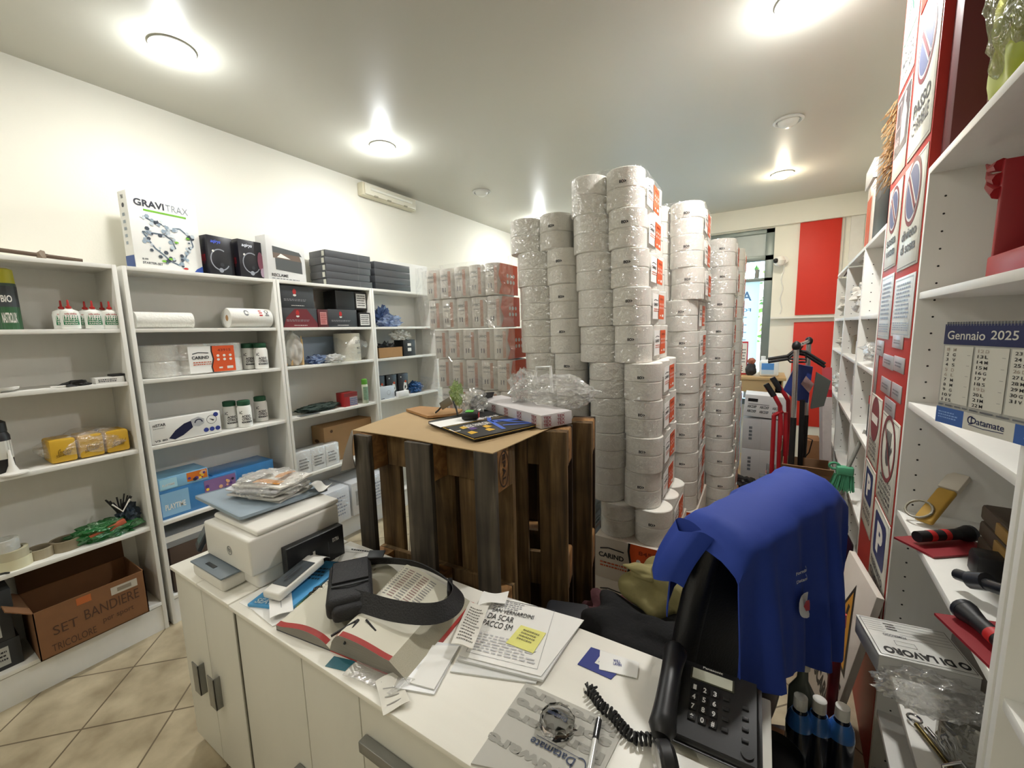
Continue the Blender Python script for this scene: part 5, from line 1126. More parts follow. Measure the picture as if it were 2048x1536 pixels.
# teal card, torn receipt over the edge
flat('teal_card', 'teal printed card at the desk edge under the catalogue', 'card', z, .001, mt('#2f6f80', .4, var=.2, sc=40), ((650, 1332), (690, 1342), (712, 1322), (668, 1312)))
flat('clear_wrap', 'crumpled clear wrapper in front of the catalogue', 'wrapper', z, .004, FILMC, ((685, 1352), (780, 1390), (830, 1362), (715, 1325)), wave=.008)
E0, E1 = fz(755, 1372, DZ+.004), fz(806, 1350, DZ+.004)
def rc(u, v):
    p0_, p1_ = fz(750, 1365, DZ+.004), fz(800, 1345, DZ+.004); q0_, q1_ = fz(768, 1448, DZ-.02), fz(820, 1412, DZ+.0)
    p = (p0_*(1-u)+p1_*u)*(1-v)+(q0_*(1-u)+q1_*u)*v; p.z = DZ+.006+.006*math.sin(3*u+5*v)
    return tuple(p)
t = thing('hanging_receipt', 'pale crumpled receipt hanging over the desk edge', 'receipt', (-.80, .55, DZ+.002))
MB().grid(rc, 8, 12, mt('#dedbd0', .6), .0008).build('paper', t); b = MB()
for k in range(4):
    v = .15+.2*k; b.poly([Vector(rc(a, c_))+Vector((0, 0, .001)) for a, c_ in ((.2, v), (.75, v), (.75, v+.03), (.2, v+.03))], mt('#a19f98', .6, var=0))
b.build('print', t, smooth=0)
# mouse pad
mp = ((942, 1532), (1225, 1590), (1250, 1440), (1048, 1368))
def pad(d, w_, h):
    g = mt('#9c9a92', .5, var=0)
    for k, s_ in enumerate(('software', 'hardware', 'software', 'hardware')): d.text(s_, w_*.02, w_*.78, h*(.06+.17*k), h*(.19+.17*k), g, 1, .05)
    dbl = mt('#33405c', .5, var=0)
    d.text('Datamate', w_*.46, w_*.9, h*.70, h*.79, dbl, 3, .01); d.ring(w_*.42, h*.74, h*.06, .002, dbl, 3, 20, 20, 300, h*.09); d.line([(w_*.3, h*.64), (w_*.8, h*.62)], .001, dbl, 3)
P = quadpts(z+.004, *mp); 
t = thing('mouse_pad', 'grey mouse pad printed with large pale lettering at the front of the desk', 'mouse pad', (P[0].x, P[0].y, z)); b = MB()
m0, m1, m2, m3 = fz(942, 1530, z), fz(1190, 1580, z), fz(1250, 1458, z), fz(1052, 1368, z)
b.prism([(p.x, p.y) for p in (m0, m1, m2, m3)], z, z+.004, mt('#b9b7af', .35)); b.build('pad', t)
q_ = MB(); d = Dec(q_, (m1.x, m1.y, z+.0043), m2-m1, m0-m1); d.N = Vector((0, 0, 1)); d.O = Vector((m1.x, m1.y, z+.0043))
d = Dec(q_, (m3.x, m3.y, z+.0043), (m0-m3), (m2-m3)); d.N = Vector((0, 0, 1)); w_, h = (m0-m3).length, (m2-m3).length; g = mt('#99978f', .5, var=0); dbl = mt('#33405c', .5, var=0)
for k in range(5): d.text('ware', w_*.03+w_*.0, w_*.22, h*(.05+.0*k), h*.001, g) if False else None
# lettering runs across, stacked along the long side
w2, h2x = (m2-m3), (m0-m3); d = Dec(q_, (m2.x, m2.y, z+.0043), (m3-m2), (m1-m2)); d.N = Vector((0, 0, 1)); w_, h = (m1-m0).length, (m3-m0).length
for k, s_ in enumerate(('hardware', 'software', 'hardware', 'software', 'hardware', 'software')):
    if k in (0, 1, 2, 4, 5): d.text(s_, w_*.04, w_*(.95 if k != 5 else .5), h*(.04+.155*k), h*(.16+.155*k), g, 1, .05)
d.text('Datamate', w_*.22, w_*.62, h*.52, h*.60, dbl, 3, .01); d.ring(w_*.18, h*.58, .014, .002, dbl, 3, 20, 0, 300, .02); d.line([(w_*.15, h*.50), (w_*.60, h*.49)], .0012, dbl, 3); q_.build('lettering', t, smooth=0)
# glass paperweight
g = fz(1115, 1455, z+.004); GL = bpy.data.materials.new('clear_glass'); GL.use_nodes = True; pb = GL.node_tree.nodes['Principled BSDF']; pb.inputs['Transmission Weight'].default_value = 1; pb.inputs['Roughness'].default_value = .02; pb.inputs['IOR'].default_value = 1.45
t = thing('glass_paperweight', 'round clear glass paperweight on the mouse pad', 'paperweight', (g.x, g.y, z+.0048))
MB().lathe([(.033, 0), (.038, .005), (.038, .022), (.033, .027)], (g.x, g.y, z+.0048), GL, 10).build('glass', t, smooth=20)
b = MB(); d = Dec(b, (g.x, g.y, z+.0325), (m3-m2), (m1-m2)); d.N = Vector((0, 0, 1)); d.text('Datamate', -.022, .022, -.004, .006, dbl, 1, .01); d.line([(-.02, -.009), (.02, -.011)], .001, dbl, 1); b.build('engraving', t, smooth=0)
# pen on the pad
p, q = fz(1180, 1536, z+.011), fz(1198, 1440, z+.011); t = thing('ballpoint_pen', 'silver and black ballpoint pen lying on the mouse pad', 'pen', (p.x, p.y, z+.0045)); e = (q-p)
MB().cyl(p-e*.3, p+e*.55, .006, mt('#d6d6d2', .25, .3), n=12).build('barrel', t); MB().cyl(p+e*.551, q, .0062, BLK, n=12).build('cap', t)
b = MB(); b.tube([p+e*.6+Vector((0, 0, .005)), q+Vector((0, 0, .0075)), q], .0012, CHROME, 6); b.build('clip', t)
# ---------------------------------------------------------------- telephone
ph = mt('#17171a', .42, var=.02); t = thing('telephone', 'black desk telephone with number keys at the right end of the cabinet row', 'telephone', (-.05, .88, DZ))
k1, k2, k3 = fz(1390, 1376, DZ+.05), fz(1430, 1392, DZ+.05), fz(1379, 1432, DZ+.035)
ux = Vector((k2.x-k1.x, k2.y-k1.y, 0)).normalized(); uy = Vector((-ux.y, ux.x, 0)); c0p = Vector((-.045, .862, 0)); ang = math.radians(1.5)
tl_, tr2, bl2, br2 = fz(1372, 1335, DZ+.06), fz(1500, 1385, DZ+.06), fz(1340, 1462, DZ+.02), fz(1508, 1520, DZ+.02)
O = Vector((c0p.x, c0p.y, DZ)); Tp = Matrix.Translation(O) @ Matrix.Rotation(ang, 4, 'Z'); Ti = Tp.inverted()
L0 = [Ti @ v for v in (tl_, tr2, br2, bl2)]; print('phone local', [tuple(round(a, 3) for a in v) for v in L0], math.degrees(ang))
x0, x1, y0, y1 = -.118, .082, -.088, .088
def zt_(y): return .022+.045*(y-y0)/(y1-y0)
b = MB(Tp); P = [(y0, 0.004), (y1, 0.004), (y1, zt_(y1)), (y0, zt_(y0))]
bm = bmesh.new(); vs = [bm.verts.new((x, a, c_)) for x in (x0, x1) for a, c_ in P]; bm.faces.new(vs[3::-1]); bm.faces.new(vs[4:8])
for i in range(4): j = (i+1) % 4; bm.faces.new((vs[i], vs[j], vs[4+j], vs[4+i]))
bmesh.ops.bevel(bm, geom=bm.edges[:], offset=.01, segments=3, affect='EDGES'); bmesh.ops.recalc_face_normals(bm, faces=bm.faces[:]); b.frombm(bm, ph); bm.free(); b.build('base', t)
sl = .045/(y1-y0); VV = Vector((0, 1, sl)).normalized(); R3 = Tp.to_3x3()
def surf(u, v, k=0): return Tp @ (Vector((u, v, zt_(v)+.0004))+Vector((0, -sl, 1)).normalized()*k)
def key(u, v, w_, h, name, txt=None, round_=False, m=BLK):
    Tk = Tp @ Matrix.Translation((u, v, zt_(v))) @ Matrix.Rotation(math.atan(sl), 4, 'X'); b = MB(Tk)
    if round_: b.cyl((0, 0, 0), (0, 0, .003), w_, m, n=20)
    else: b.box(-w_/2, w_/2, -h/2, h/2, -.001, .003, m, .001)
    o = b.build(name, t)
    if txt:
        q = MB(); d = Dec(q, Tk @ Vector((0, 0, .0032)), R3 @ Vector((1, 0, 0)), (Tk.to_3x3() @ Vector((0, 1, 0)))); s_ = h*.42; d.text(txt, -s_*.6, s_*.6, -s_, s_, mt('#f2f2f2', .5, var=0), 1, .03); q.build('digit', o, smooth=0)
kx = [-.048, -.028, -.008]; ky = [.045, .024, .003, -.018]
kk = Ti @ k1; k3l = Ti @ k3; k2l = Ti @ k2; sx_, sy_ = (k2l.x-kk.x)/2, (k3l.y-kk.y)/3
for r in range(4):
    for c_ in range(3): key(kk.x+sx_*c_, kk.y+sy_*r, .015, .013, 'key', ['123', '456', '789', '*0#'][r][c_])
    key(kk.x+sx_*3.1, kk.y+sy_*r, .012, .008, 'key')
for r in range(4): key(kk.x+sx_*4.9, kk.y+sy_*(r+.2), .012, .007, 'key')
key(kk.x+sx_*5.1, kk.y+sy_*4.2, .011, 0, 'volume_key', None, True)
Tk = Tp @ Matrix.Translation((kk.x+sx_*1.6, kk.y-sy_*1.55, zt_(kk.y-sy_*1.55))) @ Matrix.Rotation(math.atan(sl), 4, 'X')
MB(Tk).box(-sx_*2.2, sx_*2.2, -.014, .014, 0, .002, mt('#4c4c3e', .3), .001).box(-sx_*2.0, sx_*2.0, -.0115, .0115, .002, .003, mt('#e4e5d6', .4)).build('display', t)
q = MB(); d = Dec(q, Tk @ Vector((0, .018, .001)), R3 @ Vector((1, 0, 0)), Tk.to_3x3() @ Vector((0, 1, 0))); d.text('Panasonic', -.02, .02, 0, .005, WHT, 1, .02); q.build('brand_print', t, smooth=0)
# handset on its cradle, left of the keys
ha, hb_ = fz(1352, 1296, DZ+.085), fz(1322, 1474, DZ+.055)
b = MB(); dirn = (hb_-ha); pts = [ha+dirn*s+Vector((0, 0, .014*math.sin(math.pi*s))) for s in [i/14 for i in range(15)]]
b.tube(pts, .02, ph, 16, rf=lambda s: (.021+.008*(abs(2*s-1)**2.5))*(1 if .01 < s < .99 else .6))
b.build('handset', t)
cr_ = Tp @ Vector((x0+.03, 0, 0)); MB(Tp).box(x0+.004, x0+.045, y0+.02, y1-.02, .03, .058, ph, .008, 3).build('cradle', t)
# coiled cord
cp = [fz(a, c_, DZ+.012) for a, c_ in ((1318, 1480), (1290, 1478), (1268, 1476), (1245, 1455), (1225, 1430), (1205, 1415), (1188, 1392), (1176, 1378))]
S2 = smooth_path(cp, 8); tot = sum((S2[i+1]-S2[i]).length for i in range(len(S2)-1)); pts = []; acc = 0
for i in range(len(S2)-1):
    p, q = S2[i], S2[i+1]; d_ = (q-p); L = d_.length; d_.normalize(); s_ = Vector((-d_.y, d_.x, 0)); n = max(2, int(L/.0012))
    for k in range(n):
        a = (acc+L*k/n)/.0075*2*math.pi*.8; pts.append(p+d_*(L*k/n)+s_*(.0098*math.cos(a))+Vector((0, 0, .0098*math.sin(a)+.001)))
    acc += L
b = MB(); b.tube(pts, .003, BLK, 6); b.build('coiled_cord', t)
b = MB(); e_ = cp[-1]
for k in range(3): b.tube([e_, e_+Vector((-.006+.012*k, .012, .004)), e_+Vector((-.012+.012*k, .014, -.004)), e_], .0022, BLK, 6)
b.build('cord_loop', t)
# round clock-like gadget at the bottom edge
g = fz(1328, 1530, DZ+.035); t = thing('desk_clock', 'small black round clock with chrome rim standing in front of the telephone', 'clock', (g.x, g.y, DZ))
Tg = Matrix.Translation(g) @ Matrix.Rotation(math.radians(-62), 4, 'Z') @ Matrix.Rotation(math.radians(90), 4, 'X')
MB(Tg).lathe([(0, -.02), (.03, -.02), (.038, -.012), (.038, .006), (.034, .010)], (0, 0, 0), BLK, 30).build('case', t)
MB(Tg).lathe([(.034, .0095), (.036, .013), (.031, .014), (.030, .011)], (0, 0, 0), CHROME, 30).build('rim', t); MB(Tg).cyl((0, 0, .009), (0, 0, .0108), .030, mt('#c9c0b8', .3), n=28).build('dial', t)
# ---------------------------------------------------------------- chair with blue shirt
Ar, Br = Vector((-.115, 1.06, 1.085)), Vector((.125, 1.56, 1.085)); rd = (Br-Ar).normalized(); nrm = Vector((-rd.y, rd.x, 0))   # towards the seat
lea = mt('#0e0e10', .38, bump=.1, bsc=150); ca = math.atan2(rd.y, rd.x); cm = (Ar+Br)/2
t = thing('office_chair', 'black office chair behind the cabinets, blue T-shirt over its back', 'chair', (cm.x+nrm.x*.25, cm.y+nrm.y*.25, 0), ca)
Tc = Matrix.Translation((cm.x, cm.y, 0)) @ Matrix.Rotation(ca, 4, 'Z'); HL = (Br-Ar).length/2
b = MB(Tc)
def bk_(u, v):
    a = (u-.5)*2; z = .34+.72*v; x = a*(HL-.0)*(1-.12*v*v) ; y = .05*(a*a)+.02*math.sin(v*3) - .07*v
    return (x, y, z)
b.grid(lambda u, v: tuple(Vector(bk_(u, v))+Vector((0, .035, 0))), 12, 12, lea); b.grid(lambda u, v: tuple(Vector(bk_(1-u, v))+Vector((0, -.035, 0))), 12, 12, lea)
for q0_, q1_ in (((0, 0), (0, 1)), ((1, 0), (1, 1)), ((0, 1), (1, 1)), ((0, 0), (1, 0))):
    b.tube([bk_(q0_[0]+(q1_[0]-q0_[0])*k/12, q0_[1]+(q1_[1]-q0_[1])*k/12) for k in range(13)], .036, lea, 12)
b.build('backrest', t)
b = MB(Tc); b.box(-.25, .25, .03, .50, .44, .53, lea, .04, 4); b.build('seat', t)
for s_ in (1,):
    b = MB(Tc); b.tube([(s_*.28, .02, .50), (s_*.29, .05, .70), (s_*.29, .20, .72), (s_*.29, .34, .70), (s_*.28, .36, .48)], .02, BLK, 10); b.build('armrest', t)
MB(Tc).cyl((0, .25, .09), (0, .25, .44), .03, BLK).build('gas_column', t)
for k in range(5):
    a = k*1.2566+.3; b = MB(Tc); b.tube([(0, .25, .10), (.27*math.cos(a), .25+.27*math.sin(a), .075)], .018, BLK, 8); b.cyl((.27*math.cos(a)-.012, .25+.27*math.sin(a), .03), (.27*math.cos(a)+.012, .25+.27*math.sin(a), .03), .029, BLK, n=16); b.build('leg', t)
# T-shirt
blu = mt('#1b3a96', .75, var=.06, sc=6, bump=.5, bsc=7); blu2 = mt('#1b3a98', .75, var=.05)
t = thing('blue_shirt', 'royal blue T-shirt draped over the back of the black office chair', 'shirt', (cm.x, cm.y, 1.1), ca)
b = MB(Tc)
def shirt(u, v):
    # u along the ridge, v 0 = hem on the far (right-hand) side, rises over the ridge at .78, ends on the seat side
    a = (u-.5)*2; vr = .80; fo = .016*math.sin(a*7+1)+.011*math.sin(a*15+v*2)+.005*math.sin(a*27+v*3)
    if v < vr:
        k = 1-v/vr; L = .45+.09*a+.02*math.sin(a*5); z = 1.14-L*k; q = k*L/.6; y = -.10-.02*q-.03*math.sin(q*2.2)+fo*q*2.0-.02*(1-q)
        x = a*(HL+.03+(.08 if a < 0 else -.05)*q)
        s = min(1, k/.10); y = -.075+(y+.075)*math.sin(s*math.pi/2)
    else:
        k = (v-vr)/(1-vr); L = .13+.10*(1-a)/2*1.1; s = min(1, k/.25); z = 1.14+.012*math.sin(s*math.pi)-max(0, k-.25)/.75*L; y = -.075+.125*s+.015*k+fo*k; x = a*(HL+.03-.01*k)
    z -= .05*max(0, abs(a)-.8)/.2*1.0
    z -= .03*(1-u)
    return (x, y, z)
b.grid(shirt, 44, 44, blu, .003); b.build('body', t)
# sleeve hanging at the near-left end
def slv(u, v):
    p0_ = Vector((-HL-.02, -.05, 1.10)); a = u*2*math.pi; L = .13*v; r1, r2 = .048+.008*math.sin(3*a), .022
    q = p0_+Vector((-.03*v-.02*math.sin(v*3), .05*v+.05, -L*1.1)); return tuple(q+Vector((r2*math.sin(a), r1*math.cos(a)*(1-.1*v), .01*math.sin(2*a))))
b = MB(Tc); b.grid(slv, 24, 10, blu2); b.build('sleeve', t)
b = MB(); wt = mt('#d8dadf', .6, var=0)
def sp(u, v): return Tc @ (Vector(shirt(u, v))+Vector((0, -.011, 0)))
def on_shirt(cu, cv, pts, m, k=0.):
    o = []
    for a, c_ in pts: q = sp(cu+a/(2*HL+.2), cv+c_/.75); o.append(tuple(q+Vector((rd.y, -rd.x, 0))*k))
    b.poly(o, m)
cu, cv = .42, .36
on_shirt(cu, cv, [(.042*math.cos(i*.314), .048*math.sin(i*.314)) for i in range(20)], wt)
on_shirt(cu, cv, [(.002+.02*math.cos(i*1.047), .022*math.sin(i*1.047)) for i in range(6)], mt('#b02c3c', .6, var=0), .002)
for j, s_ in enumerate(('Datamate', 'Fornitura')):
    vs, fs_ = text_mesh(s_, .02); b.add([tuple(sp(cu+(-.05+.09*x)/(2*HL+.2), cv+(.09+.03*j+.012*y)/.75)) for x, y in vs], fs_, wt)
b.build('logo', t, smooth=0)
# clothes on the seat
kh = mt('#8f8658', .8, bump=.4, bsc=30, var=.1); bc = mt('#0f0f11', .9, bump=.5, bsc=40)
p = fz(1295, 1215, .66)
solo('khaki_jacket', MB().blob((p.x+.05, p.y+.1, .68), (.13, .12, .10), kh, 61, .30, 1.3, 5, flat=-.12).blob((p.x-.01, p.y+.06, .75), (.08, .035, .022), kh, 64, .2, 1.5, 4), 'crumpled khaki jacket heaped on the chair seat', 'jacket')
p = fz(1290, 1270, .62); solo('black_sweater', MB().blob((p.x, p.y+.02, .60), (.19, .13, .085), bc, 62, .32, 1.6, 5, flat=-.08), 'black sweater heaped in front of the khaki jacket', 'sweater')
p = fz(1200, 1235, .5); solo('dark_red_scarf', MB().blob((p.x+.02, p.y, .50), (.12, .10, .07), mt('#4a2428', .85, bump=.4, bsc=40), 63, .35, 1.8, 4, flat=-.06), 'dark reddish cloth beside the black sweater', 'cloth')
b, T, hx, hy, h, c = box_thing('', '', '', p.x-.12, p.x+.18, p.y-.12, p.y+.12, 0, .44, mt('#3a3431', .8), .003)
solo('dark_carton', b, 'dark carton under the reddish cloth between pallet and chair', 'carton')
p = fz(1120, 1225, .62); solo('dark_folder', MB(Matrix.Translation((p.x, p.y+.06, .50)) @ Matrix.Rotation(.3, 4, 'Z')).box(-.08, .08, -.06, .06, 0, .09, mt('#202228', .6), .02, 3), 'dark grey rounded case behind the invoices', 'case')
solo('storage_stool', MB().box(p.x-.12, p.x+.12, p.y-.03, p.y+.15, 0, .499, BLK, .01), 'black stool carrying the dark grey case', 'stool')
# ================================================================ RIGHT WALL
TR = Matrix.Rotation(RA, 4, 'Z')          # local x = into the shelving, y = along it
def TRat(a, s, z=0): return Matrix.Translation(rs(a, s, z)) @ TR
CS0, CS1 = 1.715, 2.32
redc = mt('#b5281f', .5, var=.05)
T = Matrix.Translation((0, 0, 0)) @ TR
struct('wall_pillar', MB(TR).box(DF, .601, CS0, CS1, 0, CEIL, redc, .002))
def runit(label, s0, s1, levels, zt, first=None, holes=True):
    c = rs(DF+.145, (s0+s1)/2); t = thing('shelving_unit', label, 'shelving', tuple(c), RA, 'white shelving units along the right wall')
    for k, s in enumerate((s0, s1-.018)):
        o = MB(TR).box(DF, .595, s, s+.018, 0, zt, MEL, .001).build('side_panel', t)
    if holes:
        b = MB(TR)
        n = int((zt-.15)/.048)
        for s, sg in ((s1-.0185, -1), (s0+.0185, 1)):
            for a in (DF+.037, DF+.26):
                for i in range(n): z = .12+.048*i; b.cyl((a, s, z), (a, s-.0008*(-sg)*-1, z), .0028, BLK, n=8)
        b.build('peg_hole', t)['kind'] = 'stuff'
    MB(TR).box(.588, .595, s0+.018, s1-.018, .03, zt-.02, MELD).build('back_panel', t)
    for i, z in enumerate(levels): MB(TR).box(DF+(.0 if i == 0 else .004), .588, s0+.018, s1-.018, z-.02, z, MEL, .001).build('shelf', t)
    MB(TR).box(DF+.01, DF+.026, s0+.018, s1-.018, 0, levels[-1]-.02, MEL).build('plinth', t)
    return t
LR = [2.03, 1.68, 1.355, 1.01, .53, .30, .08]
runit('near white shelving unit with the calendar hanging on it', .925, 1.705, LR, 2.03)
runit('white shelving unit at the lower right edge of the photo', .125, .915, LR, 2.03)
LF = [2.0, 1.63, 1.38, 1.037, .665, .33, .08]
runit('white shelving unit directly behind the red pillar', 2.33, 2.93, LF, 2.0)
runit('middle white shelving unit between pillar and window wall', 2.935, 3.76, LF, 1.97)
runit('white shelving unit at the far end of the right wall', 3.765, 4.56, LF, 1.97)
# ---------------------------------------------------------------- signs on the pillar
def sign(name, label, cat, s0, s1, z0, z1, fn, bg='#dcdcd0', group='signs on the red pillar', a=DF-.0025):
    """seen from the aisle: left edge is the far one (s1), right edge the near one (s0)"""
    t = thing(name, label, cat, tuple(rs(a, (s0+s1)/2, z0)), RA, group)
    MB(TR).box(a, DF-.0002, s0, s1, z0, z1, mt(bg, .35, var=0), .0008).build('plate', t)
    b = MB(); d = Dec(b, rs(a-.0004, s1, z0), -DV, (0, 0, 1)); d.N = -NV; fn(d, s1-s0, z1-z0); b.build('print', t, smooth=0); return t
g_ = mt('#1e5a44', .5, var=0); nb_ = mt('#5c6488', .5, var=0); rr_ = mt('#7a3038', .5, var=0); kk_ = mt('#4a4a4e', .5, var=0)
def exitg(d, w_, h):
    d.frame(w_*.08, w_*.92, h*.35, h*.96, .006, g_); d.line([(w_*.5, h*.85), (w_*.45, h*.65), (w_*.6, h*.5)], .012, g_); d.line([(w_*.45, h*.65), (w_*.3, h*.5)], .012, g_); d.line([(w_*.3, h*.75), (w_*.7, h*.72)], .01, g_); d.circ(w_*.52, h*.9, .012, g_)
    d.text('USCITA DI', w_*.12, w_*.88, h*.24, h*.30, kk_); d.text('EMERGENZA', w_*.12, w_*.88, h*.15, h*.21, kk_); d.text('LASCIARE LIBERO', w_*.12, w_*.88, h*.07, h*.12, kk_)
def nopark(t1, t2):
    def f(d, w_, h):
        r = w_*.36; cx, cy = w_*.5, h*.70; d.circ(cx, cy, r, rr_, 1, 32); d.circ(cx, cy, r*.86, mt('#d8d8d8', .5, var=0), 2, 32); d.circ(cx, cy, r*.78, nb_, 3, 32)
        d.line([(cx-r*.55, cy+r*.55), (cx+r*.55, cy-r*.55)], r*.30, WHT, 4); d.line([(cx-r*.55, cy+r*.55), (cx+r*.55, cy-r*.55)], r*.16, rr_, 5); d.frame(w_*.03, w_*.97, h*.02, h*.98, .002, kk_)
        d.text(t1, w_*.15, w_*.85, h*.28, h*.38, kk_); d.text(t2, w_*.15, w_*.85, h*.15, h*.25, kk_)
    return f
def notice(d, w_, h): d.frame(w_*.06, w_*.94, h*.04, h*.96, .002, mt('#8ea0b0', .5, var=0)); d.scrib(w_*.15, w_*.85, h*.3, h*.9, mt('#8f9db0', .6, var=0), 9, 2, 4, .9); d.scrib(w_*.1, w_*.9, h*.1, h*.25, mt('#8f9db0', .6, var=0), 4, 2, 5, .9)
def noentry(d, w_, h):
    r = w_*.38; d.circ(w_*.5, h*.66, r, rr_, 1, 32); d.rect(w_*.5-r*.75, w_*.5+r*.75, h*.66-r*.18, h*.66+r*.18, WHT, 2); d.frame(w_*.03, w_*.97, h*.02, h*.98, .002, kk_)
    for k, s_ in enumerate(('DIVIETO', 'DI ACCESSO', 'AI NON ADDETTI', 'AI LAVORI')): d.text(s_, w_*.15, w_*.85, h*(.30-.07*k), h*(.35-.07*k), kk_)
def hand(d, w_, h):
    r = w_*.40; d.ring(w_*.5, h*.66, r, r*.13, rr_, 3, 32)
    cx, cy = w_*.5, h*.63; d.circ(cx, cy-.01, r*.32, kk_, 1, 12, r*.35)
    for k in range(4): d.line([(cx-r*.24+r*.16*k, cy), (cx-r*.30+r*.2*k, cy+r*.62)], r*.10, kk_, 1)
    d.line([(cx+r*.2, cy-.01), (cx+r*.5, cy+r*.2)], r*.12, kk_, 1); d.line([(cx-r*.62, h*.66+r*.62), (cx+r*.62, h*.66-r*.62)], r*.1, rr_, 4); d.frame(w_*.03, w_*.97, h*.02, h*.98, .002, kk_)
    for k, s_ in enumerate(('VIETATO', 'L\'ACCESSO', 'ALLE PERSONE', 'NON', 'AUTORIZZATE')): d.text(s_, w_*.15, w_*.85, h*(.30-.06*k), h*(.34-.06*k), kk_)
def park(a_, b_):
    def f(d, w_, h):
        d.poly([(w_*.2, h*.42), (w_*.8, h*.42), (w_*.85, h*.48), (w_*.85, h*.88), (w_*.8, h*.92), (w_*.2, h*.92), (w_*.15, h*.88), (w_*.15, h*.48)], mt('#1f2f66', .5, var=0)); d.text('P', w_*.33, w_*.7, h*.5, h*.84, WHT, 2, .05); d.frame(w_*.03, w_*.97, h*.02, h*.98, .002, kk_)
        d.text(a_, w_*.12, w_*.88, h*.28, h*.36, kk_); d.text(b_, w_*.12, w_*.88, h*.16, h*.24, kk_)
    return f
def photo_(d, w_, h): d.rect(w_*.05, w_*.95, h*.28, h*.96, mt('#4c4446', .5, var=0)); d.poly([(w_*.5, h*.35), (w_*.8, h*.38), (w_*.85, h*.65), (w_*.7, h*.8), (w_*.6, h*.9), (w_*.45, h*.7)], mt('#a8a4a0', .5, var=0), 2); d.circ(w_*.65, h*.86, .02, mt('#c4b0a4', .5, var=0), 3); d.frame(w_*.1, w_*.4, h*.6, h*.9, .006, mt('#b9a4a4', .5, var=0), 2); d.text('AREA', w_*.1, w_*.4, h*.4, h*.5, mt('#b9a4a4', .5, var=0), 2)
def fsq(tl, tr, bl, br=None):
    """photo corners of a plate on the pillar -> s0, s1, z0, z1"""
    a_, b_, c_ = fs(*tl), fs(*tr), fs(*bl); d_ = fs(*br) if br else (b_[0], c_[1]); return ((b_[0]+d_[0])/2, (a_[0]+c_[0])/2, (c_[1]+d_[1])/2, (a_[1]+b_[1])/2)
DBG = {}
for k, q in dict(photo=((1785, 211), (1830, 138), (1777, 323), (1819, 269)), sosta=((1781, 328), (1810, 296), (1769, 500), (1794, 485)), nA=((1760, 515), (1787, 504), (1752, 674), (1774, 678)), ent=((1745, 807), (1767, 820), (1734, 956), (1755, 985)), pA=((1733, 960), (1754, 989), (1722, 1084), (1742, 1144)), np2=((1834, 123), (1878, 45), (1818, 325), (1858, 281)), div=((1812, 338), (1848, 304), (1796, 534), (1829, 520)), nB=((1786, 546), (1829, 531), (1779, 663), (1818, 665)), hand=((1770, 830), (1803, 845), (1760, 998), (1783, 1041)), pB=((1760, 1000), (1783, 1042), (1747, 1152), (1770, 1212))).items():
    DBG[k] = tuple(round(v, 3) for v in fsq(*q))
print(DBG)
FA0, FA1, NA0, NA1 = 2.05, 2.29, 1.722, 2.015
sign('exit_sign', 'white sign with green running figure at the top left of the red pillar', 'sign', FA0, FA1, 2.47, 2.915, exitg)
sign('photo_sign', 'dark photo sign of a person, left column of the pillar', 'sign', FA0, FA1, 2.14, 2.445, photo_)
sign('parking_sign', 'sosta vietata no-parking sign, left column of the pillar', 'sign', FA0, FA1, 1.80, 2.11, nopark('sosta', 'vietata'))
sign('notice', 'narrow pale blue notice, left column of the pillar', 'notice', FA0, FA1, 1.53, 1.775, notice, '#dfe6e8')
sign('no_entry_sign', 'red no-entry disc sign, lower left column of the pillar', 'sign', FA0, FA1, 1.02, 1.30, noentry)
sign('parking_sign', 'left one of the two blue P parking signs low on the pillar', 'sign', FA0, FA1, .735, 1.01, park('PARCHEGGIO', 'PRIVATO'))
sign('poster_red', 'red poster with green and white letters at the top right of the pillar', 'poster', NA0, NA1, 2.60, 2.915, lambda d, w_, h: (d.text('AREA VIDEO', w_*.1, w_*.9, h*.1, h*.2, WHT), d.text('ZONA', w_*.2, w_*.85, h*.3, h*.55, g_), d.text('OK', w_*.2, w_*.6, h*.65, h*.9, g_)), '#c2402c')
sign('parking_sign', 'upper no-parking disc sign in the right column of the pillar', 'sign', NA0, NA1, 2.135, 2.57, nopark('PASSO', 'CARRABILE'))
sign('parking_sign', 'divieto di sosta no-parking sign, right column of the pillar', 'sign', NA0, NA1, 1.77, 2.11, nopark('divieto', 'di sosta'))
sign('notice', 'larger white printed notice, right column of the pillar', 'notice', NA0, NA1, 1.545, 1.745, notice, '#dfe6e6')
sign('prohibition_sign', 'sign with crossed-out hand, lower right column of the pillar', 'sign', NA0, NA1, .94, 1.27, hand)
sign('parking_sign', 'right one of the two blue P parking signs low on the pillar', 'sign', NA0, NA1, .60, .93, park('RISERVATO', 'CLIENTI'))
tiny = [((1787, 668), (1809, 672), (1787, 695)), ((1757, 680), (1770, 682), (1752, 708)), ((1769, 708), (1790, 712), (1766, 732)), ((1791, 712), (1812, 716), (1788, 740)), ((1765, 752), (1784, 762), (1762, 780)), ((1786, 765), (1806, 772), (1784, 795)), ((1772, 795), (1793, 805), (1769, 820))]
for i, q in enumerate(tiny):
    s0, s1, z0, z1 = fsq(*q)
    if s1-s0 < .03: s1 = s0+.06
    t = thing('door_plate', 'small metallic plate on the middle of the red pillar', 'plate', tuple(rs(DF-.002, (s0+s1)/2, z0)), RA, 'small metallic plates on the red pillar')
    MB(TR).box(DF-.003, DF-.0002, s0, s1, z0, z1, mt('#c4c4c8', .3, .5), .001).build('plate', t); b = MB(); d = Dec(b, rs(DF-.0035, s1, z0), -DV, ZV); d.N = -NV; d.scrib((s1-s0)*.2, (s1-s0)*.8, (z1-z0)*.3, (z1-z0)*.7, GREY, 2); b.build('print', t, smooth=0)
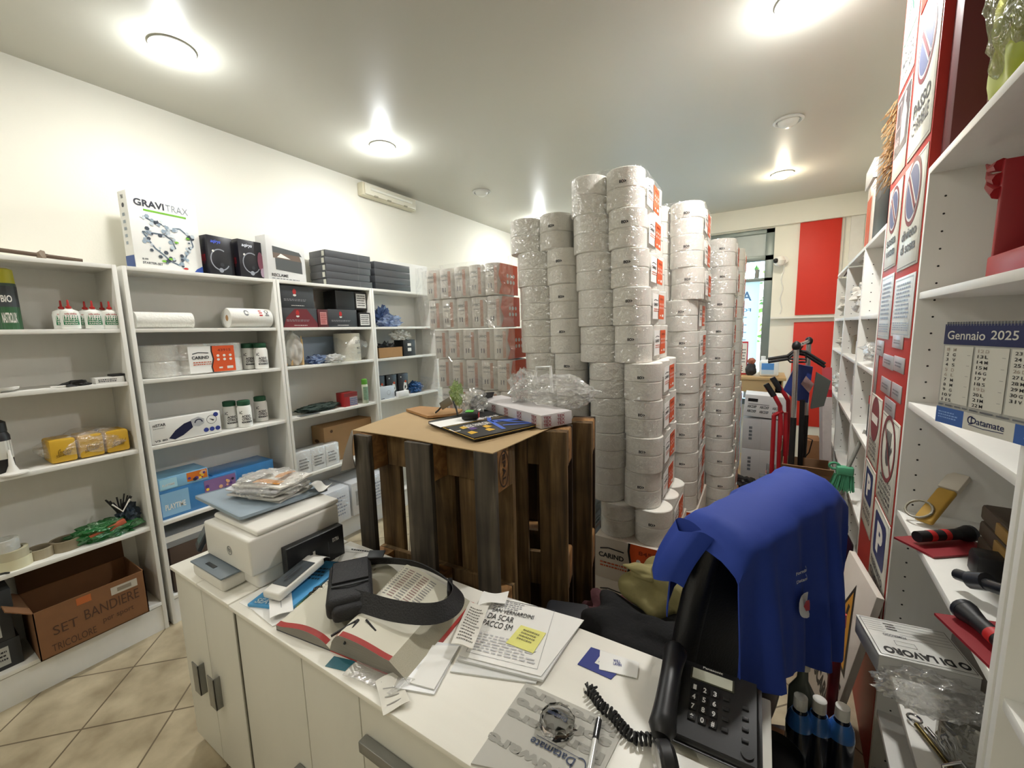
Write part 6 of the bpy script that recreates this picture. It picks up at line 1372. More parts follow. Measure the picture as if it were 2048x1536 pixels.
for k in range(2): solo('door_plate', MB(TR).box(DF-.003, DF-.0002, 2.22+.035*k, 2.245+.035*k, 1.30, 1.47, mt('#b9b4b4', .3, .5), .001), ['near', 'far'][k]+' narrow upright metallic strip on the red pillar', 'plate')
# red carton & bag atop the near unit
t = thing('dark_red_box', 'tall dark red box standing on top of the near shelving unit', 'box', tuple(rs(.45, 1.55, 2.031)), RA)
MB(TR).box(DF+.02, .59, 1.62, 1.70, 2.031, 2.90, mt('#5c1518', .5), .002).build('carton', t)
b = MB(); d = Dec(b, rs(DF+.02, 1.6195, 2.031), NV, ZV); wl = mt('#c8a8a8', .5, var=0); d.rect(.06, .062, .0, .4, wl); d.rect(.20, .202, .02, .45, wl); vs, fs_ = text_mesh('GROHROUS', .02); b.add([d.P(.125+.01*y, .12+.12*x, 2) for x, y in vs], fs_, wl); d.rect(.10, .14, .03, .07, mt('#9a8a74', .5, var=0)); b.build('print', t, smooth=0)
c = rs(.40, 1.16, 2.031); t = thing('yellow_green_bag', 'yellow-green pack in clear plastic lying on top of the near shelving unit', 'bag', tuple(c), RA)
MB(TRat(.40, 1.31, 2.031)).blob((0, 0, .14), (.09, .14, .14), mt('#98a32c', .5, var=.3, sc=15), 71, .2, 1.5, 4, flat=-.139).build('pack', t)
MB(TRat(.41, 1.28, 2.031)).blob((0, .0, .20), (.11, .18, .24), film('net_bag', '#d0d0a0', .2, .8, 30, .2, .12), 72, .12, 2, 5, flat=-.199, crease=True).build('plastic_bag', t)
# raffia brush by the pillar, on the unit behind it
b = MB(); rn = random.Random(5); rf = mt('#a8875a', .8, var=.2); c = rs(DF+.0, 2.40, 2.20)
for i in range(260):
    z = rn.uniform(0, .30); p = c+Vector((rn.uniform(-.005, .05), rn.uniform(-.03, .03), z)); b.cyl(p, p+Vector((rn.uniform(-.045, -.01), rn.uniform(-.03, .02), rn.uniform(-.07, -.02))), .0015, rf, n=4)
b.cyl(c+Vector((.06, 0, -.18)), c+Vector((.06, 0, .32)), .02, mt('#8a6c44', .8), n=10)
solo('raffia_brush', b, 'straw-coloured bristle brush sticking out behind the red pillar', 'brush')
# things on top of the far units
def rbox(name, label, cat, a0, a1, s0, s1, z0, z1, m, group=None, bev=.002, pr=None):
    c = rs((a0+a1)/2, (s0+s1)/2, z0); b = MB(TR).box(a0, a1, s0, s1, z0, z1, m, bev)
    if not pr: return solo(name, b, label, cat, group, tuple(c), RA)
    t = thing(name, label, cat, tuple(c), RA, group); b.build('carton', t); q = MB(); d = Dec(q, rs(a0-.0004, s1, z0), -DV, ZV); d.N = -NV; pr(d, s1-s0, z1-z0); q.build('print', t, smooth=0); return t
rbox('black_case', 'black box with handle on top of the unit behind the pillar', 'box', DF+.02, .55, 2.50, 2.90, 2.001, 2.42, BLK, pr=lambda d, w_, h: (d.rect(w_*.2, w_*.5, h*.45, h*.85, DGREY), d.line([(w_*.1, h*.9), (w_*.9, h*.93)], .01, GREY)))
rbox('orange_pack', 'orange and white wrapped pack on top of the middle far unit', 'pack', DF+.02, .5, 2.97, 3.20, 1.971, 2.35, mt('#d8c8b8', .4), pr=lambda d, w_, h: (d.rect(w_*.1, w_*.8, h*.1, h*.8, ORG), d.rect(w_*.4, w_*.5, h*.05, h*.9, mt('#e8b48c', .5)), ))
rbox('white_box', 'white box lying on the orange pack near the ceiling', 'box', DF+.01, .5, 2.96, 3.25, 2.351, 2.45, WHT)
solo('clear_packs', MB(TRat(.40, 3.45, 1.971)).blob((0, 0, .035), (.08, .2, .04), FILMW, 77, .3, 3, 4, flat=-.035, crease=True), 'flat clear packs on top of the middle far unit', 'packs')
solo('thin_rod', MB().cyl(rs(DF+.02, 3.9, 1.985), rs(DF+.04, 4.5, 1.985), .008, BLK, n=8), 'thin dark rod on top of the far end unit', 'rod')
# contents of far units
def rblob(name, label, cat, a, s, z, size, m, seed, amp=.35, group=None): return solo(name, MB(TRat(a, s, z)).blob((0, 0, size[2]), size, m, seed, amp, 2.2, 4, flat=-size[2]+.001, crease=True), label, cat, group)
WF = mt('#dcdad2', .5, var=.1, bump=.8, bsc=40)
rblob('white_bag', 'white filled plastic bag on the upper shelf of the far end unit', 'bag', .42, 4.1, 1.63, (.11, .15, .11), WF, 81)
rblob('white_bag', 'large white sloping bag on the upper shelf of the middle far unit', 'bag', .40, 3.3, 1.63, (.10, .22, .12), WF, 82)
rblob('white_bag', 'crumpled white bag on the second shelf of the far end unit', 'bag', .40, 4.15, 1.38, (.09, .12, .06), WF, 83, .3)
solo('jute_roll', MB().lathe([(0, 0), (.05, 0), (.055, .01), (.055, .12), (.04, .13), (0, .13)], rs(.40, 3.65, 1.3805), mt('#a49c8c', .8), 20), 'beige twine spool on the middle far unit', 'spool')
rbox('white_carton', 'white small carton beside the beige twine spool', 'box', .36, .5, 3.50, 3.58, 1.381, 1.47, WHT)
rblob('clear_bags', 'heap of clear plastic bags on the unit behind the pillar', 'bags', .40, 2.62, 1.38, (.09, .2, .065), FILMC, 84, .4)
for k, (z, dz) in enumerate(((1.037, .11), (1.148, .12), (1.269, .08))): rbox('spotted_pack', ['lower', 'middle', 'upper'][k]+' white spotted pack stacked on the middle far unit', 'pack', .33, .48, 3.15, 3.30, z+.001, z+dz-.002, mt('#e2e2e0', .5, var=.3, sc=60), 'white spotted packs')
rbox('dark_pack', 'dark pack with red top on the unit behind the pillar', 'pack', .33, .50, 2.42, 2.62, 1.038, 1.24, DGREY, pr=lambda d, w_, h: (d.rect(0, w_, h*.8, h, RED), d.rect(w_*.6, w_*.8, h*.3, h*.5, GREY)))
rblob('white_packet', 'small white packet low on the unit behind the pillar', 'packet', .38, 2.55, .665, (.05, .09, .04), WF, 88)
rblob('pale_bag', 'pale plastic bag hanging at the side of the far end unit', 'bag', .37, 4.25, 1.037, (.07, .10, .07), FILMW, 89)
# near unit contents
rt = TRat(.47, 1.27, LR[1]); t = thing('red_dispenser', 'red plastic rack holding black bottles on the upper shelf of the near unit', 'rack', tuple(rs(.45, 1.3, LR[1])), RA)
rp = mt('#971a20', .4); b = MB(rt)
b.box(-.10, .10, -.16, -.145, .001, .27, rp, .004); b.box(-.10, .10, .145, .16, .001, .27, rp, .004); b.box(-.10, .10, -.16, .16, .001, .02, rp, .004); b.box(.085, .10, -.16, .16, .001, .20, rp, .004); b.box(-.105, -.09, -.16, .16, .001, .06, rp, .004)
b.build('rack_frame', t)
b = MB(rt); 
for k in range(3): b.tube([(-.10, .155-.0*k, .20+.03*k), (-.105, .20, .225+.02*k), (-.10, .235+.01*k, .25+.02*k)], .012, rp, 8, rf=lambda s: .014*(1-.85*s))
b.build('spout', t)
for k in range(3): solo('black_bottle', MB(rt).lathe([(.034, .0), (.036, .004), (.036, .19), (.02, .215), (.02, .24), (.0, .24)], (-.02, .09-.09*k, .021), BLK, 20), ['farthest', 'middle', 'nearest'][k]+' black bottle in the red rack on the near unit', 'bottle', 'black bottles in the red rack')
rbox('red_folder', 'red folder edge standing on the shelf behind the calendar', 'folder', .36, .56, 1.50, 1.52, LR[2]+.001, LR[2]+.13, mt('#a0262c', .5))
# calendar
z1 = fs(1893, 645)[1]; ca0 = fs(1893, 648, DF-.004); ca1 = fs(1860, 820, DF-.004); ca2 = fs(2045, 655, DF-.004); print('cal', ca0, ca1, ca2)
s1 = 1.445; s0 = 1.445-.46; zt2, zb2 = 1.612, 1.345
Pc = rs(DF-.03, s1, zt2)
t = thing('wall_calendar', 'January 2025 calendar with blue header hanging on the near unit', 'calendar', tuple(rs(DF-.02, (s0+s1)/2, zb2)), RA)
cs = [fs(1893, 650, DF-.01), fs(1855, 855, DF-.01)]
Uc = Vector((.308, -.952, 0)).normalized(); NC = Vector((-.952, -.308, 0)); Oc = Vector((.284, 1.044, 1.591)); W_ = .200; H_ = .178
Vu = Vector((.03, 0, 1)); Vu = Vector((0, 0, 1)); Or = Oc-Vector((0, 0, H_)); t.location = tuple(Or+Uc*.1); ROOTM[t.name] = Matrix.Translation(Or+Uc*.1) @ Matrix.Rotation(RA, 4, 'Z')
b = MB(); d = Dec(b, Or, Uc, Vu); d.N = NC; 
d.rect(0, W_, 0, H_, mt('#a9a9a4', .5, var=0), -3); d.rect(0, W_, 0, H_, mt('#a9a9a4', .5, var=0), 0); b.build('sheet', t, smooth=0)
b = MB(); d = Dec(b, Or, Uc, Vu); d.N = NC; nv = mt('#1a2454', .5, var=0); cl = mt('#d2d1c8', .5, var=0); H = H_
d.rect(0, W_, H*.80, H, nv, 2); d.text('Gennaio', W_*.04, W_*.42, H*.85, H*.935, cl, 3, .01); d.text('2025', W_*.47, W_*.70, H*.86, H*.94, cl, 3, .01)
days = 'MGVSDLMMGVSDLMMGVSDLMMGVSDLMMGV'
for c_ in range(3):
    u0 = W_*(.02+.32*c_); d.rect(u0, u0+W_*.30, H*.22, H*.785, cl, 2); n = 11 if c_ < 2 else 9
    for r in range(n):
        k = c_*11+r+1
        if k > 31: break
        dy = days[(k-1) % 31]; hol = k in (1, 5, 6, 12, 19, 26); m = mt('#a89c90', .5, var=0) if hol else INK; zz = H*(.735-.0505*r)
        d.text(str(k), u0+.006, u0+.006+.0055*len(str(k)), zz, zz+H*.030, m, 3, .01); d.text(dy, u0+.020, u0+.026, zz, zz+H*.030, m, 3, .01)
    for k in range(5): d.rect(u0+W_*.25, u0+W_*.28, H*(.3+.1*k), H*(.303+.1*k), GREY, 3)
d.scrib(W_*.02, W_*.98, H*.175, H*.21, GREY, 1, 3, 4, 1)
lb_ = mt('#3a62a8', .5, var=0); d.rect(0, W_*.30, 0, H*.165, lb_, 2); d.rect(W_*.30, W_*.76, 0, H*.165, cl, 2); d.rect(W_*.76, W_, 0, H*.165, lb_, 2)
d.text('Datamate', W_*.38, W_*.68, H*.07, H*.13, nv, 3, .01); d.ring(W_*.38, H*.10, W_*.035, .002, nv, 3, 20, 30, 330); d.line([(W_*.36, H*.055), (W_*.5, H*.045), (W_*.68, H*.055)], .0012, nv, 3)
d.scrib(W_*.03, W_*.25, H*.05, H*.13, mt('#8fb0e0', .5, var=0), 3, 3, 2); d.scrib(W_*.84, W_*.98, H*.05, H*.13, mt('#8fb0e0', .5, var=0), 3, 3, 6); b.build('calendar_print', t, smooth=0)
b = MB()
for k in range(40): b.cyl(Oc+Uc*(.004+.0055*k)+Vector((0, 0, -.003)), Oc+Uc*(.004+.0055*k)+Vector((0, 0, .004)), .0014, GREY, n=6)
b.build('wire_binding', t)
# shelf 4 (z 1.01): brushes, torch packs
zz = LR[3]
ya = mt('#b08a34', .6, var=.2)
t = thing('gold_tape_pack', 'clear hanging pack of gold ribbon leaning on the side panel', 'pack', tuple(rs(.38, 1.62, zz)), RA)
g0, g1 = rs(.34, 1.58, zz+.012), rs(.43, 1.685, zz+.135); gv = (g1-g0).normalized(); gu = gv.cross(Vector((0, 0, 1))).normalized(); GM = Matrix((gu, gv, gu.cross(gv))).transposed().to_4x4(); GM.translation = g0
MB(GM).box(-.022, .022, .0, .125, -.008, .008, ya, .007, 3).build('gold_pack', t)
MB(GM).box(-.024, .024, .126, .185, -.009, .009, mt('#c8c0b0', .5), .003).build('paper_label', t)
MB(GM).tube([(-.02+.03*math.cos(a*.4), .03+.03*math.sin(a*.4), .012) for a in range(16)], .0035, mt('#8a8470', .4), 6, True).build('ring', t)
for k in range(3):
    b = MB(TRat(.50, 1.32, zz+.001+.042*k)); b.box(-.08, .08, -.16, .16, 0, .04, mt('#3c3022', .6), .008); b.box(-.085, -.078, -.05, .05, .006, .034, mt('#8a6c34', .6), .002)
    solo('brush_pack', b, ['bottom', 'middle', 'top'][k]+' of the three dark brush packs with gold bands on the near unit', 'pack', 'dark brush packs')
def torch(label, a, s, ang, z0, seed):
    t = thing('torch_pack', label, 'torch pack', tuple(rs(a, s, z0)), RA); Tt = TRat(a, s, z0) @ Matrix.Rotation(ang, 4, 'Z')
    MB(Tt).box(-.05, .05, -.09, .09, .001, .006, mt('#8c2028', .5)).build('card', t)
    b = MB(Tt); b.cyl((-.01, -.07, .026), (-.01, .045, .026), .014, BLK, n=18); b.cyl((-.01, .045, .026), (-.01, .075, .026), .014, BLK, .02, 18); b.cyl((-.01, .0751, .026), (-.01, .085, .026), .0205, mt('#3a3c40', .3, .5), n=18); b.build('torch', t)
    b = MB(Tt); b.cyl((-.01, 0, .026), (-.01, .015, .026), .0145, RED, n=18); b.cyl((-.01, -.04, .026), (-.01, -.025, .026), .0145, RED, n=18); b.build('red_band', t)
torch('black torch with red bands in a red pack, left one on the near unit', .36, 1.46, -.9, zz, 1)
torch('black torch in a red pack, right one at the unit divider', .34, 1.02, .3, zz, 2)
b = MB(TRat(.36, 1.14, zz+.03)); b.cyl((-.03, .10, .0), (.08, -.10, .06), .012, mt('#2a2c30', .3, .4), n=14); b.cyl((-.015, .075, .005), (.0, .05, .02), .018, mt('#4a4c50', .3, .6), n=14)
solo('metal_baton', b, 'dark metal rod lying across the torch packs', 'rod')
solo('black_plug', MB(TRat(.40, 1.32, zz+.001)).box(-.03, .03, -.03, .03, 0, .06, BLK, .012), 'black plastic clamp between the torch packs', 'clamp')
# shelf .655: sign pack sticking out, shrink rolls, hooks
zz = LR[4]
t = thing('sign_pack', 'stack of white signs reading DI LAVORO in clear plastic jutting from the near unit', 'sign pack', tuple(rs(.35, 1.35, zz)), RA)
w0, w1, w2, w3 = fz(1740, 1275, .83), fz(1955, 1345, .83), fz(1925, 1290, .86), fz(1735, 1238, .86)
P0, P1, P3 = fz(1758, 1309, .80), fz(1954, 1354, .80), fz(1737, 1233, .80)
Us = (P1-P0); Us.z = 0; Ls = Us.length+.01; Us = Us.normalized(); Vs = Vector((-Us.y, Us.x, .0)).normalized(); Ws = abs((P3-P0).dot(Vs)); print('signpack', P0, P1, P3, Ls, Ws)
X = Matrix((Us, Vs, Us.cross(Vs))).transposed().to_4x4(); X.translation = P0-Us.cross(Vs)*.0535
MB(X).box(0, Ls, 0, Ws, 0.002, .05, mt('#c9c8c4', .4, var=.1, sc=80, stretch=(1, 1, 20)), .004).build('sign_stack', t)
MB(X).box(0, Ls, 0, Ws, .0502, .0535, mt('#dfdfda', .3, var=0), .001).build('top_sign', t)
b = MB(); d = Dec(b, X @ Vector((0, 0, .0537)), X.to_3x3() @ Vector((-1, 0, 0)), X.to_3x3() @ Vector((0, -1, 0))); d.O = X @ Vector((Ls, Ws, .0537))
# text reads upside down in the photo
d.text('O DI LAVORO', Ls*.04, Ls*.90, Ws*.74, Ws*.90, BLK, 1, .05); d.frame(Ls*.02, Ls*.97, Ws*.04, Ws*.96, .0012, BLK); d.frame(Ls*.5, Ls*.72, Ws*.55, Ws*.66, .0008, BLK); d.text('POMERIGGIO', Ls*.55, Ls*.8, Ws*.40, Ws*.46, GREY, 1)
for k in range(5): d.rect(Ls*.05, Ls*.6, Ws*(.12+.08*k), Ws*(.125+.08*k), BLK); d.rect(Ls*.75, Ls*.95, Ws*(.12+.06*k), Ws*(.125+.06*k), BLK)
d.scrib(Ls*.6, Ls*.72, Ws*.1, Ws*.3, BLK, 3); b.build('print', t, smooth=0)
X2 = X @ Matrix.Translation((Ls*.5, -.02, -.03)); MB(X2).blob((0, 0, .03), (Ls*.53, Ws*.3, .045), FILMC, 91, .2, 3, 5, crease=True).build('plastic_bag', t)
solo('carton_support', MB(TRat(.45, 1.33, zz+.001)).box(-.04, .13, -.12, .2, 0, .205, mt('#8d8a84', .7), .003), 'grey flat carton under the sign pack in the near unit', 'carton')
c = fz(1965, 1470, .60+.06); cr0 = fz(1972, 1428, .67); cr0.z = LR[4]; t = thing('wrapped_roll', 'large grey roll in clear film at the lower right of the near unit', 'roll', tuple(cr0)); print('roll', cr0)
MB().lathe([(.028, 0), (.07, 0), (.072, .004), (.072, .13), (.07, .135), (.028, .135), (.028, 0)], tuple(cr0+Vector((0, 0, .001))), mt('#8d8b80', .6), 32).build('roll', t); MB().lathe([(.076, 0), (.077, .1), (.074, .138), (.03, .14)], tuple(cr0+Vector((0, 0, .001))), FILMC, 32).build('film', t)
t = thing('metal_hooks', 'brass and steel hooks lying on the lower shelf of the near unit', 'hooks', tuple(rs(.40, 1.25, zz))); b = MB(TRat(.355, 1.27, zz)); br = mt('#8a7a4c', .3, .8)
for k in range(3): b.cyl((-.03+.02*k, .10, .012), (.03+.025*k, -.05, .012), .006, br if k != 1 else CHROME, n=12)
b.tube([(-.03+.014*math.cos(a*.5), .12+.014*math.sin(a*.5), .012) for a in range(13)], .003, CHROME, 6, True); b.build('hooks', t)
b = MB(TRat(.37, 1.20, zz)); b.tube([(-.02, 0, .006), (-.03, .02, .05), (0, .03, .07), (.02, .02, .05), (.03, 0, .006)], .004, CHROME, 8); solo('spring_clip', b, 'steel spring clip beside the hooks on the lower shelf', 'clip')
# ---------------------------------------------------------------- floor clutter by the right wall
board = mt('#cfc6bc', .6)
def sboard():
    A0, A1 = Vector((.360, 1.66, .705)), Vector((.334, 1.975, .705)); dw = (A1-A0); w_ = dw.length; Uw = dw.normalized(); B0 = Vector((.24, 1.63, .0)); Vw = (A0-B0); h = Vw.length; Vw.normalize(); Nw = Uw.cross(Vw).normalized(); Vw = Nw.cross(Uw)
    t = thing('warning_board', 'white framed board with yellow warning triangle leaning against the pillar foot', 'sign board', (.25, 1.8, 0), RA); X = Matrix((Uw, Vw, Nw)).transposed().to_4x4(); X.translation = A0-Vw*h
    MB(X).box(0, w_, 0, h, 0, .022, board, .003).build('board', t)
    b = MB(); sg = 1 if Nw.x < 0 else -1; d = Dec(b, X @ Vector((w_, 0, .0224 if sg > 0 else -.0004)), -Uw, Vw); d.N = Nw*sg
    d.poly([(.02, h*.52), (w_-.02, h*.52), (w_*.5, h*.92)], BLK, 1); d.poly([(.045, h*.54), (w_-.045, h*.54), (w_*.5, h*.875)], mt('#c48a28', .5, var=0), 2); d.poly([(w_*.47, h*.80), (w_*.53, h*.80), (w_*.52, h*.64), (w_*.48, h*.64)], BLK, 3); d.circ(w_*.5, h*.59, .01, BLK, 3)
    d.text('ATTENZIONE', .02, w_-.02, h*.38, h*.47, BLK, 1, .05); d.text('SCARICA', .05, w_-.02, h*.25, h*.34, BLK, 1, .05); b.build('print', t, smooth=0)
sboard()
p = fz(1680, 1225, .62); t = thing('red_stick', 'dark red handle with light red tip leaning between chair and warning board', 'stick', (p.x, p.y, 0)); q = fz(1640, 1400, .15)
q = Vector((p.x-.03, p.y-.15, 0.02)); MB().cyl(q, q+(p-q)*.93, .016, mt('#6c1620', .4), n=14).build('handle', t); MB().cyl(q+(p-q)*.931, p, .019, mt('#c43c34', .4), n=14).build('tip', t)
# blue detergent bottles with white caps
bt0 = None
for i, (px, py) in enumerate(((1602, 1392), (1640, 1398), (1686, 1412))):
    zc_ = .50; p = fz(px, py, zc_); c = (p.x, p.y, zc_-.30); lab = ['left white-capped dark blue bottle at the chair base', 'middle white-capped dark blue bottle at the chair base', 'right white-capped dark blue bottle at the chair base'][i]
    if bt0 is None: bt0 = bottle('blue_bottle', lab, 'bottle', c, [(.030, 0), (.034, .006), (.034, .20), (.029, .235), (.018, .255), (.016, .262)], mt('#10182c', .2, coat=.4), [(.0175, .262), (.018, .264), (.0175, .298), (.015, .30)], mt('#e9e7e0', .45), lambda t, c: MB().lathe([(.0343, .205), (.0305, .234), (.021, .252)], c, mt('#3a72c0', .15, coat=.5), 20).build('blue_shoulder', t), 'dark blue bottles at the chair base')
    else: dup(bt0, c, lab)
pm_ = fz(1640, 1398, .5); solo('bottle_crate', MB(Matrix.Translation((pm_.x, pm_.y, 0)) @ Matrix.Rotation(.35, 4, 'Z')).box(-.15, .13, -.09, .20, 0, .199, mt('#241417', .7), .004), 'dark crate carrying the blue bottles, widened to darken the floor there', 'crate')  # crate made dark and wide so the floor behind the bottles looks dark
p = fz(1608, 1318, .58); t = thing('trigger_bottle', 'dim grey-green bottle with white cap beside the shirt hem', 'bottle', (p.x, p.y, .25))
MB().lathe([(.03, 0), (.034, .006), (.034, .22), (.015, .26), (.013, .30)], (p.x, p.y, .25), mt('#4a4f46', .3), 20).build('body', t); MB().lathe([(.013, .298), (.018, .30), (.018, .33), (.008, .345)], (p.x, p.y, .25), mt('#d8d0c0', .5), 16).build('cap', t)
solo('small_carton', MB(Matrix.Translation((p.x, p.y, 0))).box(-.07, .07, -.07, .07, 0, .249, CARDD, .003), 'brown carton under the dim grey-green bottle', 'carton')
# broom
s_ = 2.80; pb_ = fs(1680, 935, DF-.06); c = rs(DF-.06, pb_[0], 0); gn = mt('#4f9f78', .6); t = thing('green_broom', 'green broom head hanging upside up beside the far shelving', 'broom', (c.x, c.y, .62))
pb_ = fy(1690, 950, 2.62); pb_.z = pb_.z; c = Vector((pb_.x-.01, 2.62, pb_.z)); print('broom', c)
b = MB(); k_ = .72; b.tube([c+Vector((-.05+.03*math.cos(a*.45), 0, .06+.022*math.sin(a*.45)))*k_ for a in range(14)], .006, gn, 8, True); b.box(c.x-.04*k_, c.x+.06*k_, c.y-.02, c.y+.02, c.z+.0, c.z+.065*k_, gn, .008, 3); b.build('broom_head', t)
b = MB(); rn = random.Random(8)
for i in range(220): x = rn.uniform(-.045, .06)*k_; y = rn.uniform(-.018, .018); b.cyl(c+Vector((x, y, .0)), c+Vector((x*1.35-.01, y*1.5, -.08+rn.uniform(-.01, .01))), .0016, gn, n=4)
o = b.build('bristle', t); o['kind'] = 'stuff'
MB().cyl((c.x+.02, c.y+.0, c.z+.04), (c.x+.08, c.y+.02, c.z+.24), .009, mt('#8f8f88', .5), n=10).build('broom_stick', t)
t['label'] = 'green broom with its bristles pointing down beside the far shelving'
# purple bottle
p = fy(1690, 1045, 2.45); t = thing('purple_bottle', 'dark violet flask with grey cap standing below the broom', 'bottle', (p.x-.01, 2.45, .30))
MB().lathe([(.045, 0), (.05, .008), (.05, .22), (.03, .26), (.018, .28)], (p.x-.01, 2.45, .30), mt('#3a1c34', .25), 24).build('body', t); MB().lathe([(.02, .279), (.026, .28), (.026, .31), (.01, .32)], (p.x-.01, 2.45, .30), mt('#8c8a96', .3), 16).build('cap', t)
solo('brown_carton', MB().box(p.x-.12, p.x+.04, 2.36, 2.55, 0, .299, CARDD, .003), 'brown carton under the violet flask', 'carton')
# brown cartons behind chair
k0 = fy(1572, 932, 2.75); k1 = fy(1665, 955, 2.75)
t, Tq = carton_open('open brown carton behind the chair, below the clothes rack', Vector(((k0.x+k1.x)/2, 2.92, .001)), (k1.x-k0.x)/2+.01, .16, k0.z-.03, -.06, mt('#8c6b4e', .85))
# far table with things
tw = mt('#c0a070', .6, var=.1, sc=6); t = thing('wooden_table', 'light wooden table under the window', 'table', (-.4, 5.2, 0))
ZT = 1.045; MB().box(-1.3, .235, 4.98, 5.55, ZT-.03, ZT, tw, .003).build('tabletop', t); MB().box(-1.28, .21, 5.0, 5.03, ZT-.16, ZT-.03, tw, .002).build('apron', t)
for x in (-1.26, .14):
    for y in (5.0, 5.48): MB().box(x, x+.06, y, y+.06, 0, ZT-.03, tw, .003).build('leg', t)
MB().box(-1.25, .2, 4.99, 5.5, .04, .065, tw, .003).build('lower_shelf', t)
def at5(px, y=5.15): return fy(px, 740, y).x
x0 = at5(1466); x1 = at5(1494)
t = thing('framed_notice', 'white notice with red frame standing on the window table', 'notice', ((x0+x1)/2, 5.2, ZT)); zt3 = fy(1480, 683, 5.2).z
MB().box(x0, x1, 5.2, 5.215, ZT+.001, zt3, mt('#c0202c', .5), .002).build('frame', t); b = MB(); d = Dec(b, (x0, 5.1995, ZT), (1, 0, 0), ZV); w_, h = x1-x0, zt3-ZT; d.rect(w_*.1, w_*.92, h*.05, h*.95, WHT); d.circ(w_*.25, h*.9, .012, RED, 2); d.scrib(w_*.18, w_*.85, h*.35, h*.8, GREY, 5, 2, 3); d.scrib(w_*.3, w_*.7, h*.1, h*.28, INK, 3, 2, 4); b.build('print', t, smooth=0)
xm = at5(1502); t = thing('dark_figure', 'small dark pouch with brown top on the window table', 'pouch', (xm, 5.15, ZT)); MB().blob((xm, 5.15, ZT+.07), (.05, .04, .07), mt('#23232a', .6), 95, .15, 2, 3, flat=-.069).build('pouch', t); MB().blob((xm, 5.15, ZT+.155), (.04, .035, .035), mt('#a0604c', .6), 96, .15, 2, 3).build('top', t)
x0, x1 = at5(1519), at5(1557); t = thing('jerrycan', 'white jerrycan with blue label on the window table', 'canister', ((x0+x1)/2, 5.15, ZT)); zt3 = fy(1540, 715, 5.1).z; jm = mt('#e4e8ea', .4)
b = MB(); b.box(x0, x1, 5.08, 5.24, ZT+.001, zt3-.03, jm, .025, 3); b.cyl((x0+.03, 5.16, zt3-.04), (x0+.03, 5.16, zt3+.01), .022, jm); b.tube([(x0+.08, 5.16, zt3-.035), (x0+.10, 5.16, zt3+.0), (x1-.05, 5.16, zt3+.0), (x1-.025, 5.16, zt3-.035)], .012, jm, 8); b.build('canister', t)
b = MB(); d = Dec(b, (x0, 5.0795, ZT), (1, 0, 0), ZV); w_, h = x1-x0, zt3-ZT; d.rect(w_*.1, w_*.75, h*.35, h*.7, mt('#4f8fd6', .5)); d.rect(w_*.1, w_*.75, h*.12, h*.33, mt('#b9cfe0', .5)); b.build('label_print', t, smooth=0)
# boxes in front of the table
def fbox(name, label, px0, px1, py0, py1, y, dep, m, pr=None, group=None, rot=0.):
    a_, b_ = fy(px0, py1, y), fy(px1, py1, y); z0 = fy((px0+px1)/2, py1, y).z; z1 = fy((px0+px1)/2, py0, y).z; z0 = max(z0, .002)
    c = ((a_.x+b_.x)/2, y+dep/2, z0); Tt = Matrix.Translation(c) @ Matrix.Rotation(rot, 4, 'Y'); t = thing(name, label, 'carton', c, 0, group); hw_ = (b_.x-a_.x)/2
    MB(Tt).box(-hw_, hw_, -dep/2, dep/2, 0, z1-z0, m, .003).build('carton', t)
    if pr: b = MB(); d = Dec(b, Tt @ Vector((-hw_, -dep/2-.0006, 0)), Tt.to_3x3() @ Vector((1, 0, 0)), Tt.to_3x3() @ Vector((0, 0, 1))); pr(d, 2*hw_, z1-z0); b.build('print', t, smooth=0)
    return z0, z1
pb1 = mt('#b4c6dc', .5); LBX = lambda d, w_, h: (d.circ(w_*.62, h*.2, .022, mt('#8c1f2a', .5), 1, 14), d.circ(w_*.6, h*.42, .014, mt('#c4503c', .5), 1, 10), d.text('STAR', w_*.5, w_*.75, h*.7, h*.78, mt('#c03a3c', .5)), d.rect(0, w_, h*.93, h, mt('#dfe6ee', .5)))
lo = None; ys = [(946, 904), (903, 865), (864, 818), (817, 770)]
zs = [.09, .285, .48, .675, .88]
for k in range(4):
    x0, x1 = -.48, fy(1480, 860, 4.75).x
    c = ((x0+x1)/2, 4.9, zs[k]+.001); t = thing('pale_blue_carton', ['bottom', 'second from the bottom', 'third from the bottom', 'top'][k]+' pale blue carton of the stack beside the toilet paper', 'carton', c, 0, 'pale blue cartons under the window')
    MB().box(x0, x1, 4.75, 4.965, zs[k]+.001, zs[k+1], pb1, .003).build('carton', t); b = MB(); d = Dec(b, (x0, 4.7494, zs[k]), (1, 0, 0), ZV); LBX(d, x1-x0, zs[k+1]-zs[k]); b.build('print', t, smooth=0)
solo('low_platform', MB().box(-.55, .3, 4.45, 4.97, .0, .089, tw, .003), 'low light wooden platform carrying the cartons', 'platform')
gcar = mt('#c4c2c2', .7); BKT = lambda d, w_, h: ([d.text('BEST', w_*.12, w_*.3, h*(.28+.13*k)*1., h*(.36+.13*k), GREY) if False else d.rect(w_*.16, w_*.24, h*(.3+.12*k), h*(.38+.12*k), GREY) for k in range(4)], d.rect(w_*.45, w_*.455, 0, h, mt('#b4b2b2', .7)))
x0, x1 = fy(1483, 900, 4.48).x, fy(1566, 900, 4.48).x; zA, zB, zC_, zD = .09, .40, .70, .93
for k, (a_, b_) in enumerate(((zA, zB), (zB, zC_))):
    t = thing('grey_carton', ['lower', 'upper'][k]+' plain grey-white carton behind the red hand truck', 'carton', ((x0+x1)/2, 4.6, a_+.001)); MB().box(x0, x1, 4.48, 4.74, a_+.001, b_, gcar, .004).build('carton', t)
    b = MB(); d = Dec(b, (x0, 4.4794, a_), (1, 0, 0), ZV); BKT(d, x1-x0, b_-a_); b.build('print', t, smooth=0)
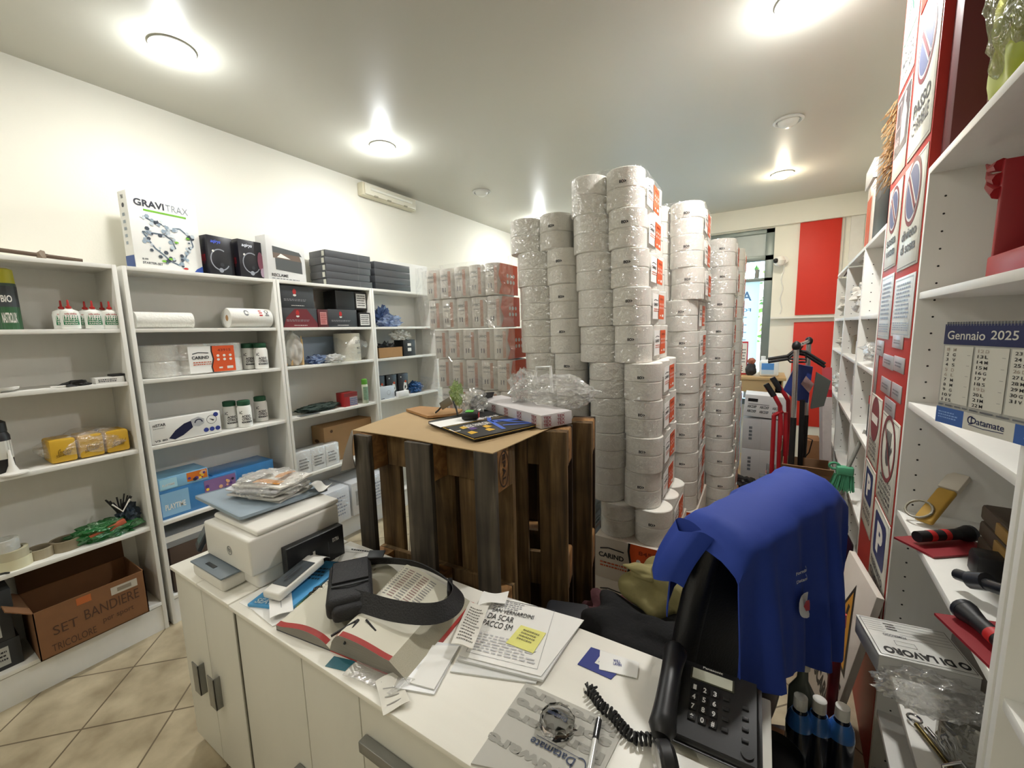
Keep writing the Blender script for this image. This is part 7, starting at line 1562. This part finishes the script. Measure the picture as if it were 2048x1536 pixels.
Tt = Matrix.Translation((x0+.02, 4.48, zC_+.004)) @ Matrix.Rotation(.07, 4, 'Y'); t = thing('printed_carton', 'white carton with black printed rows lying tilted on the grey cartons', 'carton', (x0+.02, 4.6, zC_+.003)); L = x1-x0
Tt = Matrix.Translation(((x0+x1)/2, 4.61, zC_+.018)) @ Matrix.Rotation(.05, 4, 'Y'); MB(Tt).box(-L/2, L/2, -.14, .13, 0, .21, mt('#dedede', .6), .003).build('carton', t)
b = MB(); d = Dec(b, Tt @ Vector((-L/2, -.1406, 0)), Tt.to_3x3() @ Vector((1, 0, 0)), Tt.to_3x3() @ Vector((0, 0, 1))); d.rect(L*.08, L*.32, .145, .175, BLK)
for r in range(2):
    for c_ in range(3): d.text('ABCDEF', L*(.08+.3*c_), L*(.3+.3*c_), .04+.045*r, .065+.045*r, INK)
d.rect(L*.1, L*.6, .12, .124, INK); b.build('print', t, smooth=0)
solo('black_bag', MB().blob((-.08, 4.25, .09), (.16, .14, .09), BLK, 97, .3, 2, 4, flat=-.088, crease=True), 'black bag lying on the floor in front of the low platform', 'bag')
# ---------------------------------------------------------------- red hand truck
ry = 3.05; rm = mt('#a81e28', .35, coat=.3); t = thing('hand_truck', 'red folding hand truck with black grips standing behind the chair', 'hand truck', (.13, ry, 0))
def rp_(px, py, y=ry): return fy(px, py, y)
for dx, name in ((0, 'frame'), ):
    b = MB()
    for (a_, b_, c_) in (((1548, 830), (1546, 940), 0), ((1561, 832), (1561, 940), 0), ((1572, 826), (1577, 940), .02)):
        p, q = rp_(a_[0], a_[1]), rp_(b_[0], b_[1]); b.tube([(p.x, ry+c_, p.z), (q.x, ry+c_, .12)], .013, rm, 10)
    p, q = rp_(1547, 831), rp_(1566, 822); b.tube([p, q], .013, rm, 10); b.build('frame', t)
b = MB(); a_ = [rp_(1534, 775), rp_(1549, 792), rp_(1560, 812), rp_(1562, 870)]; b.tube(a_, .013, rm, 10); a_ = [Vector((v.x, ry+.08, v.z)) for v in (rp_(1552, 768), rp_(1566, 785), rp_(1578, 805), rp_(1580, 930))]; b.tube(a_, .013, rm, 10); b.build('handle_tube', t)
b = MB(); b.tube([rp_(1532, 768), rp_(1548, 792)], .017, BLK, 10); b.tube([Vector((v.x, ry+.08, v.z)) for v in (rp_(1545, 758), rp_(1562, 784))], .017, BLK, 10); b.build('grip', t)
for (px, py) in ((1518, 955), (1533, 935)):
    p = rp_(px, py, 2.9 if px < 1525 else 3.15); b = MB(); yy0 = 2.9 if px < 1525 else 3.15; b.cyl((p.x, yy0, p.z-.06), (p.x+.05, yy0, p.z-.06), .085, BLK, n=28); b.cyl((p.x-.003, yy0, p.z-.06), (p.x+.053, yy0, p.z-.06), .04, rm, n=20); b.build('wheel', t)
p = rp_(1560, 950); MB().box(p.x-.09, p.x+.06, ry-.12, ry+.02, .10, .11, rm, .002).box(p.x-.09, p.x+.06, ry+.01, ry+.02, 0, .11, rm).build('toe_plate', t)
# clothes rack with hangers
ry2 = 2.75; t = thing('clothes_rack', 'chrome and black clothes rail holding two black hangers', 'clothes rail', (.19, ry2, 0)); P_ = lambda px, py, y: fy(px, py, y)
a_, m_, z_ = P_(1593, 692, ry2), P_(1587, 835, ry2), P_(1585, 930, ry2)
MB().cyl(m_, a_, .013, CHROME, n=14).build('upper_pole', t); MB().cyl((z_.x, ry2, .05), m_, .015, BLK, n=14).build('lower_pole', t)
y3 = 3.25; a2, m2_ = P_(1618, 682, y3), P_(1612, 830, y3); z2 = P_(1608, 930, y3)
MB().cyl(m2_, a2, .013, CHROME, n=14).build('upper_pole', t); MB().cyl((z2.x, y3, .05), m2_, .015, BLK, n=14).build('lower_pole', t)
MB().cyl(a_, a2, .011, CHROME, n=12).build('rail', t)
b = MB(); b.blob(tuple(a_), (.022, .022, .028), BLK, 1, .05, sub=2); b.blob(tuple(a2), (.022, .022, .028), BLK, 1, .05, sub=2); b.build('joint', t)
MB().box(z_.x-.02, z_.x+.02, ry2-.15, ry2+.15, 0, .05, BLK, .01).box(z2.x-.02, z2.x+.02, y3-.15, y3+.15, 0, .05, BLK, .01).build('foot', t)
for k, (yy_, dy) in enumerate(((2.90, 0), (2.98, 6))):
    H_ = [P_(1536, 718+dy, yy_), P_(1575, 712+dy, yy_), P_(1590, 700+dy, yy_), P_(1612, 704+dy, yy_), P_(1650, 728+dy, yy_)]
    b = MB(); b.tube(H_, .009, BLK, 8); b.tube([H_[1], P_(1580, 718+dy, yy_), P_(1612, 718+dy, yy_), H_[3]], .006, BLK, 8); b.tube([P_(1600, 702+dy, yy_), P_(1601, 692+dy, yy_), P_(1606, 686+dy, yy_)], .004, BLK, 6)
    solo('clothes_hanger', b, ['black clothes hanger on the rail, front one', 'black clothes hanger on the rail, rear one'][k], 'hanger')
# dustpans and cloths
def slab(name, label, cat, pts, y, m, th=.02):
    P = [P_(px, py, y) for px, py in pts]; b = MB(); n = len(P); b.add([tuple(p) for p in P]+[(p.x, p.y+th, p.z) for p in P], [tuple(range(n)), tuple(range(2*n-1, n-1, -1))]+[(i, n+i, n+(i+1) % n, (i+1) % n) for i in range(n)], m); return solo(name, b, label, cat)
slab('blue_board', 'blue plastic dustpan hanging on the rail, left one', 'dustpan', [(1567, 780), (1592, 728), (1626, 734), (1616, 806), (1590, 800)], 3.02, mt('#26387c', .45), .03)
slab('grey_dustpan', 'dark grey plastic dustpan hanging on the right of the rail', 'dustpan', [(1634, 745), (1662, 762), (1648, 812), (1622, 818)], 2.84, mt('#4c504c', .5), .05)
slab('pink_card', 'pinkish red card behind the dark grey dustpan', 'card', [(1644, 735), (1664, 735), (1664, 794), (1646, 794)], 3.70, mt('#d0545c', .5), .004)
slab('care_tag', 'small printed tag hanging from the blue dustpan', 'tag', [(1602, 768), (1612, 752), (1628, 768), (1618, 786)], 2.99, mt('#a08484', .5, var=.3, sc=90), .003)
slab('red_pack', 'red packaging standing low beside the far shelving', 'pack', [(1646, 780), (1664, 780), (1664, 795), (1646, 795)], 3.62, mt('#b01c28', .5), .03)
slab('white_printed_carton', 'narrow white carton with grey print standing beside the far shelving', 'carton', [(1645, 795), (1664, 795), (1662, 975), (1645, 975)], 3.6, mt('#c8c0bc', .6, var=.15, sc=25), .2)
_p, _q = P_(1612, 880, 4.0), P_(1643, 876, 4.0); solo('brown_box', MB().box(_p.x, _q.x, 4.0, 4.2, 0, _p.z, CARDD, .003), 'brown carton on the floor behind the rail', 'carton')
b = MB(); b.tube([P_(1600, 900, 3.2), P_(1606, 872, 3.2), P_(1625, 880, 3.2), P_(1618, 905, 3.2), P_(1604, 920, 3.2)], .004, BLK, 6); solo('black_cable', b, 'thin black cable looping behind the rail', 'cable')
b = MB(); b.cyl(P_(1605, 800, 3.0), P_(1600, 930, 3.0), .014, BLK, n=12); solo('black_broom_stick', b, 'black stick standing between the rail poles', 'stick')

solo('dark_gap_filler', MB().lathe([(.05, 0), (.06, .01), (.065, .46), (.06, .465), (.055, .44)], (.085, 1.17, .001), BLK, 24), 'black drum added to fill the dark gap between the cabinet end and the blue bottles', 'dark filler')  # added black drum that stands in for the darkness of this gap
